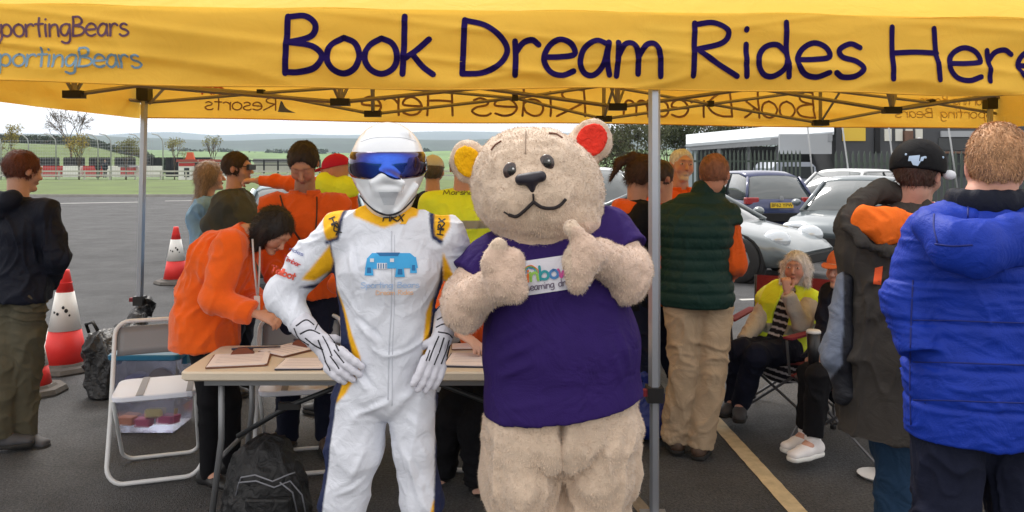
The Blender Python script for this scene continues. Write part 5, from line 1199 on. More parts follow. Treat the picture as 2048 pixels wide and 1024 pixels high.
# man behind the table looking down
f = mk('dark haired man in orange fleece with a strap looking down behind the table', 612, 4.6, 5, 1.77, 1.0, lean=6, head=(0, 38, 0), skin=(.48, .25, .17),
       eR=at(532, 500, 4.55), wR=at(560, 575, 4.32), eL=at(700, 505, 4.5), wL=at(675, 580, 4.25))
f.body(hands='R', stubble=(.14, .08, .06, .45)); f.hair(lin(44, 34, 32)[:3], 'short', length=.014); _, V, Q = f.top('fleece', C_ORD, g=.03, hem=.88, amp=.01, neckr=.07); f.trousers(C_NV2); f.shoes(SH_BR); collar(f, C_ORD, rad=.08)
T_ = bvh(V, Q); M_STR = mat('strap_brown', lin(60, 34, 26), rough=.6)
pline('strap', T_, ((560, 392), (575, 440), (600, 480), (622, 515)), 4.6, .011, M_STR, f.root, flat=.4); pline('strap', T_, ((634, 395), (633, 440), (626, 515)), 4.6, .011, M_STR, f.root, flat=.4)
# grey jacket man facing right, and the woman behind him
f = mk('man in grey-green jacket and dark glasses facing right by the orange arm', 472, 5.8, 88, 1.73, 1.1, head=(0, 2, 0), skin=(.55, .3, .22), eR=at(425, 450, 5.65), wR=at(445, 500, 5.6))
f.body(hands=''); f.hair(lin(62, 46, 38)[:3], 'short', length=.018); collar(f, C_GREY, rad=.082); f.top('jacket', C_GREY, g=.03, hem=.85); f.trousers(C_NV2); f.shoes(SH_BK)
MB().rbox(f.h(.0, -.098, .014), (.15, .02, .04), .008, M=f.hM.to_3x3()).build('glasses', SH_BK, f.root); 
for q in (-1, 1): MB().tube([f.h(q*.076, -.09, .018), f.h(q*.084, 0, .02)], .003, 5).build('glasses_arm', SH_BK, f.root)
f = mk('woman with long ash-blond hair and pale denim shirt behind the grey jacket', 418, 6.25, 100, 1.66, .95, head=(10, 0, 0), skin=(.6, .34, .25), eR=at(392, 440, 6.1), wR=at(400, 500, 6.0))
f.body(hands=''); f.hair(lin(142, 118, 96)[:3], 'long', length=.05, grow=.016, n=3000); f.top('denim_shirt', C_DENIML, g=.03, hem=.85, amp=.012); f.trousers(C_JEANS); f.shoes(SH_WH)
# pointing man in crimson cap
def cap(f, m, brim=None, dirl=-1, vis=True, h_=.0):
    d = SDF(.005, .008); d.ell(f.h(0, .018, .045), tuple(x*f.S for x in (.087, .106, .09)), M=f.hM); d.cut(f.h(0, 0, .038), f.hM.to_3x3()@Vector((0, .12, -1)))
    o, V, Q = sdf_obj(d, 'cap', m, f.root)
    if brim: 
        vs = []; 
        for zz in (0, .006):
            for i in range(13): a = math.pi*i/12; vs.append(f.h(.075*math.cos(a), -.07-.085*math.sin(a), .045-zz-.02*math.sin(a)))
        n = 13; MB().add(vs, [tuple(range(n)), tuple(range(2*n-1, n-1, -1))]+[(i, i+n, i+n+1, i+1) for i in range(n-1)]+[(0, n-1, 2*n-1, n)]).build('brim', brim, o)
    MB().ell(f.h(0, .018, .134), (.008, .008, .005), 8, 5).build('button', m, o)
    return o
f = mk('man in crimson cap and hi-vis vest stretching an orange sleeved arm to point left', 672, 5.35, -125, 1.70, 1.1, head=(20, 5, 0), skin=(.58, .3, .22),
       sR=at(690, 378, 5.3), eL=at(588, 366, 5.35), wL=at(512, 361, 5.35), sL=at(652, 372, 5.3))
f.body(hands='L', hargs={'L': dict(curl=.9, sc=.85, fdir=Vector((-1, 0, 0)), palm=Vector((0, .3, -1)))}); f.top('fleece', C_OR, g=.02, hem=.85, armg=.012); f.trousers(C_NV2); f.shoes(SH_BK)
f.top('hi_vis_vest', M_HIV, g=.034, hem=.8, sleeves=False, colf=vest_col((1.05, 1.28)), amp=.006); cap(f, cloth('cap_crimson', (196, 40, 72)), cloth('cap_crimson', (196, 40, 72)))
# far right of the racer: dark coat with pale cap, and hi-vis steward
f = mk('person in black coat and pale cap between racer\'s helmet and hi-vis vest', 866, 6.0, 175, 1.70, 1.15, skin=(.58, .32, .24)); f.body(hands=''); f.hair(lin(90, 80, 74)[:3], 'short', n=600); f.top('coat', C_BLK, g=.03, hem=.7); f.trousers(C_NV2); f.shoes(SH_BK); cap(f, cloth('cap_pale', (205, 205, 212)), cloth('cap_grey', (120, 120, 125)))
f = mk('steward in lime hi-vis vest seen from behind between racer and bear', 925, 5.2, 178, 1.74, 1.2, skin=(.58, .32, .24)); f.body(hands=''); f.hair(lin(90, 70, 60)[:3], 'short', n=600); f.top('sweater', C_GREY, g=.016, hem=.88); f.trousers(C_NV2, g=.02); f.shoes(SH_BK)
_, V, Q = f.top('hi_vis_vest', M_HIV, g=.045, hem=.78, sleeves=False, colf=vest_col((1.02, 1.27)), amp=.008); T_ = bvh(V, Q)
ptext('lettering', T_, 'Marshal', (886, 389), (950, 389), 9, 5.2, mat('print_grey_dark', lin(110, 120, 60)), f.root, .09)
# writer behind the table, bent over beside the bear
_W = dict(hip=at(985, 690, 4.25), waist=at(975, 640, 4.2), chest=at(955, 590, 4.1), neck=at(948, 560, 3.98), headp=at(965, 520, 3.84), sR=at(905, 575, 4.02), sL=at(1010, 575, 4.02), eR=at(885, 620, 3.95), wR=at(918, 668, 3.82), eL=at(1020, 650, 3.95), wL=at(980, 672, 3.8),
         hR=at(935, 715, 4.22), hL=at(1010, 715, 4.24), kR=at(900, 835, 4.1), kL=at(945, 850, 4.05), aR=at(884, 960, 4.18), aL=at(955, 975, 4.05))
_W['headp'] = at(985, 520, 3.88); _W['neck'] = at(965, 560, 4.0)
f = mk('person in dark navy leaning on the table between the racer and the bear', 930, 4.1, 0, 1.72, 1.0, head=(10, 40, 0), **_W)
f.body(hands='R', hargs={'R': dict(curl=.35, fdir=Vector((.5, -.3, -.2)), palm=Vector((0, 0, -1)))}); f.hair(lin(60, 44, 36)[:3], 'short', n=300); f.top('fleece', C_ORD, g=.014, hem=None, end=.6); f.trousers(C_BLK, g=.018); f.shoes(SH_BK, SOLE_W)
# pony-tail woman
_j = dict(eR=at(1245, 500, 4.72), wR=at(1300, 560, 4.7), eL=at(1310, 500, 5.0), wL=at(1330, 560, 4.8))
f = mk('pony-tailed woman in black jacket with orange collar looking down behind the bear', 1262, 4.9, 100, 1.70, 1.05, head=(0, 34, 0), skin=(.5, .27, .19), lean=6, **_j)
f.body(hands='R'); f.hair(lin(74, 50, 38)[:3], 'pony', length=.04, n=2500); f.top('jacket', C_BLK, g=.026, hem=.8, amp=.008, neck=-.03); f.trousers(C_NV2, g=.02); f.shoes(SH_BK)
def hoodring(f, m, name='hood', up=.03, r=.05):
    c = f.j['neck']; d = SDF(.007, .03); n = 10
    for i in range(n+1):
        a = R(-130+260*i/n); a2 = R(-130+260*(i+1)/n)
        if i < n: d.cone(c-f.fwd*(.085*math.cos(a)-.0)*f.S+f.lat*.105*math.sin(a)*f.S+Vector((0, 0, up-.05*abs(i-n/2)/n)), c-f.fwd*(.085*math.cos(a2))*f.S+f.lat*.105*math.sin(a2)*f.S+Vector((0, 0, up-.05*abs(i+1-n/2)/n)), r, r)
    d.cone(c-f.fwd*.11+Vector((0,0,up)), c-f.fwd*.13-Vector((0,0,.07)), r*1.15, r*.8)
    return sdf_obj(d, name, m, f.root, disp=lambda V: folds(V, .008, 12, 2))
hoodring(f, C_OR, up=-.035, r=.042)
f2 = mk('person in orange fleece half hidden by the front gazebo pole', 1322, 5.15, -60, 1.66, 1.0, head=(0, 30, 0)); f2.j; f2.body(hands=''); f2.hair(lin(60, 46, 40)[:3], 'short', n=400); f2.top('fleece', C_ORD, g=.03, hem=.8); f2.trousers(C_NV2); f2.shoes(SH_BK)
# bearded man
f = mk('smiling white haired bearded man in orange fleece facing the camera', 1362, 5.5, 12, 1.75, 1.1, head=(-4, -2, 4), skin=(.62, .33, .25)); f.body(hands='', stubble=(.62, .56, .52, .8)); f.hair(lin(214, 214, 220)[:3], 'short', length=.012, grow=.003, n=2600); collar(f, C_OR, rad=.08); f.top('fleece', C_OR, g=.026, hem=.82, neck=.0); f.trousers(C_NV2); f.shoes(SH_BK)
# green gilet
f = Fig('ginger haired man in dark green quilted gilet and beige trousers, back turned', at(1392, 0, 4.55).x, 4.55, 168, 1.74, 1.02, head=(-14, 6, 0), skin=(.55, .26, .17), neck=at(1415, 388, 4.58), sR=at(1448, 436, 4.56), sL=at(1346, 434, 4.6), eR=at(1470, 528, 4.50), wR=at(1450, 560, 4.72), eL=at(1325, 520, 4.7), wL=at(1345, 560, 4.95),
        kR=at(1424, 742, 4.5), kL=at(1368, 742, 4.52), aR=at(1400, 884, 4.5), aL=at(1352, 872, 4.56), hR=at(1426, 610, 4.55), hL=at(1366, 610, 4.56))
f.j['head'] = at(1430, 350, 4.56)
f.body(hands='', ); f.hair(lin(138, 90, 66)[:3], 'short', length=.008, grow=.005, n=2400)
f.top('fleece', C_ORD, g=.014, hem=.9, armg=.022); f.top('gilet', C_GILET, g=.035, hem=.86, sleeves=False, neck=.045, amp=.006, neckr=.07, disp=lambda V: .011*np.sqrt(np.abs(np.sin(V[:, 2]*math.pi/.062)))); f.trousers(C_BEIGE, g=.022, amp=.011, flare=.02); f.shoes(SH_BR)
# ---- camping chairs
M_CRED = mat('canvas_red', lin(120, 28, 44), rough=.85, bump=.3, bscale=300, wrinkle=.5); M_CTUBE = mat('tube_dark', lin(92, 92, 96), rough=.4, metal=.5)
def camp_chair(label, x, y, rz, group):
    t = thing('camping_chair', label, 'camping chair', (0, 0, 0), group)
    w, dd, sz, bz_ = .27, .25, .42, .86
    P_ = lambda a, b, c: Vector((a, b, c))
    for s_ in (-1, 1):
        MB().tube([P_(s_*w, -dd, .02), P_(-s_*w*.9, -dd*.95, sz)], .009, 6).build('leg', M_CTUBE, t); MB().tube([P_(s_*w, dd, .02), P_(-s_*w*.9, dd*.95, sz)], .009, 6).build('leg', M_CTUBE, t)
        MB().tube([P_(s_*w*1.02, -dd, .02), P_(s_*w*1.0, dd*.9, sz)], .009, 6).build('side_leg', M_CTUBE, t); MB().tube([P_(s_*w*1.02, dd, .02), P_(s_*w*1.0, -dd*.9, sz)], .009, 6).build('side_leg', M_CTUBE, t)
        MB().tube([P_(s_*w, dd, .02), P_(s_*w*1.02, dd+.08, bz_)], .009, 6).build('back_post', M_CTUBE, t); MB().tube([P_(s_*w*1.0, -dd, sz), P_(s_*w*1.03, -dd-.02, .62)], .009, 6).build('arm_post', M_CTUBE, t)
        MB().box(P_(s_*w*1.05, .02, .63), (.06, .54, .012)).build('armrest', M_CRED, t)
        for yy in (-dd, dd): MB().lathe([(.018, 0), (.02, .02), (.012, .035)], P_(s_*w, yy, 0), 8).build('foot', M_PLK, t)
    V = [(-w+2*w*i/10, -dd+2*dd*j/8, sz-.05*math.sin(math.pi*i/10)*(.6+.4*math.sin(math.pi*j/8))+.0) for j in range(9) for i in range(11)]; fs = [(j*11+i, j*11+i+1, (j+1)*11+i+1, (j+1)*11+i) for j in range(8) for i in range(10)]
    V += [(a, b, c-.006) for a, b, c in V]; fs += [tuple(99+q for q in reversed(f_)) for f_ in fs[:80]]; link_mesh('seat', V, fs, M_CRED, t, org=(0, 0, 0))
    V = [(-w+2*w*i/10, dd+.02+.06*j/8+.04*math.sin(math.pi*i/10), sz+.0+(bz_-sz)*j/8) for j in range(9) for i in range(11)]; V += [(a, b+.006, c) for a, b, c in V]
    link_mesh('backrest', V, fs, M_CRED, t, org=(0, 0, 0))
    t.location = (x, y, 0); t.rotation_euler = (0, 0, R(rz)); return t
c1 = camp_chair('red folding camping chair under the seated white haired woman', at(1572, 0, 5.25).x, 5.28, -32, 'red camping chairs')
c2 = copy_tree(c1); c2['label'] = 'red camping chair with pale crossed legs in front of the seated woman, nearer the camera'; c2.location = (at(1722, 0, 4.55).x, 4.62, 0); c2.rotation_euler = (0, 0, R(-50))
# seated woman
_W = dict(hip=at(1566, 692, 5.25), waist=at(1568, 655, 5.27), chest=at(1574, 610, 5.26), neck=at(1586, 570, 5.24), headp=at(1592, 538, 5.2), sR=at(1546, 592, 5.3), sL=at(1622, 600, 5.14), eR=at(1512, 648, 5.24), wR=at(1484, 684, 5.08), eL=at(1604, 650, 5.0), wL=at(1572, 584, 4.98),
          hR=at(1545, 700, 5.25), hL=at(1578, 700, 5.15), kR=at(1482, 700, 4.98), kL=at(1512, 712, 4.86), aR=at(1470, 800, 5.1), aL=at(1480, 806, 5.0))
f = mk('seated white haired woman in lime vest and striped top, hand at her mouth', 1560, 5.2, -32, 1.62, 1.08, head=(0, -4, 0), skin=(.6, .33, .26), **_W)
f.body(hands='LR', hargs={'L': dict(curl=.9, sc=.85, fdir=Vector((.1, .2, 1)), palm=Vector((.1, 1, 0))), 'R': dict(curl=.5, palm=Vector((0, 0, -1)))}); f.hair(lin(214, 212, 214)[:3], 'bob', length=.03, grow=.012, n=3000, face=-.012)
def stripes(V):
    c = np.tile(np.array(lin(24, 22, 34)[:3]), (len(V), 1)); w_ = np.array(lin(205, 200, 205)[:3]); k = (np.mod(V[:, 2]*1.0+V[:, 0]*.25, .046) < .016)[:, None]; return np.where(k, w_, c)
f.top('striped_top', mat('stripe_knit', (1, 1, 1, 1), rough=.9, vcol=True, bump=.3, bscale=300), g=.008, sleeves=False, amp=.004, colf=stripes, cut_neck=False, hem=None, vox=.007); f.trousers(C_NV2, g=.012); f.shoes(SH_GR)
j = f.j; S = f.S; d = SDF(.008, .02); f.arms(d, .016, r=1.0, end=.95); sdf_obj(d, 'cardigan', C_CARD, f.root, disp=lambda V: folds(V, .006, 12, 3))
d = SDF(.008, .02); f.torso(d, .026); n_ = j['neck']; d.cone(n_-Vector((0,0,.04)), n_+Vector((0,0,.01)), .09, .075, k=.03)
fw = f.fwd; mid = j['chest']+fw*.12-f.lat*.02
d.ec(j['neck']+fw*.12-Vector((0,0,.02)), j['hip']+fw*.16-f.lat*.045, (.035, .09), (.06, .12), f.lat, k=.008, sub=True); d.cut(j['hip']-Vector((0, 0, .06)), (0, 0, -1))
def vc(V): 
    c = np.tile(HIV, (len(V), 1)); k = (np.abs(V[:, 2]-at(0, 655, 5.2).z) < .03)[:, None]; return np.where(k, BAND, c)
sdf_obj(d, 'hi_vis_vest', M_HIV, f.root, disp=lambda V: folds(V, .008, 9, 3), colf=vc)
# second seated person, mostly hidden
_W = dict(hip=at(1700, 735, 4.72), waist=at(1700, 680, 4.75), chest=at(1696, 625, 4.75), neck=at(1690, 575, 4.72), headp=at(1682, 540, 4.66), sR=at(1662, 590, 4.8), sL=at(1735, 600, 4.6), eR=at(1650, 668, 4.72), wR=at(1616, 724, 4.5), eL=at(1730, 690, 4.5), wL=at(1700, 720, 4.45),
          hR=at(1685, 745, 4.7), hL=at(1715, 745, 4.6), kR=at(1622, 748, 4.42), kL=at(1636, 752, 4.30), aR=at(1612, 868, 4.5), aL=at(1625, 884, 4.36), tdirR=Vector((-.85, -.4, 0)).normalized(), tdirL=Vector((-.85, -.45, 0)).normalized())
f = mk('seated person in orange cap and white trainers holding a black cup', 1650, 4.6, -52, 1.65, 1.0, head=(0, 0, 0), skin=(.55, .3, .22), **_W)
f.body(hands='R', hargs={'R': dict(curl=.75, fdir=Vector((.2, -.6, .2)), palm=Vector((.9, .3, 0)))}); f.hair(lin(90, 70, 60)[:3], 'short', n=300); f.top('jumper', C_NAVY, g=.018, hem=None); f.trousers(C_BLK, g=.01, end=.88); f.shoes(SH_WH, SOLE_W); cap(f, cloth('cap_orange', (206, 110, 66)), cloth('cap_orange', (206, 110, 66)))
cp = thing('takeaway_cup', 'tall black takeaway cup with a white lid held by the seated person', 'cup', at(1627, 738, 4.38)); MB().lathe([(.026, 0), (.037, .2)], at(1627, 738, 4.38), 18).build('cup_body', mat('cup_black', lin(26, 26, 30), rough=.4), cp, smooth=True); MB().lathe([(.039, .197), (.039, .208), (.034, .214), (.001, .214)], at(1627, 738, 4.38), 18).build('lid', mat('matt_white', lin(205, 205, 205), rough=.7), cp, smooth=True)
# distant walkers
fg = 'distant walkers beside the track'
for i, (px, Y, lb, c1_, c2_) in enumerate(((196, 76, 'distant walker in dark coat, left of the pair by the red barrier', C_BLK, C_OLIVE), (210, 77, 'distant walker in dark coat, right of the pair by the red barrier', C_NAVY, C_CHAR), (396, 77, 'distant person in black beside the white trackside hut', C_BLK, C_NV2), (409, 79, 'distant person in maroon beside the white trackside hut', cloth('maroon', (90, 40, 44)), C_BLK))):
    f = Fig(lb, at(px, 0, Y).x, Y, 170 if i < 2 else 20, 1.75, 1.3, vox=.03, z0=.3, group=fg)
    d = SDF(.03, .03); f.torso(d, .03); f.arms(d, .03); sdf_obj(d, 'coat', c1_, f.root); d = SDF(.03, .03); f.legs(d, .02); sdf_obj(d, 'trousers', c2_, f.root); d = SDF(.03, .03); f.headsdf(d); sdf_obj(d, 'body', skin_mat(), f.root, colf=lambda V: np.tile(np.array((.3, .18, .13)), (len(V), 1)))

# ------------------------------------------------------------------ cap lad and blue parka lad (foreground right, backs turned)
def hoodpanel(f, m, pts_r, name='hood_lining'): pass
Y = 3.25
f = Fig('young man in charcoal coat with orange hood lining and black cap, back turned', at(1790, 0, Y).x, Y, 160, 1.74, 1.05, head=(-28, 4, 0), skin=(.55, .3, .22), vox=.0075,
        neck=at(1822, 412, Y+.02), headp=at(1838, 352, Y), sL=at(1722, 452, Y+.05), sR=at(1868, 470, Y-.02), eL=at(1712, 620, Y+.08), wL=at(1716, 740, Y-.06), eR=at(1900, 620, Y), wR=at(1890, 740, Y), chest=at(1798, 520, Y), waist=at(1790, 610, Y), hip=at(1786, 690, Y),
        hL=at(1752, 740, Y), hR=at(1830, 740, Y), kL=at(1790, 900, Y), kR=at(1870, 900, Y), aL=at(1790, 1090, Y), aR=at(1880, 1090, Y))
f.body(hands=''); f.hair(lin(70, 46, 36)[:3], 'short', length=.016, n=2500)
_, V, Q = f.top('coat', C_CHAR, g=.034, hem=.60, amp=.016, fs=6, vox=.0075, sleeves=True, flare=.015, neck=.0, colf=None)
f.trousers(C_JEANS, g=.022, amp=.010); f.shoes(SH_BK)
T_ = bvh(V, Q)
# grey and black front edge of the coat hanging open at his left
d = SDF(.008, .02); d.ec(at(1690, 560, Y+.02), at(1672, 720, Y-.02), (.035, .05), (.062, .05), (1, 0, 0), cap=False); d.ec(at(1672, 700, Y), at(1690, 790, Y-.01), (.06, .05), (.04, .04), (1, 0, 0))
def cgb(V):
    px = 1024+V[:, 0]/V[:, 1]*F; py = YH-(V[:, 2]-H)/V[:, 1]*F; g_ = np.array(lin(112, 122, 140)[:3]); b_ = np.array(lin(24, 26, 34)[:3]); k = (np.clip((1686-px+6*vnoise(V*12, 2))/4+.5, 0, 1)*np.clip((770-(px-1650)*1.2-py)/6+.5, 0, 1))[:, None]; return g_*k+b_*(1-k)
sdf_obj(d, 'coat_front', mat('coat_twotone', (1, 1, 1, 1), rough=.7, vcol=True, wrinkle=.5, wscale=12), f.root, disp=lambda V: folds(V, .008, 9, 6), colf=cgb)
# hood: grey rim folded behind the neck with bright orange lining slung below it
d = SDF(.007, .03)
for (a, b, ra, rb) in (((1716, 405, .02), (1768, 380, .04), .034, .042), ((1768, 380, .04), (1830, 398, .0), .042, .038), ((1830, 398, .0), (1872, 440, -.06), .036, .034), ((1700, 430, -.04), (1716, 405, .02), .03, .034)):
    d.cone(at(a[0], a[1], Y+a[2]), at(b[0], b[1], Y+b[2]), ra, rb)
d.cone(at(1690, 440, Y-.06), at(1722, 486, Y-.13), .026, .018); d.cone(at(1722, 486, Y-.13), at(1778, 504, Y-.14), .018, .018); d.cone(at(1778, 502, Y-.15), at(1840, 480, Y-.11), .018, .024)
sdf_obj(d, 'hood', C_CHAR, f.root, disp=lambda V: folds(V, .010, 11, 5))
d = SDF(.007, .02); d.ec(at(1720, 434, Y-.10), at(1772, 454, Y-.125), (.052, .03), (.078, .032), (0, 0, 1), k=.04); d.ec(at(1772, 454, Y-.125), at(1830, 454, Y-.11), (.078, .032), (.052, .03), (0, 0, 1), k=.04)
sdf_obj(d, 'hood_lining', cloth('lining_orange', (250, 116, 34), rough=.7), f.root, disp=lambda V: folds(V, .008, 12, 3))
ppatch('sleeve_badge', T_, ((1750, 536), (1766, 532), (1762, 570), (1746, 568)), Y, cloth('badge_orange', (246, 104, 60)), f.root)
M_CAPB = cloth('cap_black', (17, 17, 20), rough=.8)
d = SDF(.0055, .008); d.ell(f.h(0, .012, .04), tuple(x*f.S for x in (.098, .118, .108)), M=f.hM); d.ec(f.h(0, .012, .0), f.h(0, .012, .05), (.098, .118), (.098, .118), f.hM.to_3x3()@Vector((1, 0, 0)), cap=False, k=.02); d.cut(f.h(0, 0, .012), f.hM.to_3x3()@Vector((0, .10, -1)))
cpo, V, Q = sdf_obj(d, 'cap', M_CAPB, f.root); T_ = bvh(V, Q)
vs = []
for zz in (0, .006):
    for i in range(13): a = math.pi*i/12; vs.append(f.h(.082*math.cos(a), -.085-.09*math.sin(a), .022-zz-.004*math.sin(a)))
n = 13; MB().add(vs, [tuple(range(n)), tuple(range(2*n-1, n-1, -1))]+[(i, i+n, i+n+1, i+1) for i in range(n-1)]+[(0, n-1, 2*n-1, n)]).build('brim', M_CAPB, cpo)
MB().ell(f.h(0, .012, .150), (.011, .011, .006), 10, 6).build('button', mat('cap_white', lin(215, 218, 225)), cpo, smooth=True)
MB().ell(at(1899, 350, Y-.06), (.025, .02, .020), 12, 8).build('brim_sticker', mat('cap_white', lin(215, 218, 225)), cpo, smooth=True)
MLG = mat('logo_pale_blue2', lin(178, 200, 224), rough=.7)
for cc in (((1818, 312), (1840, 310), (1838, 322), (1816, 322)), ((1822, 322), (1842, 322), (1836, 332), (1826, 330)), ((1842, 314), (1851, 312), (1846, 322), (1840, 322))): ppatch('embroidery', T_, cc, Y, MLG, cpo, 5, 4)
for p_ in ((1812, 309), (1851, 315), (1886, 315)): w = at(*p_, Y); MB().ell(onto(T_, w.x, w.z, Y, .0), (.005, .004, .005), 8, 5).build('eyelet', MLG, cpo)
for p_ in (((1790, 352), (1815, 350), (1850, 356)), ): pline('strap_edge', T_, p_, Y, .003, mat('cap_strap', lin(60, 52, 44)), cpo)

# blue parka
Y = 2.42
f = Fig('ginger haired lad in bright blue quilted parka at the right edge, back turned', at(1955, 0, Y).x, Y, 168, 1.80, 1.05, head=(-22, 4, 0), skin=(.62, .33, .25), vox=.007,
        neck=at(1972, 396, Y+.0), headp=at(1996, 336, Y), sL=at(1872, 470, Y), sR=at(2072, 470, Y), eL=at(1818, 600, Y+.02), wL=at(1842, 715, Y-.05), eR=at(2125, 600, Y), wR=at(2110, 720, Y), chest=at(1965, 520, Y), waist=at(1965, 640, Y), hip=at(1960, 740, Y),
        hL=at(1905, 800, Y), hR=at(2015, 800, Y), kL=at(1890, 1000, Y), kR=at(2035, 1000, Y), aL=at(1885, 1380, Y), aR=at(2040, 1380, Y))
f.body(hands=''); f.hair(lin(186, 142, 104)[:3], 'short', length=.011, grow=.005, n=12000, top=.008, nape=-.05)
seams = [at(0, py, Y).z for py in (560, 640, 724, 800)]
def quilt(V):
    z = V[:, 2]+.012*np.sin(V[:, 0]*3); dd = np.min(np.stack([np.abs(z-s_) for s_ in seams]), 0); return -.007*np.exp(-(dd/.008)**2)+folds(V, .0045, 12, 9, st=(.45, .45, 1.6))
_, V, Q = f.top('parka', C_BLUE, g=.036, hem=None, amp=.006, fs=5, vox=.006, disp=quilt, armr=1.05, armg=.032,
   extra=lambda d: (d.ec(f.j['hip'], at(1955, 862, Y), (.20, .15), (.205, .155), (1, 0, 0), k=.04), d.cut(at(1955, 866, Y), (0.03, 0, -1))))
T_ = bvh(V, Q)
f.trousers(C_NV2, g=.03, amp=.012, end=.9)
d = SDF(.006, .03)   # hood hanging flat on the back
d.ec(at(1862, 452, Y-.09), at(1900, 490, Y-.16), (.045, .05), (.07, .05), (0, 0, 1)); d.ec(at(1900, 490, Y-.17), at(1955, 500, Y-.19), (.075, .05), (.08, .055), (0, 0, 1)); d.ec(at(1955, 500, Y-.19), at(2035, 480, Y-.16), (.08, .055), (.07, .05), (0, 0, 1)); d.ec(at(2035, 480, Y-.16), at(2080, 440, Y-.08), (.07, .05), (.05, .05), (0, 0, 1))
d.ec(at(1862, 440, Y-.04), at(2080, 440, Y-.04), (.04, .05), (.04, .05), (0, 0, 1))
ho, V2, Q2 = sdf_obj(d, 'hood', C_BLUE, f.root, disp=lambda V: folds(V, .005, 8, 7)); T2 = bvh(V2, Q2); M_SEAM = mat('seam_blue', lin(14, 30, 110), rough=.7)
for pts in (((1868, 428), (1868, 455), (1875, 485)), ((1936, 405), (1936, 450), (1938, 490)), ((1870, 488), (1905, 492), (1945, 490))): pline('seam', T2, pts, Y, .0028, M_SEAM, ho)
pline('seam', T_, ((1826, 560), (1822, 650), (1820, 760), (1822, 850)), Y, .0026, M_SEAM, f.root)
for py in (640, 724, 800): pline('seam', T_, ((1826, py), (1900, py+1), (1980, py+4), (2060, py+6)), Y, .0022, M_SEAM, f.root)
d = SDF(.006, .02)   # dark inner collar standing round the neck
c = f.j['neck']
for i in range(14):
    a, a2 = 2*math.pi*i/14, 2*math.pi*(i+1)/14; P_ = lambda a: c+Vector((.094*math.cos(a), .080*math.sin(a), -.012)); d.ec(P_(a), P_(a2), (.018, .036), (.018, .036), None)
sdf_obj(d, 'inner_collar', C_NAVY, f.root)

# ------------------------------------------------------------------ racing driver costume
Y = 2.8
f = Fig('person in white racing suit and white helmet with blue visor, hands on hips', at(772, 0, Y).x, Y, 0, 1.80, .82, vox=.008,
        hip=at(768, 775, Y), waist=at(768, 650, Y), chest=at(780, 530, Y), neck=at(776, 432, Y), headp=at(775, 345, Y), sR=at(682, 466, Y), sL=at(893, 474, Y+.02), eR=at(566, 590, Y+.05), wR=at(606, 652, Y-.04), eL=at(938, 585, Y+.06), wL=at(892, 640, Y-.02),
        hR=at(718, 790, Y), hL=at(822, 790, Y), kR=at(708, 960, Y), kL=at(838, 970, Y-.02), aR=at(690, 1220, Y), aL=at(842, 1220, Y))
f.body(hands=''); f.shoes(SH_WH, SOLE_W)
j = f.j; d = SDF(.0055, .03); X1 = (1, 0, 0)
d.ec(at(768, 770, Y), at(776, 660, Y), (.158, .12), (.148, .112), X1, k=.05); d.ec(at(776, 660, Y), at(776, 540, Y), (.148, .112), (.178, .128), X1, k=.05); d.ec(at(776, 540, Y), at(776, 462, Y), (.178, .125), (.150, .088), X1, k=.05)
d.cone(at(740, 452, Y), j['sR'], .062, .072, k=.04); d.cone(at(815, 452, Y), j['sL'], .062, .070, k=.04)
d.cone(at(776, 455, Y), at(776, 424, Y-.01), .088, .078, k=.03, cap=True)
m_ = at(622, 525, Y+.02)
d.cone(j['sR'], m_, .074, .070, k=.03); d.cone(m_, j['eR'], .070, .064, k=.03); d.cone(j['eR'], at(604, 648, Y-.035), .064, .044, k=.03, cap=True)
d.cone(j['sL'], j['eL'], .068, .058, k=.03); d.cone(j['eL'], at(893, 638, Y-.01), .058, .044, k=.03, cap=True)
d.cone(at(722, 795, Y), at(708, 900, Y-.02), .098, .094, k=.012); d.cone(at(708, 900, Y-.02), at(686, 1000, Y-.02), .094, .078, k=.03); d.cone(at(686, 1000, Y-.02), at(684, 1190, Y), .078, .068, k=.03, cap=True)
d.cone(at(822, 795, Y), at(829, 900, Y-.02), .088, .070, k=.012); d.cone(at(829, 900, Y-.02), at(842, 1000, Y-.02), .070, .067, k=.03); d.cone(at(842, 1000, Y-.02), at(843, 1190, Y), .067, .062, k=.03, cap=True)
V, Q = d.mesh(); N = vnormals(V, Q)
def near(V, pts, r):   # distance to a polyline
    best = np.full(len(V), 9.)
    for a, b in zip(pts, pts[1:]):
        a = np.array(a); b = np.array(b); u = b-a; t = np.clip(((V-a)@u)/(u@u), 0, 1); best = np.minimum(best, np.linalg.norm(V-(a+t[:, None]*u), axis=1))
    return best < r
# creases: pulled diagonals at the crotch and hips, rings at the elbows
def crease(V, a, b, w, amp):
    a = np.array(a); b = np.array(b); u = b-a; t = np.clip(((V-a)@u)/(u@u), 0, 1); dd = np.linalg.norm((V-(a+t[:, None]*u))*np.array([1, .25, 1]), axis=1); return amp*np.exp(-(dd/w)**2)*np.sin(np.pi*np.clip(t, .02, .98))
dv = folds(V, .0075, 7, 31, st=(1, 1, .8))
for (x0, y0, x1, y1) in ((775, 800, 700, 840), (772, 826, 712, 905), (768, 850, 700, 960), (795, 805, 850, 770), (800, 830, 862, 880), (700, 735, 740, 790), (850, 740, 810, 800), (690, 480, 712, 570), (860, 480, 850, 560), (705, 640, 760, 690), (850, 640, 800, 700), (740, 880, 690, 985), (830, 880, 868, 960), (800, 900, 850, 1010), (660, 1000, 730, 960), (560, 640, 620, 610), (545, 600, 590, 570), (575, 560, 640, 510), (600, 520, 660, 480), (935, 540, 900, 520), (940, 570, 905, 580)):
    a, b = at(x0, y0, Y-.12), at(x1, y1, Y-.12); dv += crease(V, a, b, .011, .010)-crease(V, Vector(a)+Vector((.012, 0, .016)), Vector(b)+Vector((.012, 0, .016)), .009, .008)
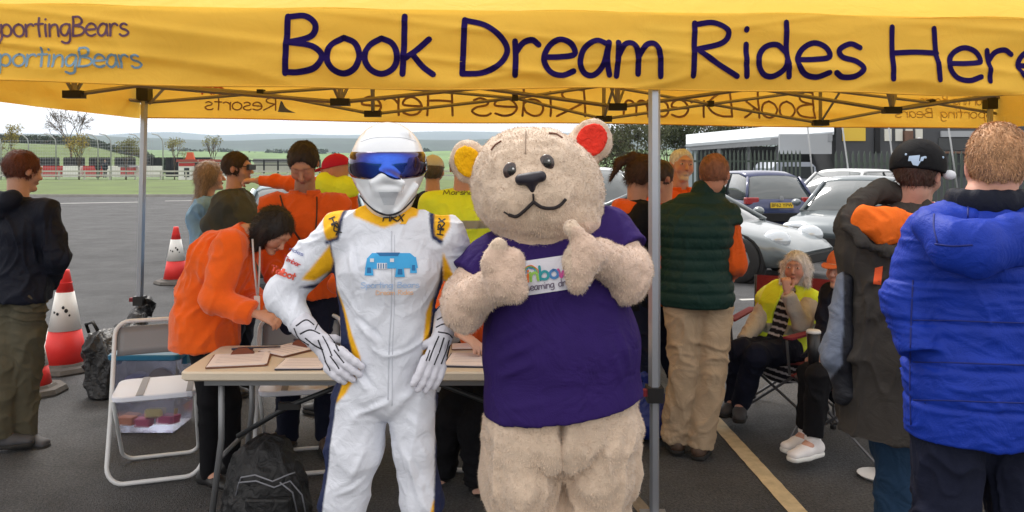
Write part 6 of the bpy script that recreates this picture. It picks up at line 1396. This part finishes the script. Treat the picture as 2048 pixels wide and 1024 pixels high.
V = (V+N*dv[:, None]).astype(np.float32)
def suitcol(V):
    px = 1024+V[:, 0]/Y*F; py = YH-(V[:, 2]-H)/Y*F
    armR = near(V, [j['sR'], m_, j['eR'], j['wR']], .10) & (px < 662+np.clip(520-py, 0, 60)*.2); armL = near(V, [j['sL'], j['eL'], j['wL']], .09) & (px > 886)
    cW = np.array(lin(222, 226, 236)[:3]); cN = np.array(lin(32, 42, 78)[:3]); cY = np.array(lin(240, 180, 24)[:3])
    c = np.tile(cW, (len(V), 1)); front_ = N[:, 1] < .35
    bl = np.interp(py, [455, 540, 600, 650, 700, 720, 760, 800, 900, 1020, 1200], [668, 677, 687, 703, 716, 712, 692, 680, 670, 654, 640])
    yl = np.interp(py, [455, 560, 600, 650, 700, 740, 770, 795], [0, 0, 4, 9, 16, 22, 15, 0])
    br = np.interp(py, [470, 560, 600, 650, 700, 760, 900, 1200], [890, 880, 866, 862, 858, 872, 872, 872]); yr = np.interp(py, [590, 620, 700, 740, 980, 1000, 1024], [0, 9, 9, 0, 0, 6, 10])
    tor = ~armR & ~armL & (py > 475)
    k = tor & ((px < bl) | (px > br) | ~front_ & (np.abs(px-770) > 60)); c[k] = cN
    k = tor & front_ & (px >= bl) & (px < bl+yl); c[k] = cY
    k = tor & front_ & (px <= br) & (px > br-yr); c[k] = cY
    # underarm yellow and navy
    c[in_poly(px, py, [(608, 556), (640, 520), (668, 486), (672, 520), (664, 540), (632, 560)]) & (px < 672)] = cY
    c[in_poly(px, py, [(600, 572), (640, 566), (672, 528), (676, 560), (650, 585)]) & armR] = cN
    c[in_poly(px, py, [(888, 500), (905, 545), (925, 562), (914, 585), (886, 560)])] = cY; c[in_poly(px, py, [(924, 560), (944, 545), (940, 575), (920, 585)])] = cN
    for poly, edge in (([(647, 432), (690, 408), (683, 470), (663, 476)], [(700, 406), (688, 476), (660, 486), (658, 478), (682, 470), (690, 408)]), ([(868, 414), (898, 428), (903, 450), (888, 478), (873, 468)], [(857, 414), (868, 414), (873, 468), (890, 478), (886, 488), (866, 474)])):
        z_ = (py < 492); c[in_poly(px, py, poly) & z_] = cY; c[in_poly(px, py, edge) & z_] = cN
    k = near(V, [at(776, 449, Y), at(776, 424, Y)], .125) & (py < 452) & (np.abs(px-776) < 62) & (py < 452-np.abs(px-776)*.35); c[k] = cY
    return c
c = np.zeros((len(V), 3))
for dx_, dz_ in ((0, 0), (-.003, -.002), (.003, .002), (-.002, .003), (.002, -.003), (0, .004), (0, -.004)): c += suitcol(V+np.array([dx_, 0, dz_]))/7
suit = link_mesh('racing_suit', V, Q, mat('suit_fabric', (1, 1, 1, 1), rough=.75, vcol=True, bump=.3, bscale=350, wrinkle=.35, wscale=16, spec=.3, var=.04, vscale=10), f.root, colors=c)
T_ = bvh(V, Q); M_ZIP = mat('zip_grey', lin(196, 200, 210), rough=.6); M_LB = mat('print_car_blue', lin(60, 164, 222), rough=.7); M_LB2 = mat('print_car_dark', lin(34, 104, 160), rough=.7); M_K = mat('print_black', lin(28, 24, 26), rough=.7)
pline('zip', T_, ((783, 462), (783, 600), (778, 700), (776, 800)), Y, .0022, M_ZIP, f.root); pline('zip_flap', T_, ((789, 470), (789, 600), (785, 700), (784, 812)), Y, .0015, M_ZIP, f.root)
ptext('lettering', T_, 'HRX', (766, 442), (806, 442), 13, Y, M_K, f.root, .1, shear=.2)
ptext('lettering', T_, 'HRX', (658, 438), (672, 470), 12, Y, M_K, f.root, .11); ptext('lettering', T_, 'HRX', (886, 470), (890, 438), 12, Y, M_K, f.root, .11)
# plain blue car print
logo = lambda pts, m, nm='car_print', li=.0035, nu=6, nv=4: ppatch(nm, T_, pts, Y, m, f.root, nu, nv, li)
logo(((734, 516), (832, 514), (836, 536), (730, 538)), M_LB, nu=16); logo(((744, 506), (820, 506), (832, 516), (734, 517)), M_LB, nu=14); logo(((752, 505), (800, 505), (796, 512), (760, 512)), M_LB2, li=.0042, nu=8)
for (a, b, w) in ((738, 545, 9), (800, 548, 10), (827, 540, 7)):
    logo(((a-w*.7, b-16), (a+w*.7, b-16), (a+w, b+6), (a-w, b+6)), M_LB, li=.0048); logo(((a-w*.4, b-10), (a+w*.4, b-10), (a+w*.5, b+1), (a-w*.5, b+1)), M_LB2, li=.0056)
logo(((754, 526), (774, 526), (774, 538), (754, 538)), mat('print_grille', lin(214, 216, 222)), li=.0048); 
for k_ in range(4): logo(((756+k_*5, 527), (758+k_*5, 527), (758+k_*5, 537), (756+k_*5, 537)), M_LB2, li=.0056, nu=1, nv=2)
for a in (744, 784): logo(((a-4, 517), (a+4, 517), (a+4, 524), (a-4, 524)), mat('print_grille', lin(214, 216, 222)), li=.0052, nu=3, nv=3)
ptext('lettering', T_, 'Sporting Bears', (722, 576), (838, 575), 11, Y, mat('print_faint_blue', lin(176, 200, 232)), f.root, .08); ptext('lettering', T_, 'Dream Rides', (752, 590), (826, 589), 9, Y, mat('print_faint_peach', lin(240, 196, 160)), f.root, .08)
ptext('lettering', T_, 'Timber', (565, 518), (598, 534), 9, Y, mat('print_red', lin(200, 60, 60)), f.root, .09); ptext('lettering', T_, 'Talbot', (540, 542), (588, 560), 13, Y, mat('print_redor', lin(226, 92, 72)), f.root, .12); ptext('lettering', T_, 'rides', (578, 500), (605, 512), 7, Y, mat('print_blueg', lin(110, 120, 170)), f.root, .08)
ppatch('collar_flap', T_, ((812, 425), (824, 423), (812, 448), (800, 448)), Y, mat('collar_yellow', list(lin(240, 180, 24)), rough=.7), f.root, 4, 6)
# gloves
M_GLV = cloth('glove_white', (214, 214, 224), rough=.7, bump=.2); M_GLK = mat('glove_black', lin(24, 24, 34), rough=.6)
wl_ = Vector(f.j['wR']); f.j['wR'] = at(632, 678, Y-.06)
d = SDF(.004, .01); f.hand(d, 'R', curl=.22, fdir=at(688, 742, Y-.15)-at(630, 676, Y-.08), palm=Vector((.35, .9, -.15)), sc=1.18, spread=1.15, tuck=True, fat=1.3); d.cone(at(603, 648, Y-.035), at(634, 680, Y-.065), .044, .036, k=.015, cap=False)
gR, V, Q = sdf_obj(d, 'glove', M_GLV, f.root, disp=lambda V: folds(V, .0015, 30, 3)); TG = bvh(V, Q)
f.j['wL'] = at(884, 672, Y-.05)
d = SDF(.004, .01); f.hand(d, 'L', curl=.2, fdir=at(866, 735, Y-.12)-at(884, 672, Y-.06), palm=Vector((-.45, .85, 0)), sc=1.15, spread=1.1, tuck=True, fat=1.3); d.cone(at(894, 632, Y-.0), at(885, 674, Y-.055), .044, .036, k=.015)
gL, V, Q = sdf_obj(d, 'glove', M_GLV, f.root, disp=lambda V: folds(V, .0015, 30, 4)); TL = bvh(V, Q)
for pts in (((592, 652), (612, 640), (628, 650)), ((600, 668), (620, 660), (640, 668)), ((588, 656), (598, 676), (618, 690)), ((630, 660), (640, 640), (642, 655)), ((645, 672), (655, 690), (664, 712)), ((636, 680), (645, 702), (652, 725)), ((656, 668), (668, 684), (678, 702)), ((610, 676), (628, 690), (646, 700)), ((660, 712), (672, 728), (678, 738)), ((668, 700), (680, 716), (688, 726)), ((650, 722), (658, 736), (660, 742))): pline('glove_stripe', TG, pts, Y, .0028, M_GLK, gR, flat=.6)
for pts in (((874, 640), (892, 632), (905, 642)), ((872, 655), (890, 648), (906, 660)), ((878, 672), (868, 695), (858, 722)), ((888, 675), (880, 700), (868, 730)), ((898, 680), (892, 702), (882, 728)), ((876, 664), (896, 668), (905, 676)), ((860, 700), (856, 712), (852, 722)), ((900, 690), (898, 708), (892, 720))): pline('glove_stripe', TL, pts, Y, .0028, M_GLK, gL, flat=.6)
# helmet
d = SDF(.004, .02)
hc = at(776, 338, Y)
d.ell(at(776, 325, Y+.01), (.127, .145, .142), k=.03); d.ec(at(776, 345, Y+.01), at(777, 388, Y-.02), (.124, .14), (.088, .115), X1, k=.03); d.ec(at(777, 388, Y-.02), at(778, 414, Y-.055), (.084, .10), (.045, .055), X1, k=.03)
d.ec(at(748, 366, Y-.128), at(776, 352, Y-.135), (.012, .012), (.014, .014), None, k=.02); d.ec(at(804, 366, Y-.128), at(776, 352, Y-.135), (.012, .012), (.014, .014), None, k=.02)
d.ec(at(756, 380, Y-.118), at(797, 380, Y-.118), (.018, .014), (.018, .014), None, k=.02)
for q in (-1, 1): d.ec(at(776+q*56, 372, Y-.06), at(776+q*16, 424, Y-.10), (.010, .010), (.010, .010), None, k=.012)
d.ec(at(740, 268, Y-.06), at(812, 268, Y-.06), (.010, .012), (.010, .012), None, k=.02); d.ec(at(724, 300, Y-.07), at(728, 296, Y+.06), (.008, .008), (.008, .008), None, k=.015)
d.cut(at(776, 432, Y), (0, .25, -1))
M_HEL = mat('helmet_white', lin(232, 236, 242), rough=.22, coat=.7, spec=.5)
hel, V, Q = sdf_obj(d, 'helmet', M_HEL, f.root); TH = bvh(V, Q)
# visor shell follows the helmet, 5 mm proud, from side to side
cy = Vector((at(776, 0, Y).x, Y+.01, 0)); vv = []; nu, nv_ = 48, 14
top_ = lambda a: 303+2*math.cos(a); bot_ = lambda a: 358-0*a-13*math.exp(-(a/.16)**2)-8*(abs(a)/1.45)**2
for lay in (0, 1):
    for jv in range(nv_+1):
        for iu in range(nu+1):
            a = -1.62+3.24*iu/nu; t = jv/nv_; pyv = top_(a)*(1-t)+bot_(a)*t; z = at(0, pyv, Y).z; dr = Vector((math.sin(a), -math.cos(a), 0)); o_ = Vector((cy.x, cy.y, z))
            h_ = TH.ray_cast(o_+dr*.5, -dr); p = h_[0] if h_[0] else o_+dr*.12; edge = min(t, 1-t, .12)/.12; vv.append(p+dr*((.0015+.004*edge) if lay == 0 else .0002))
n = nu+1; fs = [(j_*n+i, (j_+1)*n+i, (j_+1)*n+i+1, j_*n+i+1) for j_ in range(nv_) for i in range(nu)]; o2 = (nv_+1)*n; ring = [i for i in range(n)]+[j_*n+nu for j_ in range(1, nv_+1)]+[nv_*n+i for i in range(nu-1, -1, -1)]+[j_*n for j_ in range(nv_-1, 0, -1)]
fs += [tuple(o2+q for q in reversed(f_)) for f_ in fs]; fs += [(ring[i], ring[(i+1) % len(ring)], ring[(i+1) % len(ring)]+o2, ring[i]+o2) for i in range(len(ring))]
mv = bpy.data.materials.new('visor_mirror'); mv.use_nodes = True; nn = mv.node_tree.nodes; ll = mv.node_tree.links; b = nn['Principled BSDF']; b.inputs['Metallic'].default_value = .85; b.inputs['Roughness'].default_value = .09; b.inputs['Coat Weight'].default_value = .6
lw = nn.new('ShaderNodeLayerWeight'); lw.inputs[0].default_value = .5; cr = nn.new('ShaderNodeValToRGB'); e = cr.color_ramp.elements; e[0].position = .02; e[0].color = (.02, .10, .60, 1); e[1].position = .75; e[1].color = (.03, .008, .03, 1); q_ = cr.color_ramp.elements.new(.2); q_.color = (.012, .03, .28, 1); q_ = cr.color_ramp.elements.new(.42); q_.color = (.03, .01, .07, 1)
ll.new(lw.outputs['Facing'], cr.inputs[0]); ll.new(cr.outputs[0], b.inputs['Base Color'])
vis = link_mesh('visor', vv, fs, mv, f.root)
for q in (-1, 1): MB().lathe([(.001, .008), (.016, .008), (.02, 0), (.02, -.01)], at(776+q*69, 322, Y-.0), 18, M=Matrix.Rotation(R(90*q), 3, 'Y')).build('visor_pivot', mat('helmet_grey', lin(150, 152, 160), rough=.3), hel, smooth=True)
M_VENT = mat('vent_grey', lin(196, 202, 210), rough=.6, bump=.8, bscale=400)
ppatch('mouth_vent', TH, ((757, 384), (797, 384), (788, 410), (768, 410)), Y, M_VENT, hel, 8, 6, .0015)
pline('edge_trim', TH, ((718, 388), (735, 408), (755, 424), (778, 430), (800, 423), (820, 405), (836, 385)), Y, .004, M_GLK, hel)
pline('visor_line', TH, ((722, 283), (745, 276), (776, 274), (808, 276), (832, 283)), Y, .0012, M_VENT, hel)

# ------------------------------------------------------------------ bear costume
Y = 2.76
bt = thing('bear_costume', 'person in a plush bear costume with a purple t-shirt giving two thumbs up', 'bear costume', at(1120, 0, Y).xy.to_3d())
TAN = np.array(lin(214, 192, 170)[:3]); P = lambda x, y, dy=0: at(x, y, Y+dy)
d = SDF(.006, .03); Ry = Matrix.Rotation(R(9), 4, 'Y')
d.ell(P(1076, 392), (.228, .19, .155), M=Ry, k=.06); d.ell(P(1074, 345), (.212, .18, .155), M=Ry, k=.06); d.ell(P(1080, 425, -.01), (.205, .175, .105), M=Ry, k=.05)
d.ell(P(1066, 402, -.145), (.105, .075, .072), M=Ry, k=.06); d.ell(P(1066, 376, -.185), (.05, .035, .04), M=Ry, k=.04)
for q, (a, b) in ((0, (1034, 400)), (1, (1106, 388))): d.ell(P(a, b, -.15), (.062, .055, .05), k=.04)
RyL = Matrix.Rotation(R(-32), 4, 'Y'); RyR = Matrix.Rotation(R(35), 4, 'Y')
d.ell(P(940, 324, .03), (.066, .032, .082), M=RyL, k=.02); d.ell(P(1180, 282, .03), (.074, .034, .084), M=RyR, k=.02)
d.ell(P(936, 324, -.012), (.044, .02, .056), M=RyL, sub=True, k=.01); d.ell(P(1184, 280, -.014), (.05, .022, .058), M=RyR, sub=True, k=.01)
d.ec(P(1126, 780), P(1110, 560), (.24, .2), (.2, .17), X1, k=.05); d.cone(P(1100, 560), P(1085, 460), .15, .13, k=.04)
d.ec(P(1125, 835), P(1125, 790), (.255, .2), (.25, .2), X1, k=.05)
d.ec(P(1046, 850), P(1046, 950, -.01), (.136, .17), (.132, .16), X1, k=.006); d.ec(P(1046, 950, -.01), P(1058, 1012), (.132, .16), (.115, .13), X1, k=.02); d.ec(P(1062, 1024), P(1058, 1180), (.122, .14), (.10, .125), X1, k=.015)
d.ec(P(1206, 850), P(1198, 945, -.01), (.134, .17), (.126, .16), X1, k=.006); d.ec(P(1198, 945, -.01), P(1188, 1004), (.126, .16), (.112, .13), X1, k=.02); d.ec(P(1184, 1020), P(1182, 1180), (.12, .14), (.10, .125), X1, k=.015)
for (x, q) in ((1055, -1), (1185, 1)): d.ec(P(x, 1225, .05), P(x+q*6, 1235, -.22), (.085, .06), (.095, .055), X1, k=.03)
# arms
d.cone(P(985, 530, .02), P(940, 590, -.04), .085, .085, k=.03); d.cone(P(940, 590, -.04), P(930, 622, -.10), .082, .072, k=.03); d.cone(P(922, 612, -.10), P(985, 575, -.20), .070, .062, k=.03)
d.ell(P(1008, 556, -.25), (.068, .055, .078), M=Matrix.Rotation(R(-8), 4, 'Y'), k=.03); d.ell(P(1020, 520, -.25), (.048, .045, .042), k=.02); d.cone(P(985, 530, -.26), P(998, 490, -.27), .036, .027, k=.012); d.ell(P(1030, 580, -.25), (.04, .045, .04), k=.02)
d.cone(P(1215, 480, .02), P(1250, 535, -.05), .085, .084, k=.03); d.cone(P(1250, 535, -.05), P(1252, 568, -.10), .082, .072, k=.03); d.cone(P(1256, 545, -.1), P(1195, 512, -.2), .075, .062, k=.03)
d.ell(P(1166, 516, -.26), (.060, .055, .082), M=Matrix.Rotation(R(14), 4, 'Y'), k=.03); d.ell(P(1155, 560, -.25), (.040, .042, .045), k=.02); d.cone(P(1168, 490, -.26), P(1142, 456, -.27), .036, .027, k=.012); d.ell(P(1146, 528, -.26), (.032, .04, .03), k=.02)
d.ec(P(1124, 845, -.20), P(1124, 1010, -.20), (.008, .05), (.010, .07), X1, sub=True, k=.03)
V, Q = d.mesh(); N = vnormals(V, Q); z_ = V[:, 2]; leg = np.clip((at(0, 830, Y).z-z_)*15, 0, 1)
V = (V+N*(.004*vnoise(V*45, 3)+.005*vnoise(V*14, 5)+leg*folds(V, .018, 6, 8, st=(1, 1, .45)))[:, None]).astype(np.float32)
col = TAN[None]*(1+.10*vnoise(V*24, 7)+.07*vnoise(V*70, 8))[:, None]
px = 1024+V[:, 0]/Y*F; py = YH-(V[:, 2]-H)/Y*F; pk = np.array(lin(224, 188, 172)[:3]); w = (in_poly(px, py, [(1130, 440), (1310, 440), (1310, 620), (1130, 620)]) | in_poly(px, py, [(880, 480), (1052, 480), (1052, 670), (880, 670)]))[:, None]; col = np.where(w, col*.6+pk*.4, col)
M_FUR = mat('plush_fur', (1, 1, 1, 1), rough=1, vcol=True, sheen=.5, spec=.1, bump=.8, bscale=220)
bb = link_mesh('body', V, Q, M_FUR, bt, colors=col); TB = bvh(V, Q)
blades('fur', V, Q, 110000, .0078, M_FUR, bb, lambda P_, N_: np.tile([0, -.2, -.9], (len(P_), 1)), width=.0014, col=TAN*1.03, cvar=.16, out=.75, jit=.8, seed=12)['kind'] = 'stuff'
for nm, c_, M_, r_, cl in (('inner_ear', P(937, 324, -.002), RyL, (.047, .014, .058), (240, 180, 20)), ('inner_ear', P(1183, 280, -.002), RyR, (.052, .014, .06), (226, 58, 44))):
    d = SDF(.004, .01); d.ell(c_, r_, M=M_); d.ell(c_+Vector((0, -.016, 0)), tuple(x*.8 for x in r_), M=M_, sub=True, k=.008); sdf_obj(d, nm, cloth('ear_%d' % cl[0], cl, wrinkle=.6, wscale=30), bt, disp=lambda V: folds(V, .002, 40, 3))
M_EYE = mat('bear_eye', lin(58, 42, 40), rough=.25, coat=.5); M_PUP = mat('bear_pupil', lin(20, 16, 18), rough=.2, coat=.6)
for (a, b) in ((1022, 343), (1093, 327)):
    h_ = hitpx(TB, a, b); e_ = MB().ell(h_+Vector((0, .004, 0)), (.026, .012, .030), 20, 12).build('eye', M_EYE, bt, smooth=True)
    MB().ell(h_+Vector((.003, -.0075, .002)), (.014, .003, .016), 14, 8).build('pupil', M_PUP, e_, smooth=True); MB().ell(h_+Vector((.007, -.0105, .009)), (.0035, .0015, .0035), 8, 5).build('catchlight', mat('catch', lin(225, 225, 225), rough=.3), e_, smooth=True)
d = SDF(.0035, .012); hn_ = hitpx(TB, 1062, 368)
d.ec(hn_+Vector((-.033, 0, .014)), hn_+Vector((.031, 0, .024)), (.019, .018), (.019, .018), None); d.ec(hn_+Vector((0, -.004, .012)), hn_+Vector((.004, .0, -.018)), (.022, .018), (.009, .012), None, k=.015)
sdf_obj(d, 'nose', mat('bear_nose', lin(30, 26, 38), rough=.55), bt)
M_MOU = mat('mouth_black', lin(32, 24, 26), rough=.8)
pline('mouth', TB, ((1066, 388), (1067, 396), (1067, 404)), Y, .0032, M_MOU, bt, lift=.006); pline('mouth', TB, ((1018, 430), (1032, 433), (1046, 424), (1067, 404)), Y, .0056, M_MOU, bt, lift=.006); pline('mouth', TB, ((1067, 404), (1085, 415), (1108, 416), (1122, 409), (1132, 398)), Y, .0056, M_MOU, bt, lift=.006); pline('mouth', TB, ((1008, 424), (1018, 430)), Y, .003, M_MOU, bt, lift=.006)
M_BRW = mat('brow_brown', lin(110, 72, 58), rough=.9)
pline('eyebrow', TB, ((982, 300), (990, 290), (1002, 282)), Y, .0028, M_BRW, bt, lift=.006); pline('eyebrow', TB, ((1098, 266), (1112, 268), (1124, 275)), Y, .0035, M_BRW, bt, lift=.006)
pline('head_seam', TB, ((1052, 262), (1051, 285), (1051, 308)), Y, .0018, mat('seam_tan', lin(140, 120, 104), rough=.9), bt, lift=.004)
# t-shirt
d = SDF(.006, .03)
d.ec(P(1127, 800), P(1122, 690), (.268, .222), (.262, .215), X1, k=.05); d.ec(P(1122, 690), P(1105, 560), (.262, .215), (.232, .185), X1, k=.05); d.ec(P(1105, 560), P(1100, 500), (.232, .18), (.195, .14), X1, k=.05)
d.cone(P(1030, 495, .01), P(985, 530, .02), .08, .095, k=.04); d.cone(P(985, 530, .02), P(948, 566, -.01), .095, .098, k=.04, cap=True)
d.cone(P(1150, 480, .01), P(1212, 470, .02), .085, .088, k=.04); d.cone(P(1212, 470, .02), P(1244, 512, -.02), .095, .100, k=.04, cap=True)
d.ec(P(1127, 800), P(1127, 900), (.268, .222), (.272, .225), X1, k=.03)
a, b = P(968, 828), P(1280, 786); dvv = (b-a).normalized(); d.cut(a, Vector((dvv.z, 0, -dvv.x))); d.ell(P(1085, 462), (.135, .13, .05), sub=True, k=.01)
ts, V, Q = sdf_obj(d, 'tshirt', cloth('tshirt_purple', (46, 27, 92), wrinkle=.6, wscale=7, rough=.8), bt,
  disp=lambda V: folds(V, .005, 5, 12, st=(1, 1, .7))+crease(V, P(985, 690, -.15), P(1080, 640, -.2), .014, .010)+crease(V, P(980, 730, -.15), P(1090, 672, -.2), .014, .010)+crease(V, P(982, 765, -.15), P(1080, 715, -.2), .013, .009)+crease(V, P(1230, 640, -.15), P(1262, 740, -.15), .013, .009)+crease(V, P(1205, 660, -.15), P(1250, 780, -.15), .013, .008)+crease(V, P(1000, 820, -.15), P(1130, 790, -.2), .012, .006)+crease(V, P(1180, 590, -.15), P(1240, 620, -.15), .012, .009))
TS = bvh(V, Q)
ppatch('chest_panel', TS, ((1000, 529), (1165, 505), (1182, 572), (1008, 598)), Y, mat('print_panel_white', lin(222, 222, 232), rough=.7, wrinkle=.3), bt, 24, 10, .003)
for ch, c_, x0, x1 in (('n', (150, 200, 90), 1062, 1077), ('b', (40, 150, 160), 1081, 1098), ('o', (70, 130, 190), 1101, 1116), ('w', (200, 80, 150), 1118, 1138)):
    ptext('lettering', TS, ch, (x0, 562-(x0-1062)*.13), (x1, 560-(x0-1062)*.13), 26, Y, mat('rb_'+ch, lin(*c_), rough=.7), bt, .10, lift=.006)
ptext('lettering', TS, 'i', (1055, 563), (1057, 563), 24, Y, mat('rb_i', lin(230, 120, 50), rough=.7), bt, .10, lift=.006)
ptext('lettering', TS, 'seaming dre', (1054, 582), (1140, 570), 13, Y, mat('rb_small', lin(110, 100, 120), rough=.7), bt, .07, lift=.006)
for q_, (c_, o_) in enumerate(((((236, 130, 60)), 0), (((110, 180, 90)), 3), (((80, 150, 200)), 6))): pline('rainbow_arc', TS, ((1044+o_, 550), (1050+o_, 536), (1062, 531+o_), (1074-o_, 538), (1078-o_, 546)), Y, .0018, mat('arc%d' % q_, lin(*c_), rough=.7), bt, lift=.005)
